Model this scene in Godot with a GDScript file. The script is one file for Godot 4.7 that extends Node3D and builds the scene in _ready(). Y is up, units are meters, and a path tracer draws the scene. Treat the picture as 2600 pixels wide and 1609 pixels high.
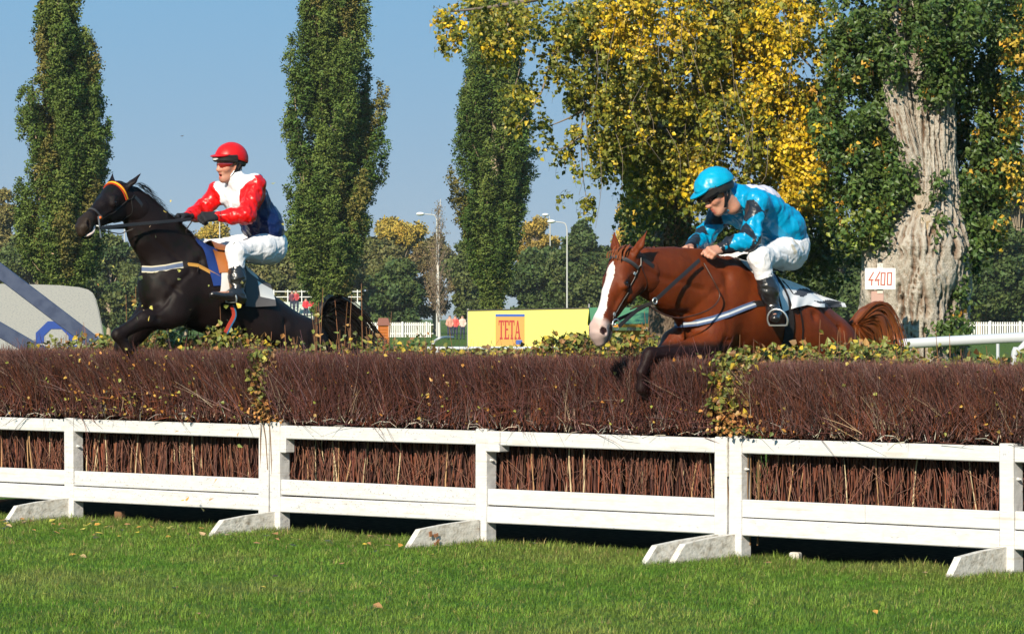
extends Node3D
# A steeplechase: two horses and riders over a birch-brush fence, poplars behind. Metres, y up, the camera looks along -z.

const FOC := 9000.0          # lens: focal length in pixels of a frame 2600 wide
const EYE := 1.6             # height of the camera
var rng := RandomNumberGenerator.new()
var used := {}

func _ready() -> void:
	var cam := Camera3D.new()
	cam.name = "camera"
	cam.position = Vector3(0, EYE, 0)
	cam.fov = rad_to_deg(2.0 * atan(804.5 / FOC))
	cam.near = 0.5
	cam.far = 3000.0
	add_child(cam)
	cam.current = true
	var env := Environment.new()
	env.background_mode = Environment.BG_SKY
	var sm := ProceduralSkyMaterial.new()
	sm.sky_top_color = Color(0.078, 0.272, 0.480).linear_to_srgb()
	sm.sky_horizon_color = Color(0.285, 0.335, 0.378).linear_to_srgb()
	sm.sky_curve = 0.055
	sm.ground_bottom_color = Color(0.06, 0.09, 0.03).linear_to_srgb()
	sm.ground_horizon_color = Color(0.2361, 0.2834, 0.2991).linear_to_srgb()
	sm.ground_curve = 0.02
	sm.sun_angle_max = 12.0
	sm.sun_curve = 0.1
	var sky := Sky.new()
	sky.sky_material = sm
	env.sky = sky
	env.tonemap_mode = Environment.TONE_MAPPER_LINEAR
	env.tonemap_exposure = 1.55
	env.sdfgi_enabled = true
	env.ssao_enabled = true
	env.ssil_enabled = true
	env.fog_enabled = true
	env.fog_light_color = Color(0.78, 0.80, 0.80)
	env.fog_density = 0.0001
	var we := WorldEnvironment.new()
	we.name = "world"
	we.environment = env
	add_child(we)
	var sun := DirectionalLight3D.new()
	sun.name = "sun"
	sun.light_energy = 1.6
	sun.light_color = Color(1.0, 0.95, 0.86)
	sun.light_angular_distance = 0.5
	sun.shadow_enabled = true
	add_child(sun)
	var az := deg_to_rad(21.0)
	var el := deg_to_rad(29.0)
	var to_sun := Vector3(-sin(az) * cos(el), sin(el), cos(az) * cos(el))
	sun.look_at_from_position(to_sun * 50.0, Vector3.ZERO, Vector3.UP)
	rng.seed = 7
	make_materials()
	build_setting()
	fur_noise.frequency = 1.0
	fur_noise.seed = 5
	build_trees()
	build_background_things()
	build_jump()
	build_riders()
	build_leaves()

# ---------------------------------------------------------------- small helpers
func at(px: float, py: float, d: float) -> Vector3:      # a place measured on the photograph, at a distance in metres
	return Vector3((px - 1300.0) / FOC * d, EYE - (py - 804.5) / FOC * d, -d)

func rf(a: float, b: float) -> float:
	return rng.randf_range(a, b)

func lin(r: float, g: float, b: float) -> Color:
	return Color(r, g, b)

func numbered(called: String) -> String:
	var n: int = used.get(called, 0)
	used[called] = n + 1
	return called if n == 0 else "%s_%03d" % [called, n]

func tag(o: Node, label := "", category := "", group := "", kind := "") -> Node:
	if label: o.set_meta("label", label)
	if category: o.set_meta("category", category)
	if group: o.set_meta("group", group)
	if kind: o.set_meta("kind", kind)
	return o

func thing(called: String, where: Vector3, turn: float, label: String, category: String, group := "") -> Node3D:
	var o := Node3D.new()
	o.name = numbered(called)
	add_child(o)
	o.position = where
	o.rotation.y = turn
	tag(o, label, category, group)
	return o

func part(called: String, mesh: Mesh, m: Material, parent: Node = null, where := Vector3.ZERO) -> MeshInstance3D:
	var o := MeshInstance3D.new()
	o.mesh = mesh
	if m: o.material_override = m
	o.position = where
	if parent == null or parent == self:
		o.name = numbered(called)
		add_child(o)
	else:
		var n := 0
		var nm := called
		while parent.has_node(nm):
			n += 1
			nm = "%s_%03d" % [called, n]
		o.name = nm
		parent.add_child(o, true)
	return o

func copy_of(o: Node3D) -> Node3D:
	var c: Node3D = o.duplicate()
	c.name = numbered(String(o.name).rstrip("_0123456789"))
	add_child(c)
	return c

func mk(c: Color, rough := 0.8, spec := 0.5, vcol := false) -> StandardMaterial3D:
	var m := StandardMaterial3D.new()
	m.albedo_color = c.linear_to_srgb()
	m.roughness = rough
	m.metallic_specular = spec
	m.vertex_color_use_as_albedo = vcol
	return m

func noise_tex(freq: float, cols: Array, offs: Array, sd := 1, size := 512, kind := FastNoiseLite.TYPE_SIMPLEX_SMOOTH, oct := 4) -> NoiseTexture2D:
	var n := FastNoiseLite.new()
	n.noise_type = kind
	n.frequency = freq
	n.seed = sd
	n.fractal_octaves = oct
	var t := NoiseTexture2D.new()
	t.width = size
	t.height = size
	t.seamless = true
	t.noise = n
	var g := Gradient.new()
	var c := PackedColorArray()
	for x in cols: c.append((x as Color).linear_to_srgb())
	g.colors = c
	g.offsets = PackedFloat32Array(offs)
	t.color_ramp = g
	return t

func bump_tex(freq: float, sd := 1, strength := 4.0, kind := FastNoiseLite.TYPE_SIMPLEX_SMOOTH, oct := 4) -> NoiseTexture2D:
	var n := FastNoiseLite.new()
	n.noise_type = kind
	n.frequency = freq
	n.seed = sd
	n.fractal_octaves = oct
	var t := NoiseTexture2D.new()
	t.width = 512
	t.height = 512
	t.seamless = true
	t.noise = n
	t.as_normal_map = true
	t.bump_strength = strength
	return t

func triplanar(m: StandardMaterial3D, scale: Vector3, world := true) -> void:
	m.uv1_triplanar = true
	m.uv1_world_triplanar = world
	m.uv1_scale = scale

# a box with chamfered edges, in a SurfaceTool
func box(st: SurfaceTool, x: Transform3D, size: Vector3, ch := 0.004) -> void:
	var h := size / 2.0
	ch = minf(ch, minf(h.x, minf(h.y, h.z)) * 0.5)
	var faces := [[Vector3.RIGHT, Vector3.UP, Vector3.BACK], [Vector3.UP, Vector3.BACK, Vector3.RIGHT], [Vector3.BACK, Vector3.RIGHT, Vector3.UP]]
	var quad := func(a: Vector3, b: Vector3, c: Vector3, d: Vector3, n: Vector3):
		if (b - a).cross(c - a).dot(n) > 0.0:
			var t := b; b = d; d = t
		var nn := (x.basis * n).normalized()
		for v in [a, b, c, a, c, d]:
			st.set_normal(nn)
			st.set_uv(Vector2((v as Vector3).x + (v as Vector3).z, (v as Vector3).y))
			st.add_vertex(x * (v as Vector3))
	for f in faces:
		for s in [-1.0, 1.0]:
			var n: Vector3 = f[0] * s
			var u: Vector3 = f[1]
			var w: Vector3 = f[2]
			var c := n * h.dot(f[0])
			var hu := h.dot(u) - ch
			var hw := h.dot(w) - ch
			quad.call(c - u * hu - w * hw, c + u * hu - w * hw, c + u * hu + w * hw, c - u * hu + w * hw, n)
			for s2 in [-1.0, 1.0]:      # chamfer between this face and the next axis
				var n2: Vector3 = u * s2
				var e1: Vector3 = n * h.dot(f[0]) + n2 * (h.dot(u) - ch)
				var e2: Vector3 = n * (h.dot(f[0]) - ch) + n2 * h.dot(u)
				quad.call(e1 - w * hw, e1 + w * hw, e2 + w * hw, e2 - w * hw, (n + n2).normalized())
	if ch > 0.0:
		for sx in [-1.0, 1.0]:
			for sy in [-1.0, 1.0]:
				for sz in [-1.0, 1.0]:
					var s3 := Vector3(sx, sy, sz)
					var a := Vector3(h.x, h.y - ch, h.z - ch) * s3
					var b := Vector3(h.x - ch, h.y, h.z - ch) * s3
					var c3 := Vector3(h.x - ch, h.y - ch, h.z) * s3
					if (b - a).cross(c3 - a).dot(s3) > 0.0:
						var t2 := b; b = c3; c3 = t2
					for v in [a, b, c3]:
						st.set_normal((x.basis * s3).normalized())
						st.set_uv(Vector2.ZERO)
						st.add_vertex(x * (v as Vector3))

func box_mesh(size: Vector3, ch := 0.004, x := Transform3D()) -> ArrayMesh:
	var st := SurfaceTool.new()
	st.begin(Mesh.PRIMITIVE_TRIANGLES)
	box(st, x, size, ch)
	return st.commit()

func spline(p: Array, n: int) -> PackedVector3Array:      # Catmull-Rom through the points
	var out := PackedVector3Array()
	var m := p.size()
	for i in m - 1:
		var a: Vector3 = p[maxi(i - 1, 0)]
		var b: Vector3 = p[i]
		var c: Vector3 = p[i + 1]
		var d: Vector3 = p[mini(i + 2, m - 1)]
		for k in n:
			out.append(b.cubic_interpolate(c, a, d, float(k) / n))
	out.append(p[m - 1])
	return out

# a tube of changing radius along points; colour per vertex
func tube(st: SurfaceTool, p: PackedVector3Array, r0: float, r1: float, sides := 6, col := Color.WHITE, mid := -1.0) -> void:
	var m := p.size()
	var up := Vector3.UP if absf((p[m - 1] - p[0]).normalized().y) < 0.9 else Vector3.RIGHT
	var rings := []
	for i in m:
		var d := (p[mini(i + 1, m - 1)] - p[maxi(i - 1, 0)]).normalized()
		var u := d.cross(up).normalized()
		var v := d.cross(u)
		up = -v if v.dot(up) < 0.0 else v
		var f := float(i) / (m - 1)
		var r := lerpf(r0, r1, f) if mid < 0.0 else (lerpf(r0, mid, f * 2.0) if f < 0.5 else lerpf(mid, r1, f * 2.0 - 1.0))
		var ring := []
		for k in sides:
			var a := TAU * k / sides
			var n := u * cos(a) + v * sin(a)
			ring.append([p[i] + n * r, n])
		rings.append(ring)
	for i in m - 1:
		for k in sides:
			var k2 := (k + 1) % sides
			tri(st, rings[i][k], rings[i + 1][k], rings[i + 1][k2], col)
			tri(st, rings[i][k], rings[i + 1][k2], rings[i][k2], col)
	for e in [0, m - 1]:
		if (r0 if e == 0 else r1) < 0.002: continue
		var d := (p[0] - p[1]).normalized() if e == 0 else (p[m - 1] - p[m - 2]).normalized()
		for k in range(1, sides - 1):
			tri(st, [rings[e][0][0], d], [rings[e][k][0], d], [rings[e][k + 1][0], d], col)

# a flat strap (rectangular section) along points; out gives for each point the outward direction
func strap(st: SurfaceTool, p: PackedVector3Array, out: PackedVector3Array, w: float, t: float, cols := [Color.WHITE]) -> void:
	var m := p.size()
	var nb := cols.size()
	var secs := []
	for i in m:
		var d := (p[mini(i + 1, m - 1)] - p[maxi(i - 1, 0)]).normalized()
		var o := (out[i] - d * out[i].dot(d)).normalized()
		var s := d.cross(o).normalized()
		var sec := []
		for b in nb + 1:
			sec.append(p[i] + s * (w * (float(b) / nb - 0.5)) + o * t * (1.0 if b > 0 and b < nb else 0.75))
		secs.append([sec, p[i] + s * w * 0.5, p[i] - s * w * 0.5, o, s])
	for i in m - 1:
		var a: Array = secs[i]
		var b2: Array = secs[i + 1]
		for b in nb:
			_quad(st, a[0][b], b2[0][b], b2[0][b + 1], a[0][b + 1], a[3], cols[b])
		_quad(st, a[0][nb], b2[0][nb], b2[1], a[1], a[4], cols[nb - 1])
		_quad(st, a[2], b2[2], b2[0][0], a[0][0], -a[4], cols[0])
		_quad(st, a[1], b2[1], b2[2], a[2], -a[3], cols[0])

func _quad(st: SurfaceTool, a: Vector3, b: Vector3, c: Vector3, d: Vector3, n: Vector3, col: Color) -> void:
	tri(st, [a, n], [b, n], [c, n], col)
	tri(st, [a, n], [c, n], [d, n], col)

func tri(st: SurfaceTool, a: Array, b: Array, c: Array, col: Color) -> void:      # [place, normal] each; turned so that its front is on the normals' side
	var l := [a, b, c]
	if ((b[0] as Vector3) - a[0]).cross((c[0] as Vector3) - a[0]).dot(a[1] + b[1] + c[1]) > 0.0: l = [a, c, b]
	for q in l:
		st.set_color(col)
		st.set_normal(q[1])
		st.set_uv(Vector2.ZERO)
		st.add_vertex(q[0])

func ribbon(st: SurfaceTool, p: PackedVector3Array, w0: float, w1: float, side: Vector3, col: Color, col2: Color) -> void:
	var m := p.size()
	var l := []
	for i in m:
		var d := (p[mini(i + 1, m - 1)] - p[maxi(i - 1, 0)]).normalized()
		var s := side - d * side.dot(d)
		s = s.normalized()
		var f := float(i) / (m - 1)
		var w := lerpf(w0, w1, f * f)
		l.append([p[i] - s * w, p[i] + s * w, d.cross(s), col.lerp(col2, f)])
	for i in m - 1:
		var a: Array = l[i]
		var b: Array = l[i + 1]
		tri(st, [a[0], a[2]], [b[0], b[2]], [b[1], b[2]], a[3])
		tri(st, [a[0], a[2]], [b[1], b[2]], [a[1], a[2]], a[3])

func begin() -> SurfaceTool:
	var st := SurfaceTool.new()
	st.begin(Mesh.PRIMITIVE_TRIANGLES)
	return st

# many copies of a small mesh as one object: rows of 16 floats (3x4 transform, colour)
func scatter(called: String, mesh: Mesh, m: Material, rows: PackedFloat32Array, parent: Node = null) -> MultiMeshInstance3D:
	var mm := MultiMesh.new()
	mm.transform_format = MultiMesh.TRANSFORM_3D
	mm.use_colors = true
	mm.mesh = mesh
	mm.instance_count = rows.size() / 16
	mm.buffer = rows
	var o := MultiMeshInstance3D.new()
	o.multimesh = mm
	o.material_override = m
	if parent == null:
		o.name = numbered(called)
		add_child(o)
	else:
		o.name = called
		parent.add_child(o, true)
	o.set_meta("kind", "stuff")
	return o

func row(rows: PackedFloat32Array, b: Basis, p: Vector3, c: Color) -> void:
	rows.append_array(PackedFloat32Array([b.x.x, b.y.x, b.z.x, p.x, b.x.y, b.y.y, b.z.y, p.y, b.x.z, b.y.z, b.z.z, p.z, c.r, c.g, c.b, 1.0]))

func rand_dir() -> Vector3:
	var z := rf(-1, 1)
	var a := rf(0, TAU)
	var r := sqrt(1.0 - z * z)
	return Vector3(r * cos(a), z, r * sin(a))

func rand_basis(s: float) -> Basis:
	return Basis(rand_dir(), rf(0, TAU)).scaled(Vector3(s, s, s))

func vary(c: Color, v: float) -> Color:
	var k := rf(1.0 - v, 1.0 + v)
	return Color(c.r * k * rf(1 - v * 0.4, 1 + v * 0.4), c.g * k, c.b * k * rf(1 - v * 0.4, 1 + v * 0.4))

# ---------------------------------------------------------------- a smooth solid from bones: field on a grid, meshed as surface nets
class Field:
	var o: Vector3
	var c: float
	var nx: int
	var ny: int
	var nz: int
	var a: PackedFloat32Array
	var lo := Vector3(1e9, 1e9, 1e9)
	var hi := Vector3(-1e9, -1e9, -1e9)
	var todo := []
	func _init(cell: float):
		c = cell
	# bone from p to q with radii r0, r1; k = sharpness of the blend; along w it is scaled by s
	func bone(p: Vector3, q: Vector3, r0: float, r1: float, k := 40.0, w := Vector3.ZERO, s := 1.0, carve := false) -> void:
		todo.append([p, q, r0, r1, k, w, s, carve])
		if carve: return
		var rm := maxf(r0, r1) * maxf(1.0, s) + 3.0 / k * 0.5 + c * 2.0
		lo = lo.min(p - Vector3.ONE * rm).min(q - Vector3.ONE * rm)
		hi = hi.max(p + Vector3.ONE * rm).max(q + Vector3.ONE * rm)
	func ball(p: Vector3, r: float, k := 40.0, w := Vector3.ZERO, s := 1.0, carve := false) -> void:
		bone(p, p + Vector3(0.0001, 0, 0), r, r, k, w, s, carve)
	func fill() -> void:
		o = lo
		nx = int((hi.x - lo.x) / c) + 2
		ny = int((hi.y - lo.y) / c) + 2
		nz = int((hi.z - lo.z) / c) + 2
		a.resize(nx * ny * nz)
		for t in todo:
			_fill(t[0], t[1], t[2], t[3], t[4], t[5], t[6], t[7])
	func _fill(p: Vector3, q: Vector3, r0: float, r1: float, k: float, w: Vector3, s: float, carve: bool) -> void:
		var m := 3.2 / k
		var rx := maxf(r0, r1) + m
		var ext := Vector3.ONE * rx
		if w != Vector3.ZERO:
			ext = Vector3.ONE * rx * maxf(1.0, s)
			if s < 1.0:
				var aw := w.abs()
				if maxf(aw.x, maxf(aw.y, aw.z)) > 0.99:
					ext = Vector3.ONE * rx - aw * rx * (1.0 - s)
		var l := ((p.min(q) - ext - o) / c).floor()
		var h := ((p.max(q) + ext - o) / c).ceil()
		var x0 := maxi(int(l.x), 0)
		var y0 := maxi(int(l.y), 0)
		var z0 := maxi(int(l.z), 0)
		var x1 := mini(int(h.x), nx - 1)
		var y1 := mini(int(h.y), ny - 1)
		var z1 := mini(int(h.z), nz - 1)
		var g := 1.0 / s - 1.0
		var d := q - p
		var dd := d + w * (d.dot(w) * g)
		var il := 1.0 / maxf(dd.length_squared(), 1e-9)
		var dr := r1 - r0
		var step := Vector3(c, 0, 0)
		step += w * (step.dot(w) * g)
		for z in range(z0, z1 + 1):
			for y in range(y0, y1 + 1):
				var i := (z * ny + y) * nx + x0
				var v := Vector3(o.x + x0 * c, o.y + y * c, o.z + z * c) - p
				v += w * (v.dot(w) * g)
				for x in range(x0, x1 + 1):
					var t := clampf(v.dot(dd) * il, 0.0, 1.0)
					var e := (r0 + dr * t - (v - dd * t).length()) * k
					if carve:
						if e > -6.0: a[i] = minf(a[i], exp(-maxf(e, -12.0)))
					elif e > -3.2:
						a[i] += exp(minf(e, 14.0))
					i += 1
					v += step
	func value(p: Vector3) -> float:
		var q := (p - o) / c
		var x := int(q.x + 0.5)
		var y := int(q.y + 0.5)
		var z := int(q.z + 0.5)
		if x < 0 or y < 0 or z < 0 or x >= nx or y >= ny or z >= nz: return 0.0
		return a[(z * ny + y) * nx + x]
	func value3(p: Vector3) -> float:      # log of the field, interpolated
		var q := (p - o) / c
		var x := int(floor(q.x))
		var y := int(floor(q.y))
		var z := int(floor(q.z))
		if x < 0 or y < 0 or z < 0 or x >= nx - 1 or y >= ny - 1 or z >= nz - 1: return -12.0
		var f := q - Vector3(x, y, z)
		var i := (z * ny + y) * nx + x
		var k := nx * ny
		var s0 := lerpf(lerpf(_l(i), _l(i + 1), f.x), lerpf(_l(i + nx), _l(i + nx + 1), f.x), f.y)
		i += k
		var s1 := lerpf(lerpf(_l(i), _l(i + 1), f.x), lerpf(_l(i + nx), _l(i + nx + 1), f.x), f.y)
		return lerpf(s0, s1, f.z)
	func _l(i: int) -> float:
		return log(maxf(a[i], 6e-6))
	# first surface point on the way from p to q
	func snap(p: Vector3, q: Vector3) -> Vector3:
		var n := int((q - p).length() / (c * 0.5)) + 1
		var before := p
		for i in n + 1:
			var x := p.lerp(q, float(i) / n)
			if value3(x) > 0.0:
				var l := before
				var h := x
				for k in 5:
					var m := (l + h) * 0.5
					if value3(m) > 0.0: h = m
					else: l = m
				return l
			before = x
		return q
	func mesh() -> Array:      # [vertices, normals, indices]
		var V := PackedVector3Array()
		var idx := PackedInt32Array()
		var vid := PackedInt32Array()
		vid.resize(nx * ny * nz)
		var k := nx * ny
		for z in nz - 1:
			for y in ny - 1:
				var i := (z * ny + y) * nx
				var prev := int(a[i] > 1.0) | int(a[i + nx] > 1.0) << 1 | int(a[i + k] > 1.0) << 2 | int(a[i + k + nx] > 1.0) << 3
				for x in nx - 1:
					var cur := int(a[i + 1] > 1.0) | int(a[i + 1 + nx] > 1.0) << 1 | int(a[i + 1 + k] > 1.0) << 2 | int(a[i + 1 + k + nx] > 1.0) << 3
					var mask := prev | cur << 4
					if mask != 0 and mask != 255:
						var f := [_l(i), _l(i + nx), _l(i + k), _l(i + k + nx), _l(i + 1), _l(i + 1 + nx), _l(i + 1 + k), _l(i + 1 + k + nx)]
						var s := Vector3.ZERO
						var n := 0
						for e in EDGES:
							var fa: float = f[e[0]]
							var fb: float = f[e[1]]
							if (fa > 0.0) != (fb > 0.0):
								var t := fa / (fa - fb)
								s += (e[2] as Vector3).lerp(e[3], t)
								n += 1
						vid[i] = V.size()
						V.append(o + (Vector3(x, y, z) + s / n) * c)
					prev = cur
					i += 1
		for z in range(1, nz - 1):
			for y in range(1, ny - 1):
				var i := (z * ny + y) * nx + 1
				for x in range(1, nx - 1):
					var here := a[i] > 1.0
					if here != (a[i + 1] > 1.0):
						_q(idx, vid[i - nx - k], vid[i - k], vid[i], vid[i - nx], here)
					if here != (a[i + nx] > 1.0):
						_q(idx, vid[i - 1 - k], vid[i - 1], vid[i], vid[i - k], here)
					if here != (a[i + k] > 1.0):
						_q(idx, vid[i - 1 - nx], vid[i - nx], vid[i], vid[i - 1], here)
					i += 1
		return [V, normals(V, idx), idx]
	func _q(idx: PackedInt32Array, p: int, q: int, r: int, s: int, flip: bool) -> void:
		if flip: idx.append_array(PackedInt32Array([p, r, q, p, s, r]))
		else: idx.append_array(PackedInt32Array([p, q, r, p, r, s]))
	static func normals(V: PackedVector3Array, idx: PackedInt32Array) -> PackedVector3Array:
		var N := PackedVector3Array()
		N.resize(V.size())
		for i in range(0, idx.size(), 3):
			var n := (V[idx[i + 2]] - V[idx[i]]).cross(V[idx[i + 1]] - V[idx[i]])
			N[idx[i]] += n
			N[idx[i + 1]] += n
			N[idx[i + 2]] += n
		for i in N.size(): N[i] = N[i].normalized()
		return N
	const EDGES := [
		[0, 1, Vector3(0, 0, 0), Vector3(0, 1, 0)], [2, 3, Vector3(0, 0, 1), Vector3(0, 1, 1)], [4, 5, Vector3(1, 0, 0), Vector3(1, 1, 0)], [6, 7, Vector3(1, 0, 1), Vector3(1, 1, 1)],
		[0, 2, Vector3(0, 0, 0), Vector3(0, 0, 1)], [1, 3, Vector3(0, 1, 0), Vector3(0, 1, 1)], [4, 6, Vector3(1, 0, 0), Vector3(1, 0, 1)], [5, 7, Vector3(1, 1, 0), Vector3(1, 1, 1)],
		[0, 4, Vector3(0, 0, 0), Vector3(1, 0, 0)], [1, 5, Vector3(0, 1, 0), Vector3(1, 1, 0)], [2, 6, Vector3(0, 0, 1), Vector3(1, 0, 1)], [3, 7, Vector3(0, 1, 1), Vector3(1, 1, 1)]]

# joins meshed fields into one mesh; paint gives each vertex its colour, shift moves it along its normal
func solid(meshed: Array, paint: Callable, shift = null) -> ArrayMesh:
	var V := PackedVector3Array()
	var N := PackedVector3Array()
	var I := PackedInt32Array()
	var C := PackedColorArray()
	for m in meshed:
		var v: PackedVector3Array = m[0]
		var n: PackedVector3Array = m[1]
		if shift != null:
			for i in v.size(): v[i] += n[i] * float(shift.call(v[i], n[i]))
			n = Field.normals(v, m[2])
		var base := V.size()
		V.append_array(v)
		N.append_array(n)
		for i in v.size(): C.append(paint.call(v[i], n[i]))
		for i in m[2]: I.append(i + base)
	var arr := []
	arr.resize(Mesh.ARRAY_MAX)
	arr[Mesh.ARRAY_VERTEX] = V
	arr[Mesh.ARRAY_NORMAL] = N
	arr[Mesh.ARRAY_COLOR] = C
	arr[Mesh.ARRAY_INDEX] = I
	var am := ArrayMesh.new()
	am.add_surface_from_arrays(Mesh.PRIMITIVE_TRIANGLES, arr)
	return am

# photograph measurements turned into metres in a rider's or horse's own axes: x forward, y up, z to its right
class Rig:
	var x0: float
	var z0: float
	var th: float
	func _init(px: float, d: float, heading_deg: float):
		x0 = (px - 1300.0) / 9000.0 * d
		z0 = -d
		th = deg_to_rad(heading_deg)
	func p(px: float, py: float, left := 0.0) -> Vector3:
		var u := (px - 1300.0) / 9000.0
		var hx := -cos(th)
		var hz := sin(th)
		var lx := sin(th)
		var lz := cos(th)
		var X := (-u * z0 - u * left * lz - x0 - left * lx) / (hx + u * hz)
		var d := -(z0 + X * hz + left * lz)
		return Vector3(X, 1.6 - (py - 804.5) / 9000.0 * d, -left)
	func base() -> Vector3:
		return Vector3(x0, 0, z0)
	func turn() -> float:
		return PI + th

# ---------------------------------------------------------------- materials
var M := {}

# brushed white paint: grain along the board, streaks of dirt, specks of dirt and painted shadows of flying bits
func paint_image(base: Color, specks: int, dirt: float, sd: int) -> ImageTexture:
	var keep := rng.state
	rng.seed = sd
	var n := FastNoiseLite.new()
	n.seed = sd
	n.frequency = 0.012
	n.fractal_octaves = 4
	var im := Image.create(512, 512, false, Image.FORMAT_RGB8)
	var flat := base.linear_to_srgb()
	for y in 512:
		for x in 512:
			var g := n.get_noise_2d(x * 0.30, y * 5.0)
			var m := n.get_noise_2d(x * 1.1 + 900.0, y * 1.4)
			var f := n.get_noise_2d(x * 0.8, y * 26.0 + 300.0)
			var v := 1.0 + 0.035 * g + 0.05 * m + 0.04 * f
			var c := flat * v
			var s := clampf((m - 0.22) * 3.0, 0.0, 1.0) * dirt
			c = c.lerp(Color(0.60, 0.54, 0.47), s * 0.6)
			if g > 0.42 and dirt > 0.0: c = c.lerp(Color(0.62, 0.57, 0.50), 0.35)
			im.set_pixel(x, y, c)
	for i in specks:
		var x := rng.randi() % 512
		var y := rng.randi() % 512
		var a := rf(0, PI)
		var l := rf(1.0, 6.0)
		var col := Color(0.34, 0.38, 0.52).lerp(Color(0.40, 0.36, 0.34), rf(0, 1))  # blue end paints cast shadows of flying bits, brown end dirt
		for k in int(l * 3.0):
			var p := Vector2(x, y) + Vector2(cos(a), sin(a)) * (k / 3.0) + Vector2(rf(-0.7, 0.7), rf(-0.7, 0.7))
			im.set_pixel(posmod(int(p.x), 512), posmod(int(p.y), 512), col)
	rng.state = keep
	return ImageTexture.create_from_image(im)

func make_materials() -> void:
	var white := mk(Color(1, 1, 1), 0.55, 0.4)
	white.albedo_texture = paint_image(Color(0.5494, 0.5494, 0.5535), 30, 0.4, 3)
	triplanar(white, Vector3(0.85, 0.85, 0.85))
	white.normal_enabled = true
	white.normal_texture = bump_tex(0.02, 5, 6.0)
	white.normal_scale = 0.35
	var shadow_dirt: StandardMaterial3D = white.duplicate()
	shadow_dirt.albedo_texture = paint_image(Color(0.5494, 0.5478, 0.5494), 520, 0.4, 4)  # heavily specked: debris shadows put into the paint, with dirt
	M.shadow_dirt = shadow_dirt
	M.white = white
	var dirty := mk(Color(1, 1, 1), 0.7, 0.3)
	dirty.albedo_texture = noise_tex(0.02, [Color(0.246, 0.1968, 0.1476), Color(0.50, 0.47, 0.42), Color(0.58, 0.56, 0.52), Color(0.62, 0.605, 0.57)], [0.1, 0.35, 0.55, 1.0], 9)
	triplanar(dirty, Vector3(1.4, 1.4, 1.4))
	dirty.normal_enabled = true
	dirty.normal_texture = bump_tex(0.03, 8, 8.0)
	dirty.normal_scale = 0.4
	M.dirty = dirty
	M.flake = mk(Color(0.30, 0.13, 0.06), 0.9)
	M.peg = mk(Color(0.16, 0.08, 0.04), 0.9)
	M.metal = mk(Color(0.55, 0.55, 0.54), 0.35)
	M.metal.metallic = 0.9
	M.grass = mk(Color(1, 1, 1), 0.55, 0.35, true)
	M.grass.backlight_enabled = true
	M.grass.backlight = Color(0.5, 0.5, 0.5)
	M.leaf = mk(Color(1, 1, 1), 0.5, 0.45, true)
	M.leaf.backlight_enabled = true
	M.leaf.backlight = Color(0.42, 0.42, 0.42)
	M.far_leaf = mk(Color(1, 1, 1), 0.6, 0.3, true)
	M.far_leaf.backlight_enabled = true
	M.far_leaf.backlight = Color(0.22, 0.22, 0.22)
	M.twig = mk(Color(1, 1, 1), 0.75, 0.25, true)
	M.hair = mk(Color(1, 1, 1), 0.5, 0.32, true)
	M.bark_far = mk(Color(0.30, 0.24, 0.17), 0.9)
	M.bark_pale = mk(Color(0.42, 0.33, 0.23), 0.9)
	M.paint = mk(Color(1, 1, 1), 0.5, 0.4, true)
	M.sticks = []
	for c in [Color(0.165, 0.062, 0.040), Color(0.125, 0.052, 0.037), Color(0.20, 0.085, 0.052), Color(0.09, 0.040, 0.032), Color(0.56, 0.44, 0.27), Color(0.40, 0.24, 0.12)]:
		var m := mk(Color(1, 1, 1), 0.65, 0.35)
		m.albedo_texture = noise_tex(0.03, [c * 0.55, c, c * 1.25], [0.2, 0.5, 0.9], 21, 128)
		triplanar(m, Vector3(6, 2, 6))
		M.sticks.append(m)

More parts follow.
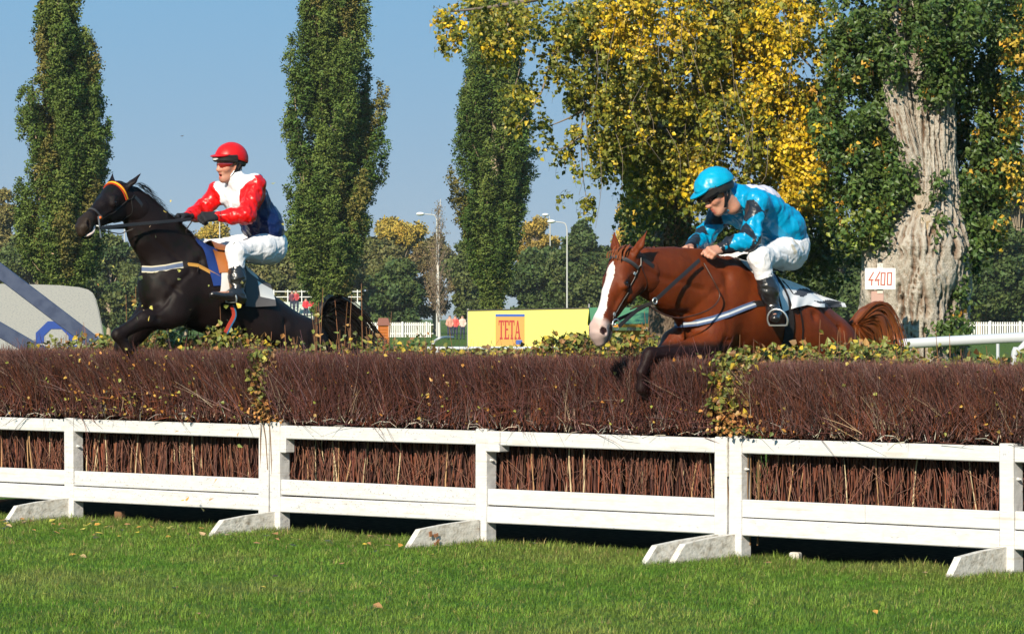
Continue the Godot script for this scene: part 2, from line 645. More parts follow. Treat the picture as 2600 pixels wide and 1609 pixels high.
# ---------------------------------------------------------------- ground, grass
func build_setting() -> void:
	var g := PlaneMesh.new()
	g.size = Vector2(4000, 4000)
	var gm := mk(Color(1, 1, 1), 0.9, 0.2)
	gm.albedo_texture = noise_tex(0.03, [Color(0.045, 0.060, 0.014), Color(0.07, 0.125, 0.018), Color(0.11, 0.17, 0.028), Color(0.16, 0.16, 0.05)], [0.2, 0.45, 0.7, 0.95], 31)
	triplanar(gm, Vector3(0.35, 0.35, 0.35))
	gm.normal_enabled = true
	gm.normal_texture = bump_tex(0.06, 33, 10.0)
	var o := part("ground", g, gm)
	tag(o, "wide level green turf of the racecourse", "", "", "structure")
	var f0 := fence_xf()
	var shade_sheet := PlaneMesh.new()
	shade_sheet.size = Vector2(14.0, 1.9)
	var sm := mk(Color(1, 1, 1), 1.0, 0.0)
	sm.albedo_texture = noise_tex(0.05, [Color(0.006, 0.005, 0.004), Color(0.016, 0.012, 0.008), Color(0.03, 0.022, 0.014)], [0.2, 0.5, 0.9], 35, 256)  # near-black tones stand in for the shade under the brush
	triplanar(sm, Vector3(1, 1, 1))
	var so := part("shade_strip", shade_sheet, sm, null, f0 * Vector3(4.0, 0.004, -1.12))
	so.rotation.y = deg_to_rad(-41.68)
	tag(so, "ground strip under the brush, painted dark for the shade there", "", "", "structure")
	# grass tufts near enough to show their blades
	var st := begin()
	for b in 11:
		var a := rf(0, TAU)
		var r := rf(0.0, 0.030)
		var root := Vector3(cos(a) * r, -0.004, sin(a) * r)
		var h := rf(0.030, 0.080)
		var lean := Vector3(cos(a + rf(-0.9, 0.9)), 0, sin(a + rf(-0.9, 0.9))) * rf(0.01, 0.075)
		var side := Vector3(-sin(a), 0, cos(a)) * rf(0.0009, 0.0017)
		var p1 := root + Vector3(0, h * 0.6, 0) + lean * 0.35
		var p2 := root + Vector3(0, h * rf(0.8, 1.0), 0) + lean
		var n := Vector3(cos(a), 0.9, sin(a)).normalized()
		tri(st, [root - side, n], [root + side, n], [p1 + side * 0.8, n], Color.WHITE)
		tri(st, [root - side, n], [p1 + side * 0.8, n], [p1 - side * 0.8, n], Color.WHITE)
		tri(st, [p1 - side * 0.8, n], [p1 + side * 0.8, n], [p2, n], Color.WHITE)
	var tuft := st.commit()
	var rows := PackedFloat32Array()
	var patch := FastNoiseLite.new()
	patch.seed = 4
	patch.frequency = 0.9
	var n := 0
	while n < 150000:
		var d := rf(17.3, 29.5)
		var x := rf(-0.165, 0.165) * d
		var f := fence_xf().affine_inverse() * Vector3(x, 0, -d)
		if f.z < -0.16: continue
		if rf(0, 1) > 0.35 + 0.65 * pow(21.0 / maxf(d, 21.0), 2.0): continue
		n += 1
		var v := patch.get_noise_2d(x, d)
		var v2 := patch.get_noise_2d(x * 4.0 + 50.0, d * 4.0)
		var near_fence := clampf(1.0 - absf(f.z) / 1.2, 0.0, 1.0)
		var s := rf(0.55, 1.0) * (1.0 + 0.25 * v2)
		if absf(f.z) < 0.3: s *= rf(0.9, 1.35)
		if f.z < -0.02: s *= 0.7
		var c := Color(0.098, 0.222, 0.020).lerp(Color(0.170, 0.275, 0.036), clampf(0.5 + v * 1.2 + v2 * 0.5, 0.0, 1.0))
		c = c.lerp(Color(0.17, 0.19, 0.045), near_fence * 0.4)
		if rf(0, 1) < 0.06 + 0.09 * near_fence + 0.12 * maxf(v2 - 0.2, 0.0): c = Color(0.34, 0.27, 0.11)
		s *= clampf(0.92 + 0.5 * v, 0.6, 1.25)
		var big := patch.get_noise_2d(x * 0.35 + 200.0, d * 0.35)
		c = c.lerp(Color(0.20, 0.19, 0.06), clampf(big * 1.4 - 0.15, 0.0, 0.5))
		c = vary(c * (1.0 + 0.35 * v2 + 0.25 * big), 0.24)
		row(rows, Basis(Vector3.UP, rf(0, TAU)).scaled(Vector3(s, s * rf(0.8, 1.2), s)), Vector3(x, 0, -d), c)
	tag(scatter("grass", tuft, M.grass, rows), "mown green grass in front of the white jump rails", "grass", "", "stuff")

# ---------------------------------------------------------------- the jump: white take-off frames, birch brush, leaves
func fence_xf() -> Transform3D:      # x runs along the fence to the right, z towards the take-off side
	return Transform3D(Basis(Vector3.UP, deg_to_rad(-41.68)), Vector3(-3.467, 0, -27.66))

func fence_at(px: float, z: float) -> float:      # the length along the fence that stands at a column of the photograph
	var f := fence_xf()
	var u := (px - 1300.0) / FOC
	var b := f.basis.x
	var o := f.origin + f.basis.z * z
	return (-u * o.z - o.x) / (b.x + u * b.z)

func board(parent: Node, called: String, x0: float, x1: float, y0: float, y1: float, z0: float, z1: float, m: Material, tilt := 0.0, ch := 0.006) -> MeshInstance3D:
	var b := box_mesh(Vector3(x1 - x0, y1 - y0, z1 - z0), ch)
	var o := part(called, b, m, parent, Vector3((x0 + x1) / 2, (y0 + y1) / 2, (z0 + z1) / 2))
	o.rotation.z = tilt
	return o

func foot(parent: Node, x: float, th: float, length: float, h: float, m: Material, y := 0.0) -> MeshInstance3D:
	# a board on edge that runs out from the post, its end cut on a slant
	var pr := PackedVector2Array([Vector2(-0.06, -0.03), Vector2(-0.06, h + 0.01), Vector2(length * 0.45, h - 0.012), Vector2(length - 0.13, h - 0.035), Vector2(length - 0.10, h * 0.62), Vector2(length - 0.02, h * 0.12), Vector2(length, -0.03)])
	var st := begin()
	var c := 0.006
	var n := pr.size()
	for s in [-1.0, 1.0]:
		var xs: float = x + s * th / 2
		var nn := Vector3(s, 0, 0)
		for i in range(1, n - 1):
			tri(st, [Vector3(xs, pr[0].y, pr[0].x), nn], [Vector3(xs, pr[i].y, pr[i].x), nn], [Vector3(xs, pr[i + 1].y, pr[i + 1].x), nn], Color.WHITE)
	for i in n:
		var a := pr[i]
		var b := pr[(i + 1) % n]
		var nn := Vector3(0, b.x - a.x, -(b.y - a.y)).normalized()
		_quad(st, Vector3(x - th / 2, a.y, a.x), Vector3(x - th / 2, b.y, b.x), Vector3(x + th / 2, b.y, b.x), Vector3(x + th / 2, a.y, a.x), nn, Color.WHITE)
	return part("foot", st.commit(), m, parent, Vector3(0, y, 0))

func bolt(parent: Node, p: Vector3) -> void:
	var st := begin()
	tube(st, PackedVector3Array([p, p + Vector3(0.018, 0, 0)]), 0.011, 0.011, 7)
	tube(st, PackedVector3Array([p + Vector3(0.012, 0, 0), p + Vector3(0.032, 0, 0)]), 0.006, 0.006, 6)
	part("bolt", st.commit(), M.white, parent)

func frame(label: String, posts: Array, wood: Array) -> Node3D:
	var f := fence_xf()
	var t := thing("white_rail_fence", f * Vector3(posts[0], 0, 0), deg_to_rad(-41.68), label, "jump rail", "white take-off rail frames of the jump")
	var x0: float = posts[0]
	for i in posts.size():
		var x: float = posts[i] - x0
		var w := 0.105
		var h := rf(0.805, 0.825)
		board(t, "post", x - w / 2, x + w / 2, -0.05, h, -0.115, 0.0, wood[i], rf(-0.008, 0.008), 0.008)
		if not (i == 2 and wood[2] == M.shadow_dirt): foot(t, x + (0.045 if i == 2 else -0.02), 0.05, rf(0.62, 0.70), rf(0.155, 0.185), M.dirty).rotation.y = rf(-0.04, 0.04)
		bolt(t, Vector3(x + w / 2 - 0.002, h - 0.07, -0.045))
		bolt(t, Vector3(x + w / 2 - 0.002, h - 0.22, -0.05))
		if i == posts.size() - 1: break
		var x1: float = posts[i + 1] - x0
		var a := x + w / 2 + 0.002
		var b := x1 - w / 2 - 0.002
		board(t, "top_rail", a, b, 0.705, 0.803, -0.052, -0.006, wood[i], rf(-0.003, 0.003))
		board(t, "lower_board", a, b, 0.288, 0.402, -0.046, -0.012, wood[i], rf(-0.003, 0.003))
		board(t, "lower_board", a, b, 0.166, 0.281, -0.05, -0.004, wood[i], rf(-0.003, 0.003))
	return t

func build_jump() -> void:
	var a := frame("white rail frame at the left end of the jump, cut by the picture edge", [-2.07, 0.0, 2.172], [M.white, M.shadow_dirt, M.shadow_dirt])
	var b := frame("middle white rail frame, between the two double posts", [2.292, 4.345, 6.478], [M.shadow_dirt, M.white, M.white])
	var c := frame("white rail frame at the right end of the jump, its foot by the picture edge", [6.600, 8.725, 10.8], [M.white, M.white, M.white])
	# packing blocks beside the joints
	board(b, "block", 2.107, 2.24, 0.66, 0.80, -0.10, 0.012, M.white)
	board(b, "block", 0.054, 0.115, 0.60, 0.795, -0.10, -0.002, M.shadow_dirt)
	board(c, "block", -0.062, -0.056, 0.55, 0.79, -0.10, 0.008, M.dirty)
	board(c, "patch_board", 0.06, 1.05, 0.289, 0.401, -0.0105, -0.004, M.white)
	# flaked paint on the foot of the middle post
	for k in 7:
		var fl := box_mesh(Vector3(0.004, rf(0.015, 0.04), rf(0.012, 0.04)), 0.001)
		var q := part("bare_patch", fl, M.flake, b, Vector3(2.033 + 0.0265, rf(0.03, 0.12), 0.47 + rf(-0.03, 0.06)))
		q.rotation.x = rf(0, 3)
	# pegs in the dark under the boards
	var f := fence_xf()
	var k := 0
	for s in [0.42, 6.98]:
		var pg := part("ground_peg", box_mesh(Vector3(0.07, 0.22, 0.06), 0.008), M.peg if k == 0 else M.dirty, null, f * Vector3(s, -0.015 if k == 0 else -0.045, -0.16))
		pg.rotation.y = deg_to_rad(-30)
		tag(pg, ["short brown wooden peg under the left white boards", "short pale wooden peg under the right white boards"][k], "peg")
		k += 1
	brush("brush section left of the black horse's leafy gap, cut by the picture edge", -2.0, 2.05, 1)
	brush("long middle brush section between the two leafy gaps", 2.25, 6.35, 2)
	brush("brush section at the right, under the chestnut horse's tail", 6.60, 10.6, 3)
	hedge_plants()

func twig_bundle(len0: float, count: int, spread: float, rad: float, sd: int) -> ArrayMesh:
	var keep := rng.state
	rng.seed = sd
	var st := begin()
	for i in count:
		var p := Vector3(rf(-1, 1), rf(-0.15, 0.15), rf(-1, 1)) * spread
		var l := len0 * rf(0.6, 1.1)
		var d := Vector3(rng.randfn() * 0.17, 1, rng.randfn() * 0.14).normalized()
		var bend := Vector3(rf(-0.12, 0.12), 0, rf(-0.10, 0.10)) * l
		var pts := PackedVector3Array([p, p + d * l * 0.5 + bend * 0.5, p + d * l + bend * 2.0])
		var shade := rf(0.6, 1.25)
		tube(st, pts, rad * rf(0.8, 1.3), rad * 0.35, 3, Color(shade, shade * rf(0.92, 1.05), shade * rf(0.9, 1.15)))
	rng.state = keep
	return st.commit()

func brush(label: String, s0: float, s1: float, sd: int) -> void:
	var f := fence_xf()
	var t := thing("brush_section", f * Vector3(s0, 0, -0.4), deg_to_rad(-41.68), label, "birch brush", "birch brush sections of the jump")
	var top := 1.335
	# dark box inside the bundles, its colour stands in for shade between twigs
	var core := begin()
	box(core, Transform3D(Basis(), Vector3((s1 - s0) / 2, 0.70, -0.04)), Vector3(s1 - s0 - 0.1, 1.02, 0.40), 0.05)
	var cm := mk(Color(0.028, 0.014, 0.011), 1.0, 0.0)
	part("dark_filler", core.commit(), cm, t)
	rng.seed = 100 + sd
	# thick sticks, seen between the rails: each its own
	var shapes := []
	for v in 6:
		var st := begin()
		var h := rf(0.58, 0.70)
		var pts := spline([Vector3(0, 0, 0), Vector3(rf(-0.012, 0.012), h * 0.35, rf(-0.01, 0.01)), Vector3(rf(-0.025, 0.025), h * 0.7, rf(-0.01, 0.01)), Vector3(rf(-0.03, 0.03), h, 0)], 2)
		var r := rf(0.0045, 0.0095)
		tube(st, pts, r, r * 0.55, 5)
		shapes.append(st.commit())
	var n := int((s1 - s0) / 0.0415)
	for i in mini(n, 100):
		var x := (i + rf(0.1, 0.9)) * 0.0415
		var q := part("stick", shapes[rng.randi() % 6], M.sticks[[0, 0, 1, 1, 2, 2, 3, 0, 1, 4, 5][rng.randi() % 11]], t, Vector3(x, rf(0.17, 0.22), 0.262 + rf(-0.03, 0.025)))
		q.rotation = Vector3(0, rf(0, TAU), 0)
		q.rotate_z(rng.randfn() * 0.085)
	# thinner sticks between and behind them
	var stick := begin()
	tube(stick, PackedVector3Array([Vector3.ZERO, Vector3(0.008, 0.35, 0.004), Vector3(-0.004, 0.7, 0)]), 0.0052, 0.003, 4)
	var rows := PackedFloat32Array()
	for i in int((s1 - s0) * 165):
		var c := vary([Color(0.150, 0.052, 0.034), Color(0.075, 0.030, 0.024), Color(0.21, 0.078, 0.046), Color(0.045, 0.020, 0.018)][rng.randi() % 4], 0.3)
		if rf(0, 1) < 0.03: c = Color(0.45, 0.36, 0.22)
		row(rows, (Basis(Vector3.BACK, rng.randfn() * 0.12) * Basis(Vector3.UP, rf(0, TAU))).scaled(Vector3.ONE * rf(0.8, 1.15)), Vector3(rf(0, s1 - s0), rf(0.18, 0.24), rf(0.17, 0.262)), c)
	scatter("thin_sticks", stick.commit(), M.twig, rows, t)
	rows = PackedFloat32Array()
	for i in int((s1 - s0) * 55):
		row(rows, Basis(Vector3.BACK, rng.randfn() * 0.55) * Basis.from_scale(Vector3(0.45, rf(0.3, 0.6), 0.45)), Vector3(rf(0, s1 - s0), rf(0.2, 0.55), rf(0.275, 0.30)), vary(Color(0.17, 0.085, 0.06), 0.4))
	scatter("loose_twigs", stick.commit(), M.twig, rows, t)
	# the brushy top, its twigs splaying out over the rail
	for layer in 3:
		rows = PackedFloat32Array()
		var mesh: ArrayMesh = [twig_bundle(0.40, 7, 0.045, 0.0029, 900 + sd * 7), twig_bundle(0.26, 7, 0.05, 0.0021, 950 + sd * 7), twig_bundle(0.34, 4, 0.05, 0.0026, 980 + sd * 7)][layer]
		for i in int((s1 - s0) * [1500, 1750, 420][layer]):
			var x := rf(-0.02, s1 - s0 + 0.02)
			var y: float
			var z: float
			var front := rf(0, 1) < 0.75
			var bunch := fur_noise.get_noise_2d(x * 3.2 + sd * 9.0, 2.0)
			var bunch2 := fur_noise.get_noise_2d(x * 9.0 + sd * 9.0, 5.0)
			if layer == 0:
				y = rf(0.815, 0.99)
				z = rf(0.22, 0.34) if front else rf(-0.25, 0.25)
				if not front: y = rf(0.88, 1.0)
				z += (y - 0.8) * 0.10 + 0.05 * bunch2
			elif layer == 1:
				y = rf(0.86, 1.15)
				z = rf(0.27, 0.40) if front else rf(-0.3, 0.34)
				if not front: y = rf(1.06, 1.16)
				z += 0.05 * bunch2
			else:
				y = rf(0.83, 1.10)
				z = rf(0.32, 0.43)
				if i % 3 == 0:
					y = rf(1.10, 1.20)
					z = rf(-0.2, 0.40)
			var cap := top + 0.055 * bunch + 0.045 * bunch2
			var lean := 0.10 + 0.30 * bunch + 0.18 * bunch2
			var b := Basis(Vector3.BACK, -lean + rng.randfn() * (0.20 if layer < 2 else 0.62)) * Basis(Vector3.RIGHT, rf(-0.05, 0.30) if front else rf(-0.3, 0.3)) * Basis(Vector3.UP, rf(0, TAU))
			var c := Color(0.105, 0.040, 0.030).lerp(Color(0.185, 0.088, 0.076), rf(0, 1))
			var k := rf(0, 1)
			if k < 0.20: c = Color(0.185, 0.062, 0.032)
			elif k < 0.40: c = Color(0.050, 0.024, 0.020)
			elif k < 0.50: c = Color(0.215, 0.140, 0.130)
			elif k < 0.53: c = Color(0.36, 0.27, 0.19)
			var up := minf(1.0, (cap - y) / ([0.42, 0.27, 0.34][layer]))
			if layer == 2 and i % 3 == 0: up = rf(0.4, 0.85)
			row(rows, b.scaled(Vector3(1, clampf(up, 0.35, 1.15), 1)), Vector3(x, y, z), vary(c.lerp(Color(0.170, 0.092, 0.084), clampf((y - 0.95) * 2.0, 0.0, 0.45)) * (1.0 + 0.40 * bunch2), 0.28))  # greyer towards the top: the lit look is put into the colour
		scatter(["twigs", "fine_twigs", "crossing_twigs"][layer], mesh, M.twig, rows, t)
	# small leaves caught in the twigs
	var lm := begin()
	leaf_shape(lm, Vector3.ZERO, Vector3(0, 0, 1), Vector3.UP, 0.036, 0.028, Color.WHITE)
	rows = PackedFloat32Array()
	for i in int((s1 - s0) * 34) + (320 if sd == 1 else 0):
		var x := rf(0, s1 - s0) if i < int((s1 - s0) * 34) else clampf(2.0 + 0.75 + rng.randfn() * 0.55, 0.0, s1 - s0)
		var c := vary([Color(0.42, 0.26, 0.05), Color(0.30, 0.20, 0.05), Color(0.24, 0.25, 0.05), Color(0.45, 0.20, 0.04)][rng.randi() % 4], 0.3)
		row(rows, Basis.looking_at(-(rand_dir() + Vector3(0, 0, 0.6)).normalized(), rand_dir()).scaled(Vector3.ONE * rf(0.3, 1.0)), Vector3(x, rf(0.84, 1.33), rf(0.43, 0.51)), c)
	scatter("caught_leaves", lm.commit(), M.leaf, rows, t)
	# pale broken stalks that stick out over the rail
	var pale := begin()
	tube(pale, PackedVector3Array([Vector3.ZERO, Vector3(0.02, 0.06, 0.02), Vector3(0.07, 0.1, 0.05)]), 0.0025, 0.0012, 4)
	rows = PackedFloat32Array()
	for i in int((s1 - s0) * 26):
		row(rows, Basis(Vector3.UP, rf(0, TAU)) * Basis(Vector3.BACK, rf(-1.5, 1.5)), Vector3(rf(0, s1 - s0), rf(0.81, 0.87), rf(0.34, 0.41)), vary(Color(0.55, 0.50, 0.42), 0.3))
	scatter("broken_stalks", pale.commit(), M.twig, rows, t)

# a leaf with a fold along its midrib; heart: broad at the stalk
func leaf_shape(st: SurfaceTool, p: Vector3, d: Vector3, up: Vector3, l: float, w: float, col: Color) -> void:
	var s := d.cross(up).normalized()
	up = s.cross(d).normalized()
	var dip := up * l * 0.10
	var tip := p + d * l - dip
	var m1 := p + d * l * 0.30 - dip * 0.8
	var e1 := p + d * l * 0.28 + s * w * 0.5 + dip * 0.5
	var e2 := p + d * l * 0.28 - s * w * 0.5 + dip * 0.5
	var f1 := p + d * l * 0.66 + s * w * 0.30
	var f2 := p + d * l * 0.66 - s * w * 0.30
	var nr := (up + s * -0.3).normalized()
	var nl := (up + s * 0.3).normalized()
	tri(st, [p, nr], [e1, nr], [m1, nr], col)
	tri(st, [m1, nr], [e1, nr], [f1, nr], col)
	tri(st, [m1, nr], [f1, nr], [tip, nr], col)
	tri(st, [p, nl], [e2, nl], [m1, nl], col)
	tri(st, [m1, nl], [e2, nl], [f2, nl], col)
	tri(st, [m1, nl], [f2, nl], [tip, nl], col)

func hedge_leaf_color() -> Color:
	var k := rf(0, 1)
	if k < 0.34: return vary(Color(0.136, 0.153, 0.0298), 0.3)
	if k < 0.52: return vary(Color(0.221, 0.212, 0.0467), 0.25)
	if k < 0.66: return vary(Color(0.0765, 0.102, 0.0221), 0.3)
	if k < 0.80: return vary(Color(0.306, 0.162, 0.051), 0.3)
	if k < 0.92: return vary(Color(0.204, 0.111, 0.0425), 0.3)
	return vary(Color(0.468, 0.34, 0.034), 0.2)

func hedge_plants() -> void:
	rng.seed = 411
	var lm := begin()
	leaf_shape(lm, Vector3.ZERO, Vector3(0, 0, 1), Vector3.UP, 0.050, 0.040, Color.WHITE)
	var leaf := lm.commit()
	var f := fence_xf()
	# [column from, to, row that its leaves reach at both ends and the middle, leaves, shoots, label]
	var plants := [
		[60.0, 330.0, [895.0, 850.0, 862.0], 520, 16, "leafy shrub behind the brush, before the white trailer"],
		[300.0, 640.0, [868.0, 836.0, 850.0], 1900, 26, "tall loose shrub under the black horse's belly and girth"],
		[610.0, 800.0, [872.0, 878.0, 884.0], 420, 8, "low leafy growth below the black horse's hind leg"],
		[770.0, 1010.0, [872.0, 858.0, 876.0], 300, 34, "bare-stemmed shrub with few leaves before the black horse's tail"],
		[1000.0, 1350.0, [884.0, 878.0, 882.0], 850, 8, "green shrub between the wooden booth and the yellow banner"],
		[1335.0, 1690.0, [872.0, 846.0, 852.0], 2100, 12, "dense leafy shrub in front of the yellow banner and chestnut's muzzle"],
		[1700.0, 2020.0, [900.0, 884.0, 882.0], 1400, 10, "low leafy shrub under the chestnut horse's belly"],
		[2000.0, 2340.0, [884.0, 868.0, 872.0], 2000, 10, "leafy shrub under the chestnut horse's rump and tail"],
		[2300.0, 2680.0, [885.0, 900.0, 915.0], 700, 5, "thin leafy growth on the brush below the white running rail"]]
	for q in plants:
		var zc := -0.80
		var sa := fence_at(q[0], zc)
		var sb := fence_at(q[1], zc)
		var t := thing("leafy_shrub", f * Vector3((sa + sb) / 2, 0, zc), deg_to_rad(-41.68), q[5], "shrub", "shrubs growing along the brush")
		var half := (sb - sa) / 2
		var tops := []
		for i in 3:
			var px := lerpf(q[0], q[1], i / 2.0)
			var w := f * Vector3(fence_at(px, zc), 0, zc)
			tops.append(EYE - (q[2][i] - 804.5) / FOC * -w.z)
		var top_at := func(v: float) -> float:
			return lerpf(tops[0], tops[1], v * 2.0) if v < 0.5 else lerpf(tops[1], tops[2], v * 2.0 - 1.0)
		var rows := PackedFloat32Array()
		var stems := begin()
		for i in q[4]:
			var v := rf(0.04, 0.96)
			var h: float = top_at.call(v) + (rf(-0.08, 0.18) if q[4] < 20 else rf(-0.05, 0.12) + (rf(0.1, 0.42) if i % 3 == 0 else 0.0))
			var p := Vector3((v * 2 - 1) * half, 0.25, rf(-0.2, 0.22))
			var lean := Vector3(rf(-0.2, 0.2), 0, rf(-0.1, 0.12))
			var pts := spline([p, p + Vector3(0, (h - 0.25) * 0.5, 0) + lean * 0.5, Vector3(p.x, h, p.z) + lean], 5)
			tube(stems, pts, 0.006, 0.0022, 4, vary(Color(0.20, 0.10, 0.05), 0.2))
			for k in (4 if q[4] > 30 else 11 if q[4] > 20 else 8):
				var e := rf(0.6, 1.0)
				var pt := pts[mini(int(e * (pts.size() - 1)), pts.size() - 1)] + rand_dir() * 0.035
				var dd := (rand_dir() + Vector3(0, -0.3, 0.3)).normalized()
				row(rows, Basis.looking_at(-dd, rand_dir()).scaled(Vector3.ONE * rf(0.5, 1.1)), pt, hedge_leaf_color())
		for i in int(q[3] * 1.5):
			var v := clampf(rf(0, 1), 0.0, 1.0)
			var h: float = top_at.call(v) - 0.06 + 0.05 * sin(v * 31.0 + q[0]) + 0.03 * sin(v * 67.0)
			var clumpy := fur_noise.get_noise_2d(v * half * 7.0, q[0])
			if clumpy < -0.12 and rf(0, 1) < 0.75: continue
			h += 0.12 * clumpy
			var fall := absf(rng.randfn(0.0, 0.075))
			var y := h - fall
			var z := rf(-0.30, 0.36)
			if y < 1.22: z = rf(-0.3, 0.2)
			var p := Vector3((v * 2 - 1) * half, y, z)
			var dd := (rand_dir() + Vector3(-0.1, -0.25, 0.5)).normalized()
			row(rows, Basis.looking_at(-dd, rand_dir() + Vector3(0, 0.8, 0.2)).scaled(Vector3.ONE * rf(0.55, 1.2)), p, hedge_leaf_color())
		part("stems", stems.commit(), M.twig, t)
		scatter("leaves", leaf, M.leaf, rows, t)
	# the two leafy gaps between the brush sections
	for q in [[665.0, 0.10, 0.83, 520, "climbing leaves in the gap between left and middle brush"], [1862.0, 0.17, 0.83, 950, "brown and green leaves filling the gap below the chestnut's chest"]]:
		var s := fence_at(q[0], 0.02)
		var t := thing("gap_shrub", f * Vector3(s, 0, -0.02), deg_to_rad(-41.68), q[4], "shrub")
		var rows := PackedFloat32Array()
		var stems := begin()
		for i in 12:
			var p := Vector3(rf(-0.8, 0.8) * q[1], 0.1, rf(-0.2, 0.0))
			tube(stems, spline([p, p + Vector3(rf(-0.05, 0.05), 0.6, 0.03), p + Vector3(rf(-0.1, 0.1), rf(0.9, 1.18), rf(-0.05, 0.08))], 3), 0.006, 0.0025, 4, Color(0.17, 0.10, 0.05))
		for i in q[3]:
			var y := rf(q[2], 1.36)
			var w: float = q[1] * (1.0 if y > 0.95 else 1.0 + (0.95 - y) * 4.0)
			var x := rng.randfn(0.0, 0.55) * w + (0.25 * (0.95 - y) if y < 0.95 else 0.0)
			var c := hedge_leaf_color()
			if y < 1.0 and rf(0, 1) < 0.75: c = vary(Color(0.36, 0.18, 0.055), 0.35)
			var dd := (rand_dir() + Vector3(-0.1, -0.5, 0.5)).normalized()
			row(rows, Basis.looking_at(-dd, rand_dir() + Vector3(0, 0.8, 0.2)).scaled(Vector3.ONE * (rf(0.55, 1.15) if y > 0.95 else rf(0.4, 0.8))), Vector3(x, y, rf(-0.02, 0.10)), c)
		part("stems", stems.commit(), M.twig, t)
		scatter("leaves", leaf, M.leaf, rows, t)

# ---------------------------------------------------------------- trees
func leaf_clump(leaves: int, ball: float, size: float, sd: int) -> ArrayMesh:
	var keep := rng.state
	rng.seed = sd
	var st := begin()
	for i in leaves:
		var p := rand_dir() * ball * pow(rf(0, 1), 0.5)
		var d := (rand_dir() + Vector3(0, -0.25, 0)).normalized()
		var s := d.cross(rand_dir()).normalized()
		var n := s.cross(d)
		n = (n * (1.0 if n.y > 0.0 else -1.0) + p * 1.2 / ball).normalized()
		var l := size * rf(0.7, 1.25)
		var w := l * 0.42
		var k := rf(0.75, 1.25)
		var c := Color(k, k * rf(0.95, 1.05), k * rf(0.85, 1.1))
		tri(st, [p, n], [p + d * l * 0.4 + s * w, n], [p + d * l, n], c)
		tri(st, [p, n], [p + d * l, n], [p + d * l * 0.4 - s * w, n], c)
	rng.state = keep
	return st.commit()

func profile_at(pr: Array, y: float) -> Vector2:
	for i in pr.size() - 1:
		if y <= pr[i + 1][0]:
			var f: float = clampf((y - pr[i][0]) / (pr[i + 1][0] - pr[i][0]), 0.0, 1.0)
			return Vector2(lerpf(pr[i][1], pr[i + 1][1], f), lerpf(pr[i][2], pr[i + 1][2], f))
	return Vector2(pr[-1][1], pr[-1][2])

# a Lombardy poplar: many upright plumes inside an outline [row, left, right]
func poplar(label: String, pr: Array, d: float, plumes: int, sd: int, mesh: ArrayMesh) -> void:
	rng.seed = sd
	var base := at((pr[-1][1] + pr[-1][2]) / 2.0, 804.5, d)
	base.y = 0
	var t := thing("poplar_tree", base, 0.0, label, "poplar tree")
	var m := d / FOC
	var rows := PackedFloat32Array()
	var limbs := begin()
	var trunk := begin()
	var top := at(profile_at(pr, pr[0][0]).x, pr[0][0], d)
	var axis := PackedVector3Array()
	for i in 9:
		var y: float = lerpf(pr[-1][0], pr[0][0], i / 8.0)
		var q := profile_at(pr, y)
		axis.append(at((q.x + q.y) / 2.0, y, d) - base)
	var low := axis[0]
	tube(trunk, spline([Vector3(low.x, -0.1, 0), Vector3(low.x, low.y * 0.6, 0), low, axis[3], axis[5], axis[7]], 4), 0.42, 0.06, 9)
	var total: float = pr[-1][0] - pr[0][0]
	var i := 0
	while i < plumes:
		# an upright branch: out from the stem, then straight up along the outline to its tip
		var y: float = pr[0][0] + total * pow(rf(0.0, 0.93), 0.9)
		var q := profile_at(pr, y)
		var hw := (q.y - q.x) * 0.5 * m * 1.10
		if rf(0, 1) > 0.30 + hw / 2.6: continue
		i += 1
		var a := rf(0, TAU)
		var out := Vector3(cos(a), 0, sin(a))
		var reach := pow(rf(0.05, 1.0), 0.42) * rf(0.86, 1.10)
		var l := rf(2.6, 5.2) * clampf(hw / 1.8, 0.35, 1.0)
		var tip := at((q.x + q.y) / 2.0, y, d) - base
		var col := Color(0.062, 0.112, 0.020).lerp(Color(0.128, 0.172, 0.036), rf(0, 1))
		if rf(0, 1) < 0.12: col = Color(0.1628, 0.148, 0.037)
		var pts := []
		var n := int(l / 0.42) + 2
		for k in n:
			var s := float(k) / (n - 1)
			var yy := y + s * l / m
			var qq := profile_at(pr, minf(yy, pr[-1][0]))
			var h2 := maxf((qq.y - qq.x) * 0.5 * m * 1.10 - 0.22, 0.1)
			var r := minf(h2, maxf(hw - 0.1, 0.15)) * reach * (1.0 - pow(s, 2.4) * 0.8)
			var c := at((qq.x + qq.y) / 2.0, minf(yy, pr[-1][0] + 20.0), d) - base + out * r
			pts.append(c)
			if s > 0.86: continue
			var br := rf(0.20, 0.40) * (0.45 + 0.8 * minf(s * 3.0, 1.0)) * clampf(hw / 1.3, 0.5, 1.0)
			var cc := c + rand_dir() * 0.16
			for g in int(250.0 * br * br + 10.0):
				var u := rand_dir()
				row(rows, rand_basis(rf(0.7, 1.2)), cc + Vector3(u.x, u.y * 1.35, u.z) * br * pow(rf(0, 1), 0.28), vary(col * (0.92 + 0.2 * u.y), 0.25))
		if i % 3 == 0 and pts[-1].y > 2.0:
			pts.reverse()
			tube(limbs, spline(pts, 1), rf(0.035, 0.085), 0.012, 5, Color(1, 1, 1) * rf(0.7, 1.15))
	part("trunk", trunk.commit(), M.bark_far, t)
	part("limbs", limbs.commit(), M.bark_limb, t)
	scatter("crown", mesh, M.far_leaf, rows, t)

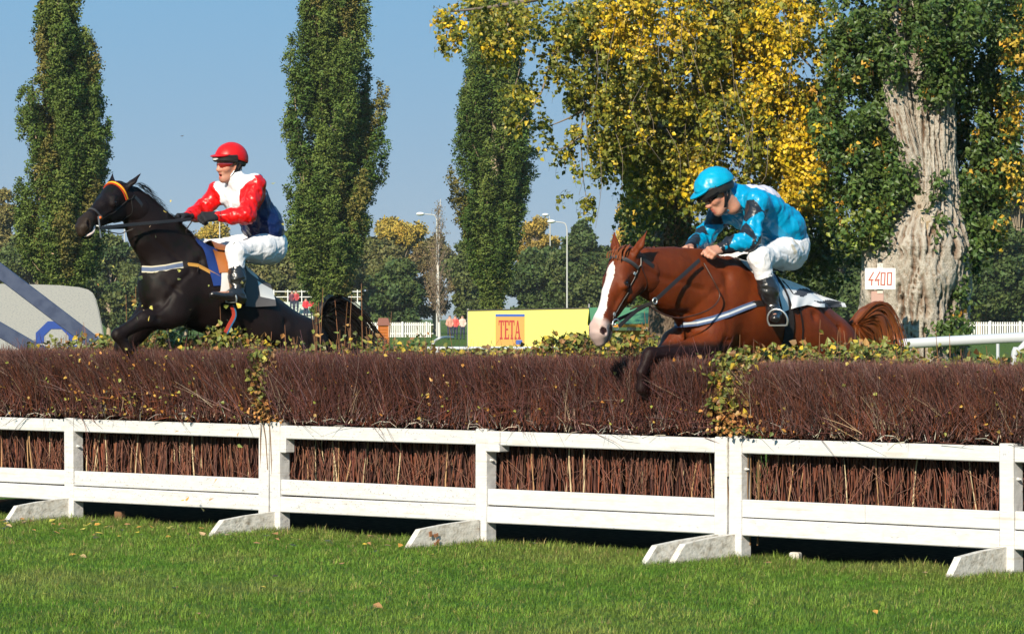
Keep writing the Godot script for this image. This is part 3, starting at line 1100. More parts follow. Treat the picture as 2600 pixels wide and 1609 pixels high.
# a tree far behind: a trunk and a crown of leaf clumps gathered in uneven boughs
func far_tree(label: String, px: float, top: float, half: float, d: float, col: Color, col2: Color, sd: int, mesh: ArrayMesh, dense := 1.0, low := 0.15, called := "broadleaf_tree") -> void:
	rng.seed = sd
	var base := at(px, 804.5, d)
	base.y = 0
	var h := at(px, top, d).y
	var w := 1.12 * half * d / FOC
	var t := thing(called, base, 0.0, label, "tree")
	var tr := begin()
	tube(tr, PackedVector3Array([Vector3(0, -0.1, 0), Vector3(rf(-0.2, 0.2), h * 0.4, 0), Vector3(rf(-0.4, 0.4), h * 0.85, 0)]), 0.02 * h + 0.05, 0.04, 7)
	var rows := PackedFloat32Array()
	var boughs := int(34 * dense) + 8
	for i in boughs:
		var u := rand_dir()
		var s := pow(rf(0.1, 1), 0.4)
		var cy := lerpf(h * low, h, 0.5 + 0.5 * u.y * s)
		var v := (cy / h - low) / (1.0 - low)
		var wide := w * sqrt(clampf(1.0 - pow(absf(v * 2.0 - 0.85) / 1.25, 2.0), 0.08, 1.0))
		var br := rf(0.16, 0.30) * w
		var c := Vector3(u.x * s * maxf(wide - br * 0.6, 0.1), clampf(cy - br * 0.5, h * low, h - br * 0.8), u.z * s * maxf(wide - br, 0.1))
		tube(tr, PackedVector3Array([Vector3(0, c.y * 0.55, 0), c * 0.6 + Vector3(0, c.y * 0.28, 0), c]), 0.06, 0.02, 4)
		var cc := col.lerp(col2, rf(0, 1))
		var n := int(95.0 * br * br * 1.9 + 20.0)
		for k in n:
			var q := rand_dir()
			if q.y < -0.35 and rf(0, 1) < 0.6: q.y = -q.y
			row(rows, rand_basis(rf(0.75, 1.3)), c + Vector3(q.x, q.y * 0.72, q.z) * br * pow(rf(0, 1), 0.25), vary(cc, 0.22))
	part("trunk", tr.commit(), M.bark_far, t)
	scatter("crown", mesh, M.far_leaf, rows, t)

func build_trees() -> void:
	M.bark_limb = mk(Color(0.36, 0.27, 0.18), 0.9, 0.3, true)
	var clump := leaf_clump(9, 0.16, 0.092, 500)
	poplar("tall poplar at the left, behind the black horse's head", [[-330.0, 150, 170], [-150.0, 110, 205], [0.0, 86, 226], [100.0, 62, 236], [180.0, 52, 262], [250.0, 32, 286], [340.0, 44, 284], [420.0, 50, 286], [480.0, 44, 280], [550.0, 38, 272], [620.0, 44, 258], [680.0, 80, 236], [722.0, 140, 190]], 150.0, 128, 601, clump)
	poplar("tall poplar in the middle, right of the jockey in red", [[-380.0, 835, 860], [-160.0, 780, 915], [0.0, 742, 954], [90.0, 738, 960], [170.0, 712, 985], [300.0, 708, 988], [380.0, 702, 990], [450.0, 708, 975], [520.0, 712, 950], [600.0, 718, 948], [680.0, 742, 922], [725.0, 770, 895], [765.0, 800, 868]], 158.0, 134, 602, clump)
	poplar("narrower poplar behind the yellow banner, crossed by hanging yellow twigs", [[-300.0, 1240, 1265], [-120.0, 1195, 1312], [0.0, 1172, 1332], [110.0, 1170, 1345], [180.0, 1158, 1345], [300.0, 1150, 1352], [400.0, 1142, 1378], [480.0, 1148, 1352], [560.0, 1152, 1338], [650.0, 1172, 1320], [720.0, 1208, 1290], [770.0, 1232, 1262]], 166.0, 110, 603, clump)
	poplar("poplar half hidden behind the yellow-leaved tree", [[140.0, 1640, 1665], [250.0, 1600, 1720], [360.0, 1588, 1740], [450.0, 1580, 1745], [560.0, 1578, 1745], [650.0, 1590, 1740], [740.0, 1630, 1700]], 120.0, 90, 604, clump)
	var far := leaf_clump(11, 0.42, 0.30, 501)
	var fine := leaf_clump(9, 0.40, 0.20, 502)
	var g1 := Color(0.072, 0.105, 0.028)
	var g2 := Color(0.112, 0.128, 0.038)
	var g3 := Color(0.050, 0.084, 0.026)
	var yl := Color(0.46, 0.33, 0.055)
	var ol := Color(0.1365, 0.1287, 0.04524)
	far_tree("pale yellowing tree at the far left edge", 5, 478, 85, 330, ol, Color(0.24, 0.20, 0.06), 701, fine, 0.8)
	far_tree("green tree behind the lower left poplar", 90, 590, 120, 310, g1, g2, 702, far)
	far_tree("green tree below the black horse's chin", 275, 600, 95, 300, g3, g2, 703, far)
	far_tree("olive tree behind the black horse's neck", 370, 585, 90, 305, ol, g2, 704, far)
	far_tree("green tree hidden by the black horse's shoulder", 470, 620, 90, 300, g1, g2, 705, far)
	far_tree("thin yellow tree seen between the red jockey's arms and thigh", 545, 548, 72, 340, yl, ol, 706, fine, 0.9, 0.45)
	far_tree("olive tree behind the seat of the jockey in red", 640, 606, 90, 310, ol, g1, 707, far)
	far_tree("dull green tree left of the middle poplar's foot", 725, 590, 85, 305, g2, ol, 708, far)
	far_tree("green tree right behind the middle poplar", 850, 600, 90, 310, g1, ol, 709, far)
	far_tree("golden yellow tree showing over the green ones beside the middle poplar", 1010, 528, 70, 345, yl, Color(0.30, 0.24, 0.05), 710, fine, 1.0, 0.5)
	far_tree("pale green tree below the golden tree", 960, 602, 95, 320, ol, g2, 711, far)
	far_tree("bright dark-green bushy tree with low boughs by the far white fence", 1012, 650, 62, 285, g3, g1, 712, far, 0.9, 0.06)
	far_tree("brownish bare-looking tree left of the narrower poplar", 1105, 590, 70, 325, Color(0.16, 0.115, 0.06), ol, 713, fine, 0.8)
	far_tree("green tree behind the narrower poplar's foot", 1205, 600, 80, 320, g1, g2, 714, far)
	far_tree("yellow-brown feathery tree behind the street lamps", 1362, 548, 62, 350, yl, Color(0.26, 0.19, 0.05), 715, fine, 1.0, 0.4)
	far_tree("dark green tree behind the lamp post over the yellow banner", 1360, 618, 110, 305, g1, g3, 716, far)
	far_tree("green tree left of the chestnut's ears", 1480, 590, 90, 300, g3, g2, 717, far)
	far_tree("ragged dark tree top above the chestnut's ears", 1478, 566, 40, 320, g3, g1, 718, far, 0.5, 0.4)
	far_tree("yellow tree beside the chestnut's left ear", 1600, 508, 62, 330, yl, Color(0.42, 0.29, 0.04), 719, fine, 0.9, 0.3)
	far_tree("green tree behind the chestnut's neck", 1610, 610, 90, 300, g1, g2, 720, far)
	far_tree("dark green tree behind the jockey in turquoise", 1800, 560, 130, 250, g3, g1, 721, far, 1.2, 0.05)
	far_tree("dark green tree between the turquoise jockey and the big trunk", 2000, 560, 130, 240, g3, g1, 722, far, 1.2, 0.05)
	far_tree("shaded green tree left of the number board", 2140, 590, 110, 230, g3, g1, 723, far, 1.2, 0.05)
	far_tree("green tree right of the big trunk", 2490, 480, 120, 235, g1, g3, 724, far, 1.2, 0.04)
	far_tree("tall hazy green tree at the right edge", 2590, 330, 110, 320, ol, g2, 725, far, 1.2, 0.06)
	far_tree("low green bush-like tree behind the right white fence", 2560, 640, 110, 250, g3, g1, 726, far, 1.0, 0.05)
	bare_birch()
	yellow_tree()
	old_poplar()

func bare_birch() -> void:
	rng.seed = 811
	var d := 280.0
	var base := at(1112, 804.5, d)
	base.y = 0
	var t := thing("birch_tree", base, 0.0, "nearly bare thin birch round a white pole by the far fence", "birch tree")
	var st := begin()
	var top := at(1118, 505, d).y
	tube(st, PackedVector3Array([Vector3(0.1, 0, 0), Vector3(0.0, top * 0.5, 0), Vector3(0.2, top, 0)]), 0.13, 0.02, 6)
	part("trunk", st.commit(), mk(Color(0.55, 0.52, 0.47), 0.8), t)
	st = begin()
	var rows := PackedFloat32Array()
	for i in 150:
		var y := top * rf(0.08, 0.95)
		var a := rf(0, TAU)
		var l := rf(0.8, 2.4) * (1.15 - y / top)
		var p := Vector3(0.05, y, 0)
		var q := p + Vector3(cos(a) * l * 0.6, l * 1.2, sin(a) * l * 0.6)
		tube(st, PackedVector3Array([p, p.lerp(q, 0.5) + Vector3(0, -0.1, 0), q]), 0.03, 0.008, 3)
		for k in 7: row(rows, rand_basis(rf(0.3, 0.6)), p.lerp(q, rf(0.4, 1.05)) + rand_dir() * 0.25, vary(Color(0.22, 0.17, 0.10), 0.3))
	part("branches", st.commit(), mk(Color(0.20, 0.14, 0.10), 0.9), t)
	scatter("leaves", leaf_clump(4, 0.3, 0.16, 503), M.far_leaf, rows, t)

func sprig(leaves: int, sd: int, size: float) -> ArrayMesh:      # a hanging twig with single leaves
	var keep := rng.state
	rng.seed = sd
	var st := begin()
	var pts := spline([Vector3.ZERO, Vector3(0.06, -0.03, 0.01), Vector3(0.12, -0.12, 0.0), Vector3(0.14, -0.24, 0.01)], 2)
	tube(st, pts, 0.003, 0.0015, 3, Color(0.55, 0.42, 0.30))
	for i in leaves:
		var p := pts[mini(int(rf(0.15, 1.0) * (pts.size() - 1)), pts.size() - 1)] + rand_dir() * 0.05
		var d := (rand_dir() * 0.8 + Vector3(0, -0.8, 0.1)).normalized()
		var k := rf(0.8, 1.2)
		leaf_shape(st, p, d, (rand_dir() + Vector3(0, 0.3, 0.6)).normalized(), size * rf(0.75, 1.25), size * rf(0.7, 1.05), Color(k, k * rf(0.93, 1.07), k))
	rng.state = keep
	return st.commit()

func yellow_tree() -> void:
	rng.seed = 821
	var d0 := 56.0
	var base := at(1700, 804.5, d0)
	base.y = 0
	var t := thing("yellow_leaved_tree", base, 0.0, "large autumn tree with yellow and olive leaves hanging over the jockey in turquoise", "tree")
	var bark := mk(Color(1, 1, 1), 0.95, 0.2)
	bark.albedo_texture = noise_tex(0.03, [Color(0.05, 0.035, 0.026), Color(0.11, 0.080, 0.058), Color(0.17, 0.13, 0.10)], [0.25, 0.5, 0.8], 83)
	triplanar(bark, Vector3(2.0, 0.6, 2.0))
	bark.normal_enabled = true
	bark.normal_texture = bump_tex(0.03, 84, 12.0, FastNoiseLite.TYPE_SIMPLEX_SMOOTH, 5)
	var P := func(px: float, py: float, d: float) -> Vector3: return at(px, py, d) - base
	var st := begin()
	tube(st, spline([Vector3(-0.1, -0.1, 0), P.call(1702, 700, 56.5), P.call(1712, 560, 56.5), P.call(1742, 380, 56.5), P.call(1800, 190, 56.5), P.call(1838, 40, 56.5), P.call(1862, -120, 56.5)], 5), 0.34, 0.19, 14)
	part("trunk", st.commit(), bark, t)
	st = begin()
	var limbs := [
		[[1740, 380, 56.4], [1650, 300, 56.0], [1580, 190, 55.0], [1500, 135, 54.0], [1400, 118, 53.0]],
		[[1800, 190, 56.4], [1700, 128, 55.5], [1600, 133, 54.5], [1487, 128, 53.5], [1370, 140, 52.5]],
		[[1838, 40, 56.4], [1700, -20, 55.0], [1520, -30, 54.0], [1350, 0, 53.0], [1230, 20, 52.5], [1130, 30, 52.0]],
		[[1838, 40, 56.4], [1900, 60, 55.0], [1980, 90, 54.0], [2060, 170, 53.0]],
		[[1790, 220, 56.4], [1880, 220, 55.2], [1960, 280, 54.0], [2040, 380, 53.2]],
		[[1742, 380, 56.4], [1830, 360, 55.0], [1920, 420, 54.0]],
		[[1530, 128, 53.7], [1510, 185, 53.4], [1492, 240, 53.2], [1476, 330, 53.0], [1480, 440, 53.0], [1492, 520, 53.0]],
		[[1420, 120, 53.0], [1395, 170, 52.8], [1372, 240, 52.6], [1330, 300, 52.4], [1310, 325, 52.3]],
		[[1540, 230, 53.5], [1480, 280, 53.2], [1420, 310, 53.0], [1375, 325, 52.8]],
		[[1480, 340, 53.0], [1440, 372, 52.8], [1405, 380, 52.7]],
		[[1600, 190, 54.5], [1575, 290, 54.0], [1545, 360, 53.6], [1515, 410, 53.4]],
		[[1300, 10, 52.8], [1290, 80, 52.6], [1320, 160, 52.5], [1300, 240, 52.4]]]
	for l in limbs:
		var pts := []
		for q in l: pts.append(P.call(q[0], q[1], q[2]))
		var first: bool = l[0][2] > 56.0
		tube(st, spline(pts, 5), 0.085 if first else 0.022, 0.012 if first else 0.004, 6)
	for i in 50:      # bare hanging twigs
		var p: Vector3 = P.call(rf(1480, 2080), rf(0, 420), rf(50.8, 54))
		tube(st, spline([p, p + Vector3(rf(-0.2, 0.2), -rf(0.3, 0.6), 0.05), p + Vector3(rf(-0.3, 0.3), -rf(0.7, 1.3), 0.1)], 3), 0.006, 0.003, 3)
	part("limbs", st.commit(), mk(Color(0.20, 0.155, 0.115), 0.9), t)
	# sprays of leaves: [column, row, half width, half height, distance, depth, sprigs]
	var sprays := [
		[1740, 60, 285, 150, 54.0, 2.2, 1850], [1960, 130, 190, 210, 53.5, 2.4, 1750], [1690, 300, 190, 190, 54.5, 1.6, 1350], [1890, 340, 190, 160, 53.8, 2.0, 1250], [2040, 400, 95, 150, 52.6, 1.4, 780],
		[1580, 190, 120, 190, 53.6, 1.6, 820], [1560, 360, 60, 70, 53.4, 0.8, 170], [1990, 520, 60, 50, 52.6, 0.8, 130], [1840, 470, 110, 60, 53.6, 1.2, 300], [1640, 480, 85, 90, 55.0, 0.9, 300], [1880, 585, 90, 45, 54.0, 0.8, 170],
		[1960, 560, 110, 90, 56.5, 0.6, 200], [2080, 330, 60, 160, 53.0, 0.8, 220],
		[2060, 560, 90, 110, 56.6, 0.7, 330], [2120, 640, 70, 100, 56.8, 0.6, 240], [1960, 660, 110, 90, 57.2, 0.6, 300], [1640, 570, 60, 80, 57.2, 0.6, 170],
		[1440, 60, 130, 80, 53.0, 1.2, 330], [1270, 30, 120, 45, 52.4, 0.8, 190], [1140, 25, 42, 30, 52.0, 0.4, 40], [1150, 80, 34, 26, 52.0, 0.4, 34], [1300, 110, 58, 75, 52.5, 0.6, 95], [1330, 232, 48, 28, 52.5, 0.4, 42],
		[1245, 120, 30, 40, 52.3, 0.4, 22], [1315, 312, 26, 22, 52.3, 0.3, 18], [1388, 325, 28, 32, 52.6, 0.3, 26], [1450, 150, 56, 85, 53.0, 0.8, 165], [1462, 262, 30, 28, 53.0, 0.4, 30], [1464, 330, 16, 44, 53.0, 0.3, 20],
		[1450, 376, 52, 14, 52.9, 0.3, 20], [1548, 352, 38, 38, 53.4, 0.4, 44], [1512, 406, 14, 18, 53.2, 0.2, 8], [1462, 425, 12, 14, 53.0, 0.2, 6], [1492, 430, 14, 16, 53.0, 0.2, 7], [1488, 500, 20, 34, 53.0, 0.3, 19], [1430, 482, 8, 10, 52.9, 0.2, 4], [1505, 225, 24, 34, 53.3, 0.3, 26],
		[1700, -160, 420, 110, 54.5, 2.6, 900], [2000, -170, 200, 110, 54.5, 2.6, 500]]
	var yel := [[1640, 50, 130, 80, 0.95], [1740, 30, 90, 60, 0.7], [1980, 110, 120, 140, 0.8], [2060, 60, 90, 60, 0.7], [2040, 400, 90, 140, 0.95], [1960, 230, 80, 60, 0.5], [2020, 500, 70, 50, 0.9], [1800, 440, 60, 40, 0.6], [1130, 60, 60, 40, 0.4], [1300, 150, 60, 60, 0.35], [1900, 590, 60, 30, 0.7]]
	var rows := [PackedFloat32Array(), PackedFloat32Array()]
	for s in sprays:
		var cu := Vector3.ZERO
		for i in s[6]:
			if i % 16 == 0: cu = rand_dir() * pow(rf(0, 1), 0.36)
			var u := cu
			var small: float = clampf(s[2] / 60.0, 0.4, 1.0)
			var px: float = s[0] + u.x * s[2] + 17.0 * small * rng.randfn()
			var py: float = s[1] + u.y * s[3] + 20.0 * small * rng.randfn()
			var p: Vector3 = P.call(px, py, s[4] - u.z * s[5] + 0.16 * rng.randfn())
			var gap := fur_noise.get_noise_3d(px * 0.012, py * 0.012, s[4] * 0.7)
			if gap < -0.28 and s[6] > 150: continue
			var y := 0.03 + 0.32 * maxf(fur_noise.get_noise_3d(px * 0.009 + 40.0, py * 0.009, 3.0), 0.0)
			for q in yel:
				var e := pow((px - q[0]) / q[2], 2.0) + pow((py - q[1]) / q[3], 2.0)
				if e < 1.3: y = maxf(y, q[4] * clampf(1.5 - e, 0.0, 1.0))
			var c := Color(0.1716, 0.175, 0.02059)
			if rf(0, 1) < 0.3: c = Color(0.09282, 0.1127, 0.01724)
			if rf(0, 1) < 0.22: c = Color(0.38, 0.30, 0.028)
			if py > 530.0: c = Color(0.055, 0.085, 0.018) if rf(0, 1) < 0.85 else Color(0.18, 0.20, 0.03)
			if rf(0, 1) < y and (py < 530.0 or px < 1950.0): c = Color(0.565, 0.385, 0.014) if rf(0, 1) < 0.7 else Color(0.442, 0.306, 0.0255)
			row(rows[rng.randi() % 2], Basis(Vector3.UP, rf(0, TAU)) * Basis(Vector3.RIGHT, rf(-0.4, 0.4)) * Basis.from_scale(Vector3.ONE * rf(0.75, 1.15)), p, vary(c, 0.22))
	for k in 2: scatter("leaves", sprig(8, 840 + k, 0.070), M.leaf, rows[k], t)
	# brown dead leaves clinging to the lower trunk
	var dead := PackedFloat32Array()
	for i in 260:
		var py := rf(395, 640)
		var p: Vector3 = P.call(1728 - (py - 400) * 0.08 + rng.randfn() * 22.0, py, 56.1 - rf(0.0, 0.5))
		var c := vary(Color(0.17, 0.085, 0.04), 0.35)
		if rf(0, 1) < 0.15: c = vary(Color(0.40, 0.22, 0.12), 0.2)
		if rf(0, 1) < 0.3: c = vary(Color(0.06, 0.085, 0.02), 0.2)
		row(dead, Basis(Vector3.UP, rf(0, TAU)) * Basis.from_scale(Vector3.ONE * rf(0.7, 1.1)), p, c)
	scatter("dead_leaves", sprig(7, 845, 0.07), M.leaf, dead, t)

func old_poplar() -> void:
	rng.seed = 831
	var d := 52.0
	var base := at(2330, 804.5, d)
	base.y = 0
	var t := thing("old_poplar_tree", base, 0.0, "huge old tree with pale furrowed trunk and dark leafy sprouts at the right", "tree")
	var pr := [[-260.0, 2330, 2420], [-100.0, 2310, 2420], [60.0, 2300, 2418], [200.0, 2292, 2416], [330.0, 2286, 2424], [440.0, 2290, 2428], [520.0, 2276, 2432], [575.0, 2226, 2448], [625.0, 2190, 2466], [660.0, 2188, 2464], [700.0, 2182, 2462], [774.0, 2180, 2450], [850.0, 2174, 2448], [960.0, 2180, 2450], [1082.0, 2150, 2480]]
	var ridge := FastNoiseLite.new()
	ridge.seed = 17
	ridge.frequency = 1.0
	ridge.fractal_type = FastNoiseLite.FRACTAL_RIDGED
	ridge.fractal_octaves = 3
	var plainn := FastNoiseLite.new()
	plainn.seed = 18
	plainn.frequency = 1.0
	var bm := mk(Color(1, 1, 1), 0.95, 0.2, true)
	bm.normal_enabled = true
	bm.normal_texture = bump_tex(0.05, 86, 10.0, FastNoiseLite.TYPE_SIMPLEX_SMOOTH, 5)
	triplanar(bm, Vector3(2.4, 0.9, 2.4))
	bm.albedo_texture = noise_tex(0.035, [Color(0.55, 0.50, 0.45), Color(0.92, 0.90, 0.87), Color(1, 1, 1), Color(1, 1, 1)], [0.12, 0.36, 0.6, 1.0], 88, 512, FastNoiseLite.TYPE_SIMPLEX_SMOOTH, 5)
	var C0 := []
	var R0 := []
	for j in 331:
		var py: float = lerpf(pr[-1][0], pr[0][0], j / 330.0)
		var q := profile_at(pr, py)
		var c := at((q.x + q.y) / 2.0, py, d) - base
		c.z += 0.15 * sin(py * 0.004)
		C0.append(c)
		R0.append((q.y - q.x) * 0.5 * d / FOC)
	part("trunk", bark(C0, R0, 210, 1.0, ridge, plainn, true), bm, t)
	var P := func(px: float, py: float, dd: float) -> Vector3: return at(px, py, dd) - base
	# a second stem on the left, a burr with a cut branch, two knot holes
	var st := begin()
	C0 = []
	R0 = []
	var sp := spline([P.call(2352, 520, 51.9), P.call(2312, 400, 51.62), P.call(2282, 270, 51.55), P.call(2270, 130, 51.6), P.call(2276, 0, 51.7), P.call(2300, -140, 51.9)], 24)
	for j in sp.size():
		C0.append(sp[j])
		R0.append(lerpf(0.24, 0.13, float(j) / sp.size()))
	part("side_stem", bark(C0, R0, 80, 0.55, ridge, plainn, false), bm, t)
	var f := Field.new(0.02)
	f.ball(P.call(2354, 573, 51.40), 0.11, 24.0)
	f.bone(P.call(2352, 565, 51.40), P.call(2346, 640, 51.45), 0.12, 0.10, 22.0)
	f.bone(P.call(2336, 505, 51.50), P.call(2342, 550, 51.46), 0.11, 0.12, 22.0)
	f.ball(P.call(2360, 572, 51.24), 0.045, 60.0, Vector3.ZERO, 1.0, true)
	f.bone(P.call(2334, 518, 51.34), P.call(2336, 530, 51.34), 0.030, 0.026, 60.0, Vector3.ZERO, 1.0, true)
	f.fill()
	var paint := func(p: Vector3, n: Vector3) -> Color:
		var c := Color(0.37, 0.315, 0.255) * (1.0 + 0.35 * plainn.get_noise_3dv(p * Vector3(9, 4, 9)))
		if p.distance_to(P.call(2360, 573, 51.26)) < 0.07: c = Color(0.44, 0.34, 0.22)
		if p.distance_to(P.call(2335, 524, 51.36)) < 0.042: c = Color(0.14, 0.10, 0.07)
		return c
	part("burr", solid([f.mesh()], paint, fold_shift(0.035, Vector3(9, 2.5, 9))), bm, t)
	# leafy sprouts: [column, row, half width, half height, distance, depth, sprigs]
	var masses := [[2180, 330, 105, 120, 51.0, 0.7, 640], [2190, 470, 100, 120, 51.0, 0.7, 640], [2225, 560, 45, 50, 50.8, 0.4, 110], [2262, 420, 45, 110, 50.7, 0.3, 150], [2490, 330, 85, 140, 51.6, 0.8, 560], [2500, 500, 85, 140, 51.5, 0.7, 620], [2470, 620, 55, 45, 51.2, 0.4, 110], [2400, 560, 30, 45, 50.7, 0.2, 22], [2345, 455, 50, 14, 50.7, 0.2, 16],
		[2400, 60, 230, 130, 51.0, 1.3, 1350], [2200, 90, 130, 130, 51.4, 1.0, 620], [2350, 180, 90, 40, 50.6, 0.4, 120], [2520, 170, 80, 110, 51.6, 0.9, 330], [2590, 60, 90, 160, 52.5, 1.0, 500], [2300, -140, 360, 110, 52.0, 1.8, 800], [2440, 760, 20, 60, 50.9, 0.2, 22], [2420, 835, 60, 22, 50.5, 0.4, 60]]
	var rows := PackedFloat32Array()
	for s in masses:
		var cu := Vector3.ZERO
		for i in s[6]:
			if i % 14 == 0: cu = Vector3(rng.randfn(), rng.randfn(), rng.randfn()).limit_length(2.0) * 0.55
			var u := cu
			var px: float = s[0] + u.x * s[2] + 13.0 * rng.randfn()
			var py: float = s[1] + u.y * s[3] + 18.0 * rng.randfn()
			if s[6] > 200 and fur_noise.get_noise_3d(px * 0.016, py * 0.016, 9.0) < -0.33: continue
			var c := Color(0.0365, 0.07665, 0.0146).lerp(Color(0.07665, 0.1205, 0.02482), rf(0, 1))
			if py > 480.0 and px < 2300.0 and rf(0, 1) < 0.35: c = Color(0.17, 0.21, 0.03)
			if px > 2540.0 and rf(0, 1) < 0.3: c = Color(0.42, 0.28, 0.03)
			if rf(0, 1) < 0.03: c = Color(0.45, 0.25, 0.03)
			row(rows, Basis(Vector3.UP, rf(0, TAU)) * Basis(Vector3.RIGHT, rf(-0.5, 0.5)) * Basis.from_scale(Vector3.ONE * rf(0.75, 1.2)), P.call(px, py, s[4] + 0.7 - u.z * s[5] * 0.7 + 0.1 * rng.randfn()), vary(c, 0.25))
	scatter("leaves", sprig(8, 850, 0.074), M.leaf, rows, t)
	var gold := PackedFloat32Array()
	for i in 90:
		row(gold, Basis(Vector3.UP, rf(0, TAU)) * Basis.from_scale(Vector3.ONE * rf(0.8, 1.1)), P.call(2585 + rng.randfn() * 26, (265 if i < 60 else 450) + rng.randfn() * 32, 52.2 + rf(-0.4, 0.4)), vary(Color(0.50, 0.32, 0.03), 0.25))
	scatter("yellow_leaves", sprig(8, 851, 0.066), M.leaf, gold, t)
	st = begin()
	for i in 16:
		var left := rf(0, 1) < 1.75
		var px := rf(2190, 2275) if left else rf(2445, 2540)
		var py := rf(560, 650) if left else rf(560, 680)
		var p: Vector3 = P.call(px, py, 51.5)
		tube(st, spline([p, p + Vector3(rf(-0.1, 0.1), rf(0.2, 0.4), -0.1), p + Vector3(rf(-0.25, 0.25), rf(0.5, 0.9), -0.35)], 3), 0.008, 0.003, 4)
	part("sprout_stems", st.commit(), mk(Color(0.27, 0.18, 0.10), 0.9), t)

# furrowed bark lofted along centres with radii
func bark(C0: Array, R0: Array, nu: int, depth: float, ridge: FastNoiseLite, plainn: FastNoiseLite, roots: bool) -> ArrayMesh:
	var V := PackedVector3Array()
	var C := PackedColorArray()
	var nv := C0.size() - 1
	for j in nv + 1:
		var c: Vector3 = C0[j]
		for i in nu:
			var a := TAU * i / nu
			var w := a + 0.13 * plainn.get_noise_2d(c.y * 0.9, cos(a) * 2.0) + 0.04 * plainn.get_noise_2d(c.y * 4.0, cos(a) * 3.0)
			var rg := ridge.get_noise_3dv(Vector3(cos(w) * 4.6, c.y * 0.42, sin(w) * 4.6))
			var rg2 := ridge.get_noise_3dv(Vector3(cos(w) * 8.0 + 5.0, c.y * 1.0, sin(w) * 8.0))
			var lump := plainn.get_noise_3dv(Vector3(cos(a) * 1.4, c.y * 0.9, sin(a) * 1.4))
			var flake := plainn.get_noise_3dv(Vector3(cos(a) * 14.0, c.y * 6.0, sin(a) * 14.0))
			# ridged noise peaks sharply: turned inwards its crests are the cracks
			var crack := smoothstep(0.40, 0.80, rg)
			var crack2 := smoothstep(0.48, 0.85, rg2)
			var dr := depth * (-0.10 * crack - 0.045 * crack2 + 0.06 * lump + 0.016 * flake + 0.02 * rg)
			if roots:
				var low := clampf((2.9 - c.y) / 1.2, 0.0, 1.0)
				dr += 0.06 * sin(a * 5.0 + 1.2 + plainn.get_noise_1d(c.y) * 1.5) * low
			V.append(c + Vector3(cos(a), 0, sin(a)) * (float(R0[j]) + dr))
			var tone := 0.5 + 0.5 * plainn.get_noise_3dv(Vector3(cos(a) * 3.0 + 7.0, c.y * 1.4, sin(a) * 3.0))
			var col := Color(0.315, 0.278, 0.235).lerp(Color(0.44, 0.41, 0.365), tone)
			col = col.lerp(Color(0.15, 0.092, 0.060), clampf(crack * 0.95 + crack2 * 0.6, 0.0, 0.95))
			C.append(col * (1.0 + 0.14 * flake))
	var I := PackedInt32Array()
	for j in nv:
		for i in nu:
			var i2 := (i + 1) % nu
			var a := j * nu + i
			var b := j * nu + i2
			I.append_array(PackedInt32Array([a, b, b + nu, a, b + nu, a + nu]))
	var N := Field.normals(V, I)
	var k0 := nu * (nv / 2)
	if N[k0].dot(V[k0] - (C0[nv / 2] as Vector3)) < 0.0:
		for k in range(0, I.size(), 3):
			var s := I[k + 1]
			I[k + 1] = I[k + 2]
			I[k + 2] = s
		N = Field.normals(V, I)
	var arr := []
	arr.resize(Mesh.ARRAY_MAX)
	arr[Mesh.ARRAY_VERTEX] = V
	arr[Mesh.ARRAY_INDEX] = I
	arr[Mesh.ARRAY_NORMAL] = N
	arr[Mesh.ARRAY_COLOR] = C
	var am := ArrayMesh.new()
	am.add_surface_from_arrays(Mesh.PRIMITIVE_TRIANGLES, arr)
	return am

# ---------------------------------------------------------------- things behind the jump
func prism(pts: Array, c: Vector3, depth: float, xb := Basis()) -> ArrayMesh:      # an outline (x, y) pushed back by depth
	var p := PackedVector2Array()
	for q in pts: p.append(q)
	var idx := Geometry2D.triangulate_polygon(p)
	var st := begin()
	for z in [0.0, -depth]:
		var n: Vector3 = xb * Vector3(0, 0, 1 if z == 0.0 else -1)
		for i in range(0, idx.size(), 3):
			var v := []
			for k in 3: v.append([c + xb * Vector3(p[idx[i + k]].x, p[idx[i + k]].y, z), n])
			tri(st, v[0], v[1], v[2], Color.WHITE)
	var area := 0.0
	for i in p.size(): area += p[i].cross(p[(i + 1) % p.size()])
	for i in p.size():
		var a := p[i]
		var b := p[(i + 1) % p.size()]
		var n2 := Vector2(b.y - a.y, a.x - b.x).normalized() * signf(area)
		_quad(st, c + xb * Vector3(a.x, a.y, 0), c + xb * Vector3(b.x, b.y, 0), c + xb * Vector3(b.x, b.y, -depth), c + xb * Vector3(a.x, a.y, -depth), xb * Vector3(n2.x, n2.y, 0), Color.WHITE)
	return st.commit()

func rect_px(parent: Node, called: String, x0: float, y0: float, x1: float, y1: float, d: float, depth: float, m: Material, origin: Vector3, ch := 0.004) -> MeshInstance3D:
	var a := at(x0, y0, d) - origin
	var b := at(x1, y1, d) - origin
	return part(called, box_mesh(Vector3(b.x - a.x, a.y - b.y, depth), ch), m, parent, Vector3((a.x + b.x) / 2, (a.y + b.y) / 2, a.z - depth / 2))

func build_background_things() -> void:
	rng.seed = 901
	trailer()
	wing()
	number_board()
	banner()
	hut()
	booth()
	rails()
	far_fence("white picket fence far behind, left part beside the wooden booth", 880, 1100, 280.0, 1.17, 20)
	far_fence("white picket fence far behind at the right edge, under dark trees", 2415, 2690, 225.0, 1.28, 60)
	terrace()
	lamps()
	spectators()

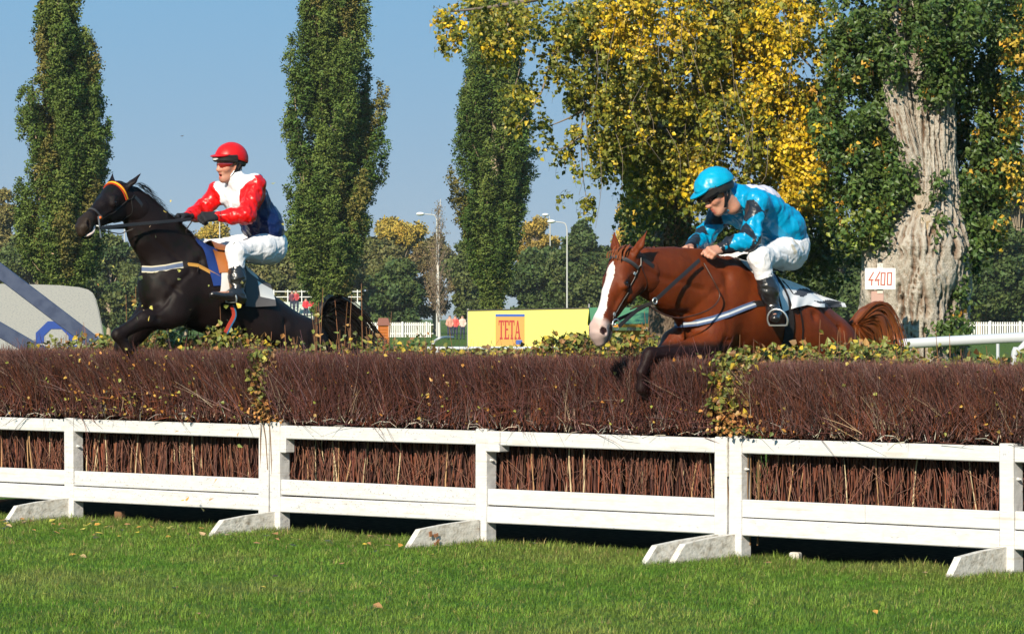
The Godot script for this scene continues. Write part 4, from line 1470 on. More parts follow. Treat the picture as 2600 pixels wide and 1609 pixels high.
func trailer() -> void:
	var d := 38.0
	var o := at(100, 804.5, d)
	o.y = 0
	var t := thing("trailer", o, deg_to_rad(9.0), "pale grey rounded trailer with a blue ring emblem at the left edge", "trailer")
	var m := mk(Color(1, 1, 1), 0.6, 0.35)
	m.albedo_texture = noise_tex(0.05, [Color(0.204, 0.2125, 0.2295), Color(0.2932, 0.2932, 0.2848), Color(0.3145, 0.3145, 0.3017)], [0.22, 0.42, 0.9], 91)
	m.uv1_triplanar = true
	m.uv1_world_triplanar = true
	m.uv1_scale = Vector3(1.3, 4.0, 1.3)
	var px := [[-330, 960], [-330, 740], [-300, 724], [-200, 719], [-60, 720], [60, 721], [150, 724], [200, 729], [222, 735], [234, 744], [242, 760], [250, 790], [258, 830], [266, 880], [270, 930], [262, 960]]
	var pts := []
	for q in px:
		var v := at(q[0], q[1], d) - o
		pts.append(Vector2(v.x, v.y))
	part("body", prism(pts, Vector3(0, 0, 0), 2.0), m, t)
	# rounded front edge: a slimmer outline set proud of the body
	var inner := []
	var mid := Vector2(-0.6, 1.4)
	for q in pts: inner.append(mid + (q - mid) * 0.992)
	part("front_panel", prism(inner, Vector3(0, 0, 0.012), 0.010), m, t)
	for s in [-1.15, 0.25]:
		var st := begin()
		tube(st, PackedVector3Array([Vector3(s, 0.33, -0.25), Vector3(s, 0.33, -0.5)]), 0.33, 0.33, 20)
		part("wheel", st.commit(), M.shell if M.has("shell") else mk(Color(0.015, 0.015, 0.016), 0.8), t)
	var blue := mk(Color(0.010, 0.045, 0.24), 0.5)
	for k in 2:
		var ring := []
		var back := []
		var c := at(141, 866, d) - o
		var R := 56.0 * d / FOC
		var y_cut := (866.0 - (871.0 if k == 0 else 876.5)) * d / FOC
		for i in 9:
			var a := PI * (0.125 + 0.25 * i) + PI / 2 if false else TAU * i / 8.0 + PI / 8.0
			ring.append(Vector2(cos(a), sin(a)) * R * Vector2(1.0, 0.98))
			back.append(Vector2(cos(a), sin(a)) * R * 0.60)
		var quads := begin()
		for i in 8:
			var poly := PackedVector2Array([ring[i], ring[i + 1], back[i + 1], back[i]])
			var clip := PackedVector2Array([Vector2(-9, y_cut), Vector2(9, y_cut), Vector2(9, 9), Vector2(-9, 9)]) if k == 0 else PackedVector2Array([Vector2(-9, y_cut), Vector2(9, y_cut), Vector2(9, -9), Vector2(-9, -9)])
			for piece in Geometry2D.intersect_polygons(poly, clip):
				var l := []
				for v in piece: l.append(v)
				quads.append_from(prism(l, Vector3(c.x, c.y, 0.018), 0.004), 0, Transform3D())
		part("emblem", quads.commit(), blue, t)

func wing() -> void:
	var d := 31.0
	var o := at(-60, 804.5, d)
	o.y = 0
	var t := thing("jump_wing", o, 0.0, "slanting blue-grey beams of the jump's wing in front of the trailer", "jump wing")
	var m := mk(Color(1, 1, 1), 0.6, 0.35)
	m.albedo_texture = noise_tex(0.02, [Color(0.034, 0.048, 0.092), Color(0.048, 0.065, 0.116), Color(0.058, 0.076, 0.128)], [0.2, 0.5, 0.9], 93)
	triplanar(m, Vector3(0.8, 0.8, 0.8))
	for q in [[-120, 598, 236, 872, 0.125], [-150, 752, 130, 915, 0.125]]:
		var a := at(q[0], q[1], d) - o
		var b := at(q[2], q[3], d) - o
		b.z += -0.1
		var l := (b - a).length()
		var x := (b - a).normalized()
		var z := Vector3(0, 0, 1)
		var y := z.cross(x).normalized()
		z = x.cross(y)
		var st := begin()
		box(st, Transform3D(Basis(x, y, z), (a + b) / 2), Vector3(l, q[4], 0.05), 0.006)
		part("beam", st.commit(), m, t)
	for q in [[-110, 0.0], [240, -0.08]]:
		var p := at(q[0], 804.5, d) - o
		part("post", box_mesh(Vector3(0.09, 1.3 if q[0] > 0 else 2.4, 0.07), 0.006), m, t, Vector3(p.x, 0.62 if q[0] > 0 else 1.18, -0.09))

func stroke(st: SurfaceTool, pts: Array, w: float, t: float) -> void:
	for i in pts.size() - 1:
		var a: Vector2 = pts[i]
		var b: Vector2 = pts[i + 1]
		var d := (b - a).normalized()
		var x := Transform3D(Basis(Vector3(d.x, d.y, 0), Vector3(-d.y, d.x, 0), Vector3(0, 0, 1)), Vector3((a.x + b.x) / 2, (a.y + b.y) / 2, t * (0.5 + 0.08 * (i % 2))))
		box(st, x, Vector3(a.distance_to(b) + w * 0.7, w, t), 0.0006)

func number_board() -> void:
	var d := 50.0
	var o := at(2236, 804.5, d)
	o.y = 0
	var t := thing("number_board", o, deg_to_rad(2.0), "white board numbered 4400 on a stake before the big trunk", "number board")
	var s := d / FOC
	var c := at(2236, 707.5, d) - o
	part("board", box_mesh(Vector3(78 * s, 54 * s, 0.03), 0.003), mk(Color(0.656, 0.656, 0.656), 0.5), t, c)
	var st := begin()
	var k := s / 4.447
	var mid := Vector2(1711, 568)
	var f := func(x: float, y: float) -> Vector2: return Vector2((x - mid.x) * k, (mid.y - y) * k)
	var w := 14.0 * k
	for q in [[[1632, 496], [1580, 584], [1628, 581]], [[1613, 574], [1612, 640]], [[1703, 496], [1651, 588], [1697, 581]], [[1685, 574], [1689, 640]], [[1722, 506], [1717, 634], [1757, 638], [1764, 503], [1722, 503]], [[1794, 503], [1790, 634], [1832, 636], [1838, 500], [1794, 500]]]:
		var l := []
		for v in q: l.append(f.call(v[0], v[1]))
		stroke(st, l, w, 0.003)
	part("number", st.commit(), mk(Color(0.37, 0.085, 0.055), 0.6), t, Vector3(c.x, c.y, c.z + 0.0155))
	rect_px(t, "stake", 2214, 738, 2246, 1040, d, 0.05, mk(Color(0.42, 0.26, 0.22), 0.8), o + Vector3(0, 0, 0.03), 0.006)
	rect_px(t, "cleat", 2229, 668, 2244, 745, d, 0.025, mk(Color(0.55, 0.50, 0.44), 0.8), o + Vector3(0, 0, 0.02), 0.004)
	for q in [[2235, 689], [2235, 728], [2236, 673]]:
		var p := at(q[0], q[1], d) - o
		var nb := begin()
		tube(nb, PackedVector3Array([Vector3(p.x, p.y, p.z + 0.012), Vector3(p.x, p.y, p.z + 0.019)]), 0.006, 0.006, 6)
		part("nail", nb.commit(), mk(Color(0.08, 0.06, 0.05), 0.6), t)

func banner() -> void:
	var d := 70.0
	var o := at(1341, 804.5, d)
	o.y = 0
	var t := thing("banner", o, 0.0, "yellow banner with red lettering TETA under a blue bar", "banner")
	var s := d / FOC
	var pts := []
	for q in [[1188, 789], [1495, 783], [1495, 890], [1188, 890]]:
		var v := at(q[0], q[1], d) - o
		pts.append(Vector2(v.x, v.y))
	part("sheet", prism(pts, Vector3.ZERO, 0.02), mk(Color(0.656, 0.608, 0.136), 0.6), t)
	var hem := []
	for q in [[1186, 786.5], [1497, 780.5], [1497, 783.5], [1186, 789.5]]:
		var v := at(q[0], q[1], d) - o
		hem.append(Vector2(v.x, v.y))
	part("top_cord", prism(hem, Vector3(0, 0, 0.012), 0.03), mk(Color(0.05, 0.045, 0.035), 0.8), t)
	for x in [1188.0, 1496.0, 1341.0]:
		var a := at(x, 772 if x > 1400 else 784, d) - o
		part("pole", box_mesh(Vector3(0.035, a.y + 0.05, 0.035), 0.004), mk(Color(0.22, 0.22, 0.22), 0.6), t, Vector3(a.x, a.y / 2 - 0.02, -0.05))
	var sq := rect_px(t, "panel", 1258, 797, 1332, 878, d, 0.003, mk(Color(0.50, 0.27, 0.06), 0.6), o - Vector3(0, 0, 0.004))
	rect_px(t, "bar", 1258, 797, 1332, 803.5, d, 0.003, mk(Color(0.03, 0.09, 0.36), 0.6), o - Vector3(0, 0, 0.008))
	var tm := TextMesh.new()
	var sf := SystemFont.new()
	sf.font_names = PackedStringArray(["Droid Serif"])
	sf.font_weight = 700
	tm.font = sf
	tm.text = "TETA"
	tm.font_size = 64
	tm.pixel_size = 0.01
	tm.depth = 0.02
	var box_ := tm.get_aabb()
	var a := at(1266, 813, d) - o
	var b := at(1322, 861, d) - o
	var red := part("lettering", tm, mk(Color(0.36, 0.02, 0.02), 0.6), t)
	var k := Vector3((b.x - a.x) / box_.size.x, (a.y - b.y) / box_.size.y, 0.2)
	red.scale = k
	red.position = Vector3((a.x + b.x) / 2 - box_.get_center().x * k.x, (a.y + b.y) / 2 - box_.get_center().y * k.y, 0.008)
	rect_px(t, "blue_mark", 1310, 863, 1326, 874, d, 0.003, mk(Color(0.03, 0.09, 0.36), 0.6), o - Vector3(0, 0, 0.008))

func hut() -> void:
	var d := 60.0
	var o := at(1590, 804.5, d)
	o.y = 0
	var t := thing("hut", o, 0.0, "orange wooden hut with a green roof behind the chestnut's neck", "hut")
	var a := at(1500, 780, d) - o
	var b := at(1700, 822, d) - o
	var green := mk(Color(0.075, 0.21, 0.085), 0.6)
	var st := begin()
	var front := b.y
	var top := a.y
	for s in [[0.35, -1.1], [-2.55, -1.1]]:
		_quad(st, Vector3(a.x, front, s[0]), Vector3(b.x, front, s[0]), Vector3(b.x, top, s[1]), Vector3(a.x, top, s[1]), Vector3(0, 0.95, signf(s[0]) * 0.3), Color.WHITE)
		_quad(st, Vector3(a.x, front - 0.03, s[0]), Vector3(b.x, front - 0.03, s[0]), Vector3(b.x, top - 0.03, s[1]), Vector3(a.x, top - 0.03, s[1]), Vector3(0, -0.95, -signf(s[0]) * 0.3), Color.WHITE)
	part("roof", st.commit(), green, t)
	var org := mk(Color(0.527, 0.221, 0.017), 0.6)
	part("fascia", box_mesh(Vector3(b.x - a.x, 0.05, 0.03), 0.004), org, t, Vector3((a.x + b.x) / 2, front - 0.03, 0.36))
	var l := (b.x - 0.13) - (a.x + 0.25)
	for i in 9:
		part("wall_board", box_mesh(Vector3(l, 0.148, 0.03), 0.006), org, t, Vector3((a.x + 0.25 + b.x - 0.13) / 2, 0.08 + 0.152 * i, 0.0))
	part("wall", box_mesh(Vector3(l - 0.02, 1.3, 2.1), 0.01), org, t, Vector3((a.x + 0.25 + b.x - 0.13) / 2, 0.66, -1.10))

func booth() -> void:
	var d := 92.0
	var o := at(973, 804.5, d)
	o.y = 0
	var t := thing("wooden_pillar_box", o, 0.0, "narrow orange wooden louvred box with a brown hipped roof", "pillar box")
	var org := mk(Color(0.425, 0.1275, 0.017), 0.6)
	var w := 26.0 * d / FOC
	var y1 := at(0, 824, d).y
	part("core", box_mesh(Vector3(w * 0.86, y1, w * 0.86), 0.01), mk(Color(0.30, 0.085, 0.015), 0.7), t, Vector3(0, y1 / 2, -w / 2))
	for i in 17:
		var q := part("slat", box_mesh(Vector3(w * 0.9, 0.05, 0.02), 0.004), org, t, Vector3(0, y1 - 0.045 - i * 0.075, -w * 0.05))
		q.rotation.x = 0.35
	for s in [-1.0, 1.0]: part("corner_post", box_mesh(Vector3(0.03, y1, 0.04), 0.004), org, t, Vector3(s * w * 0.47, y1 / 2, -w * 0.04))
	var st := begin()
	var r := 17.0 * d / FOC
	var top := at(0, 807, d).y
	var k := 0.72
	var c := Vector3(0, 0, -w / 2)
	var lowr := [Vector3(-r, y1 - 0.02, r), Vector3(r, y1 - 0.02, r), Vector3(r, y1 - 0.02, -r), Vector3(-r, y1 - 0.02, -r)]
	for i in 4:
		var j := (i + 1) % 4
		var pa: Vector3 = lowr[i] * Vector3(k, 0, k) + Vector3(0, top, 0)
		var pb: Vector3 = lowr[j] * Vector3(k, 0, k) + Vector3(0, top, 0)
		var n: Vector3 = ((lowr[i] + lowr[j]) * Vector3(1, 0, 1)).normalized() + Vector3(0, 0.5, 0)
		_quad(st, c + lowr[i], c + lowr[j], c + pb, c + pa, n.normalized(), Color.WHITE)
	_quad(st, c + lowr[0] * Vector3(k, 0, k) + Vector3(0, top, 0), c + lowr[1] * Vector3(k, 0, k) + Vector3(0, top, 0), c + lowr[2] * Vector3(k, 0, k) + Vector3(0, top, 0), c + lowr[3] * Vector3(k, 0, k) + Vector3(0, top, 0), Vector3.UP, Color.WHITE)
	_quad(st, c + lowr[0], c + lowr[1], c + lowr[2], c + lowr[3], Vector3.DOWN, Color.WHITE)
	part("roof", st.commit(), mk(Color(0.16, 0.055, 0.035), 0.7), t)

func rails() -> void:
	var d := 36.0
	var o := at(2535, 804.5, d)
	o.y = 0
	var white := mk(Color(0.425, 0.442, 0.4675), 0.35, 0.5)
	var t := thing("running_rail", o, 0.0, "thick white plastic running rail at the right, beside the big trunk", "running rail")
	var st := begin()
	tube(st, PackedVector3Array([at(2240, 876, d) - o, at(2400, 866.5, d) - o, at(2600, 856, d) - o, at(2900, 841, d) - o]), 0.052, 0.052, 16)
	part("rail", st.commit(), white, t)
	st = begin()
	tube(st, PackedVector3Array([at(2535, 872, d + 0.6) - o, Vector3((at(2535, 872, d + 0.6) - o).x, 0, -0.6)]), 0.018, 0.018, 8)
	part("post", st.commit(), white, t)
	st = begin()
	var a := at(2640, 856, d) - o
	tube(st, spline([a + Vector3(0, 0.0, -0.05), a + Vector3(-0.10, -0.03, 0.02), at(2588, 890, d) - o + Vector3(0, 0, 0.05), at(2574, 915, d) - o + Vector3(0, 0, 0.05), Vector3((at(2560, 915, d) - o).x, 0, 0.05)], 5), 0.035, 0.035, 10)
	part("curved_support", st.commit(), white, t)
	# the low rail glimpsed through the leaves
	d = 44.0
	o = at(1420, 804.5, d)
	o.y = 0
	t = thing("running_rail", o, 0.0, "thin white running rail glimpsed through leaves below the yellow banner", "running rail")
	st = begin()
	tube(st, spline([at(1096, 880, d) - o, at(1104, 866, d) - o, at(1122, 857, d) - o, at(1150, 857, d + 1.5) - o], 5), 0.018, 0.018, 8)
	tube(st, PackedVector3Array([at(1085, 884, d) - o, at(1400, 884, d) - o, at(1760, 886, d) - o]), 0.022, 0.022, 8)
	part("rail", st.commit(), white, t)
	for x in [1110.0, 1420.0, 1730.0]:
		var p := at(x, 884, d) - o
		part("post", box_mesh(Vector3(0.04, p.y, 0.04), 0.005), white, t, Vector3(p.x, p.y / 2, 0))

func far_fence(label: String, x0: float, x1: float, d: float, h: float, gap: int) -> void:
	var a := at(x0, 804.5, d)
	var b := at(x1, 804.5, d)
	var t := thing("picket_fence", Vector3(a.x, 0, -d), 0.0, label, "picket fence")
	var white := mk(Color(0.66, 0.66, 0.63), 0.7)
	var l := b.x - a.x
	var st := begin()
	var n := int(l / 0.15)
	for i in n:
		box(st, Transform3D(Basis(), Vector3(i * 0.15, h * 0.5, 0)), Vector3(0.085, h, 0.03), 0.0)
	for y in [0.25, 0.85]: box(st, Transform3D(Basis(), Vector3(l / 2, h * y, -0.035)), Vector3(l, 0.07, 0.03), 0.0)
	var p := part("pickets", st.commit(), white, t)
	p.set_meta("kind", "stuff")
	var i := 0
	var x := 0.6
	while x < l:
		part("post", box_mesh(Vector3(0.14, h + 0.06, 0.12), 0.01), white, t, Vector3(x, (h + 0.06) / 2, 0.08))
		x += 1.9

func terrace() -> void:
	var d := 288.0
	var o := at(800, 804.5, d)
	o.y = 0
	var t := thing("viewing_terrace", o, 0.0, "low green viewing terrace with white railings behind the black horse's rump", "terrace")
	var m := d / FOC
	var conc := mk(Color(0.36, 0.42, 0.36), 0.8)
	var x0 := -150.0 * m
	var x1 := 110.0 * m
	for i in 4:
		var y := 1.6 + (0.8 + 0.9 * (3 - i)) * 0.35
		part("step", box_mesh(Vector3((x1 - x0), y, 1.2), 0.02), conc, t, Vector3((x0 + x1) / 2, y / 2, -4.0 + i * 1.22))
	var white := mk(Color(0.55, 0.55, 0.52), 0.6)
	for row_ in 2:
		var st := begin()
		var z := 0.4 - row_ * 4.6
		var y0 := 1.7 + row_ * 1.0
		for k in 3: box(st, Transform3D(Basis(), Vector3((x0 + x1) / 2, y0 + 0.45 * k + 0.1, z)), Vector3(x1 - x0, 0.07, 0.07), 0.0)
		var x := x0
		while x <= x1:
			box(st, Transform3D(Basis(), Vector3(x, y0 + 0.4, z + 0.03)), Vector3(0.08, 1.5, 0.08), 0.0)
			x += 1.15
		part("railing", st.commit(), white, t)

func lamps() -> void:
	var steel := mk(Color(0.42, 0.42, 0.40), 0.5)
	var proto: Node3D = null
	for q in [[1440.0, 582.0, 1400.0, 562.0, 285.0, "street lamp with curved arm over the yellow banner", true], [1397.0, 566.0, 1385.0, 545.0, 345.0, "farther street lamp, its pole seen behind the lamp head", false], [1109.0, 556.0, 1067.0, 543.0, 282.0, "street lamp rising through the bare birch", true], [557.0, 545.0, 520.0, 532.0, 330.0, "thin pole of the street lamp below the red jockey's arms", true], [315.0, 560.0, 280.0, 545.0, 320.0, "street lamp pole under the black horse's jaw", true]]:
		var d: float = q[4]
		var o := at(q[0], 804.5, d)
		o.y = 0
		var t := thing("street_lamp", o, 0.0, q[5], "street lamp", "street lamps beyond the course")
		var st := begin()
		var top := at(q[0], q[1], d) - o
		var head := at(q[2], q[3], d) - o
		var knee := top + Vector3(0, 0, 0)
		tube(st, PackedVector3Array([Vector3(0, -0.05, 0), Vector3(0, top.y * 0.5, 0), top]), 0.075, 0.055, 8)
		part("pole", st.commit(), steel, t)
		st = begin()
		tube(st, spline([top - Vector3(0, 0.1, 0), top + Vector3((head.x - top.x) * 0.12, (head.y - top.y) * 0.7, 0), top.lerp(head, 0.5) + Vector3(0, (head.y - top.y) * 0.42, 0), head], 5), 0.05, 0.04, 6)
		part("arm", st.commit(), steel, t)
		var sp := SphereMesh.new()
		sp.radius = 0.34
		sp.height = 0.30
		sp.radial_segments = 14
		sp.rings = 8
		part("lamp_head", sp, mk(Color(0.75, 0.75, 0.72), 0.4), t, head)

func spectators() -> void:
	var who := [[741.0, 738.0, 287.0, Color(0.10, 0.03, 0.05), "spectator with dark jacket standing on the terrace, left of a pair"], [751.0, 737.0, 287.0, Color(0.35, 0.04, 0.05), "spectator in dark red standing on the terrace, right of a pair"],
		[776.0, 756.0, 284.5, Color(0.50, 0.03, 0.04), "spectator in red leaning at the terrace railing"], [794.0, 755.0, 284.5, Color(0.55, 0.03, 0.05), "spectator in bright red at the terrace railing's right part"], [812.0, 766.0, 284.5, Color(0.42, 0.05, 0.05), "spectator in dull red at the terrace's right end"],
		[1142.0, 797.0, 250.0, Color(0.50, 0.24, 0.18), "spectator in orange by the banner's left end"], [1156.0, 795.0, 252.0, Color(0.55, 0.08, 0.07), "spectator in red standing left of the banner"], [1174.0, 802.0, 255.0, Color(0.60, 0.42, 0.36), "spectator in pale top right beside the banner"]]
	var f := Field.new(0.045)
	f.bone(Vector3(0, 0.95, 0), Vector3(0, 1.35, 0), 0.14, 0.17, 30.0, Vector3(0, 0, 1), 0.75)
	f.ball(Vector3(0, 1.62, 0.02), 0.105, 40.0)
	f.bone(Vector3(0, 1.35, 0), Vector3(0, 1.55, 0), 0.07, 0.06, 40.0)
	for s in [-1.0, 1.0]:
		f.bone(Vector3(0.10 * s, 0.9, 0), Vector3(0.11 * s, 0.45, 0.02), 0.09, 0.065, 40.0)
		f.bone(Vector3(0.11 * s, 0.45, 0.02), Vector3(0.12 * s, 0.06, 0), 0.06, 0.045, 40.0)
		f.bone(Vector3(0.12 * s, 0.05, 0), Vector3(0.13 * s, 0.04, 0.14), 0.05, 0.04, 40.0)
		f.bone(Vector3(0.19 * s, 1.38, 0), Vector3(0.25 * s, 1.10, 0.02), 0.06, 0.05, 40.0)
		f.bone(Vector3(0.25 * s, 1.10, 0.02), Vector3(0.18 * s, 0.98, 0.18), 0.05, 0.04, 40.0)
	f.fill()
	var me := f.mesh()
	for q in who:
		var d: float = q[2]
		var o := at(q[0], 804.5, d)
		o.y = at(q[0], q[1], d).y - 1.72
		if d < 270.0: o.y = 0.0
		var shirt: Color = q[3]
		var paint := func(p: Vector3, n: Vector3) -> Color:
			if p.y > 1.64 or (p.y > 1.55 and p.z < 0.0): return Color(0.10, 0.06, 0.04)
			if p.y > 1.47: return Color(0.50, 0.28, 0.20)
			if p.y > 0.92: return shirt
			return Color(0.03, 0.035, 0.06)
		var t := thing("person", o, 0.0, q[4], "person", "spectators far behind")
		part("body", solid([me], paint), M.paint, t)

# ---------------------------------------------------------------- leaves in the air and on the grass
func build_leaves() -> void:
	rng.seed = 951
	var lm := begin()
	leaf_shape(lm, Vector3(0, 0, -0.03), Vector3(0, 0, 1), Vector3.UP, 0.06, 0.048, Color.WHITE)
	var leaf := lm.commit()
	var tones := ["yellow", "olive green", "orange brown", "green", "dark brown", "pale tan"]
	var cols := [Color(0.527, 0.391, 0.0425), Color(0.40, 0.36, 0.07), Color(0.50, 0.25, 0.05), Color(0.22, 0.24, 0.05), Color(0.33, 0.17, 0.07), Color(0.45, 0.30, 0.16)]
	var mats := []
	for c in cols:
		var m := mk(c, 0.55, 0.35)
		m.backlight_enabled = true
		m.backlight = Color(0.5, 0.5, 0.5)
		mats.append(m)
	var fx := fence_xf()
	for i in 62:
		var d := rf(25.0, 27.4)
		var px := rng.randfn(430, 170)
		var py := rng.randfn(760, 170)
		if i == 0: px = 693; py = 465; d = 26.5
		if i == 1: px = 355; py = 705; d = 26.2
		if i == 2: px = 605; py = 775; d = 26.2
		if i > 48:
			px = rf(380, 680)
			py = rf(930, 1330)
			d = rf(23.5, 25.0)
		var p := at(px, py, d)
		if (fx.affine_inverse() * p).z < 0.08 and i > 2: p = fx * (Vector3(0, 0, rf(0.12, 0.6)) + (fx.affine_inverse() * p) * Vector3(1, 1, 0))
		if p.y < 0.1: continue
		var ci: int = [0, 0, 1, 1, 2, 3, 5][rng.randi() % 7]
		var o := part("flying_leaf", leaf, mats[ci], null, p)
		o.basis = rand_basis(rf(0.28, 0.75) if i > 2 else 0.85)
		tag(o, "small torn %s leaf flying through the air %s" % [tones[ci], "before the white rails" if i > 48 else "left of the black horse's chest" if px < 340 else "above the brush under the black horse" if py > 800 else "beside the jockey in red" if py < 620 else "in front of the black horse"], "leaf", "leaves kicked up round the black horse")
	for i in 96:
		var d := rf(18.4, 26.8)
		var px := rf(0, 2600) if i > 60 else absf(rng.randfn(300, 320))
		var fz := rf(0.1, 1.6)
		var p := at(px, 804.5, d)
		if i <= 70:
			var s := fence_at(px, fz)
			p = fx * Vector3(s, 0, fz)
		if (fx.affine_inverse() * p).z < 0.1: continue
		p.y = rf(0.035, 0.06)
		var cj: int = [1, 2, 2, 4, 4, 5, 0][rng.randi() % 7]
		var o := part("fallen_leaf", leaf, mats[cj], null, p)
		o.basis = Basis(Vector3.UP, rf(0, TAU)) * Basis(rand_dir(), rf(-0.7, 0.7)) * Basis.from_scale(Vector3.ONE * rf(0.55, 1.15))
		tag(o, "dry %s leaf lying on the grass %s" % [tones[cj], "below the %s rail frame" % ("left" if px < 680 else "middle" if px < 1850 else "right") if i <= 70 else "in the %s foreground" % ("left" if px < 870 else "middle" if px < 1730 else "right")], "leaf", "fallen leaves on the grass")

# ---------------------------------------------------------------- horses
const SIDE := Vector3(0, 0, 1)
var fur_noise := FastNoiseLite.new()
var fold_noise := FastNoiseLite.new()

# the head's own frame: x along the face from poll to muzzle, y from the face back to the jaw, z to the horse's left
func head_frame(rig: Rig, poll: Vector3, yaw_deg: float, tilt_deg: float, k: float, roll_deg := 0.0) -> Transform3D:
	var dl := deg_to_rad(yaw_deg) - rig.th
	var al := deg_to_rad(tilt_deg)
	var h := Vector3(cos(dl), 0, -sin(dl))
	var l := Vector3(-sin(dl), 0, -cos(dl))
	var es := h * sin(al) - Vector3.UP * cos(al)
	var nf := h * cos(al) + Vector3.UP * sin(al)
	if roll_deg != 0.0:
		nf = nf.rotated(es, deg_to_rad(roll_deg))
		l = l.rotated(es, deg_to_rad(roll_deg))
	return Transform3D(Basis(es * k, -nf * k, l * k), poll)

func head_bones(f: Field, x: Transform3D, ear_back: float, open_mouth: bool) -> void:
	var k := x.basis.x.length()
	var w := x.basis.z.normalized()
	var b := func(s0: float, t0: float, w0: float, s1: float, t1: float, w1: float, r0: float, r1: float, kk: float, sq: float, both: bool):
		f.bone(x * Vector3(s0, t0, w0), x * Vector3(s1, t1, w1), r0 * k, r1 * k, kk, w, sq)
		if both: f.bone(x * Vector3(s0, t0, -w0), x * Vector3(s1, t1, -w1), r0 * k, r1 * k, kk, w, sq)
	b.call(0.02, 0.085, 0.0, 0.12, 0.075, 0.0, 0.078, 0.082, 60.0, 0.95, false)       # cranium
	b.call(0.10, 0.068, 0.0, 0.26, 0.062, 0.0, 0.074, 0.060, 70.0, 1.05, false)       # forehead
	b.call(0.24, 0.058, 0.0, 0.50, 0.052, 0.0, 0.056, 0.046, 70.0, 0.86, false)       # nasal bone
	b.call(0.13, 0.185, 0.0, 0.42, 0.118, 0.0, 0.082, 0.046, 55.0, 0.55, false)       # lower jaw
	b.call(0.14, 0.185, 0.040, 0.22, 0.165, 0.040, 0.072, 0.060, 70.0, 0.55, true)    # cheeks
	b.call(0.175, 0.052, 0.066, 0.205, 0.070, 0.076, 0.030, 0.030, 90.0, 1.0, true)   # brow over the eyes
	b.call(0.225, 0.105, 0.060, 0.37, 0.098, 0.044, 0.018, 0.012, 90.0, 1.0, true)    # facial crest
	b.call(0.47, 0.060, 0.0, 0.555, 0.078, 0.0, 0.054, 0.052, 70.0, 0.95, false)      # muzzle
	b.call(0.52, 0.040, 0.036, 0.555, 0.062, 0.044, 0.026, 0.024, 90.0, 0.9, true)    # nostril wings
	b.call(0.575, 0.075, 0.0, 0.60, 0.102, 0.0, 0.040, 0.032, 80.0, 1.1, false)       # upper lip
	var lip := 0.152 if open_mouth else 0.140
	b.call(0.43, 0.118, 0.0, 0.545, lip - 0.005, 0.0, 0.036, 0.024, 80.0, 0.95, false)
	b.call(0.545, lip, 0.0, 0.568, lip - 0.008, 0.0, 0.027, 0.023, 80.0, 1.1, false)       # lower lip
	b.call(0.515, lip + 0.010, 0.0, 0.525, lip + 0.010, 0.0, 0.024, 0.02, 80.0, 1.0, false)
	b.call(0.02, 0.10, 0.0, 0.05, 0.20, 0.0, 0.09, 0.085, 45.0, 0.75, false)               # throat
	# ears
	for s in [-1.0, 1.0]:
		var e0 := Vector3(-0.010, 0.062, 0.066 * s)
		var e1 := Vector3(-0.080, 0.055 + ear_back * 0.45, 0.108 * s)
		var e2 := Vector3(-0.175, 0.045 + ear_back, 0.142 * s)
		f.bone(x * e0, x * e1, 0.026 * k, 0.030 * k, 140.0, x.basis.y.normalized(), 0.62)
		f.bone(x * e1, x * e2, 0.030 * k, 0.004 * k, 140.0, x.basis.y.normalized(), 0.55)
		f.bone(x * (e0 + Vector3(-0.025, -0.024, 0.002 * s)), x * (e1.lerp(e2, 0.62) + Vector3(0, -0.016, 0.0)), 0.013 * k, 0.008 * k, 160.0, Vector3.ZERO, 1.0, true)
		# nostril, eye socket
		f.bone(x * Vector3(0.540, 0.030, 0.062 * s), x * Vector3(0.556, 0.062, 0.070 * s), 0.014 * k, 0.017 * k, 160.0, Vector3.ZERO, 1.0, true)
		f.ball(x * Vector3(0.192, 0.066, 0.112 * s), 0.018 * k, 160.0, Vector3.ZERO, 1.0, true)
	if open_mouth:
		f.bone(x * Vector3(0.50, 0.128, 0.0), x * Vector3(0.63, 0.140, 0.0), 0.006 * k, 0.014 * k, 160.0, w, 6.0, true)
	else:
		for s in [-1.0, 1.0]:
			f.bone(x * Vector3(0.47, 0.118, 0.066 * s), x * Vector3(0.60, 0.128, 0.05 * s), 0.005 * k, 0.006 * k, 160.0, Vector3.ZERO, 1.0, true)

func leg(f: Field, p: Array, r: Array, k := 70.0) -> void:
	for i in p.size() - 1:
		f.bone(p[i], p[i + 1], r[i], r[i + 1], k, SIDE, 0.9)

func touch(fields: Array, p: Vector3, q: Vector3) -> Vector3:
	var best := q
	for f in fields:
		var s: Vector3 = (f as Field).snap(p, q)
		if s.distance_squared_to(p) < best.distance_squared_to(p): best = s
	return best

# a strap that lies on the horse: rays from points outside towards points inside
func lie(fields: Array, from: Array, to: Array, lift: float) -> Array:
	var p := PackedVector3Array()
	var o := PackedVector3Array()
	for i in from.size():
		var d: Vector3 = ((to[i] as Vector3) - from[i]).normalized()
		var hit: Vector3 = touch(fields, from[i], to[i])
		if hit.distance_to(to[i]) < 0.01: continue
		p.append(hit - d * lift)
		o.append(-d)
	return [p, o]

func head_strap(fields: Array, x: Transform3D, pts: Array, w: float, t: float, cols: Array) -> ArrayMesh:
	var s := PackedVector3Array()
	var raw := []
	for q in pts: raw.append(q)
	s = spline(raw, 6)
	var from := []
	var to := []
	for q in s:
		var c := Vector3(q.x, 0.085 if q.x < 0.3 else 0.075, 0.0)
		var d := (Vector3(q.x, q.y, q.z) - c)
		from.append(x * (c + d.normalized() * 0.3))
		to.append(x * c)
	var r := lie(fields, from, to, 0.002)
	var st := begin()
	strap(st, r[0], r[1], w, t, cols)
	return st.commit()

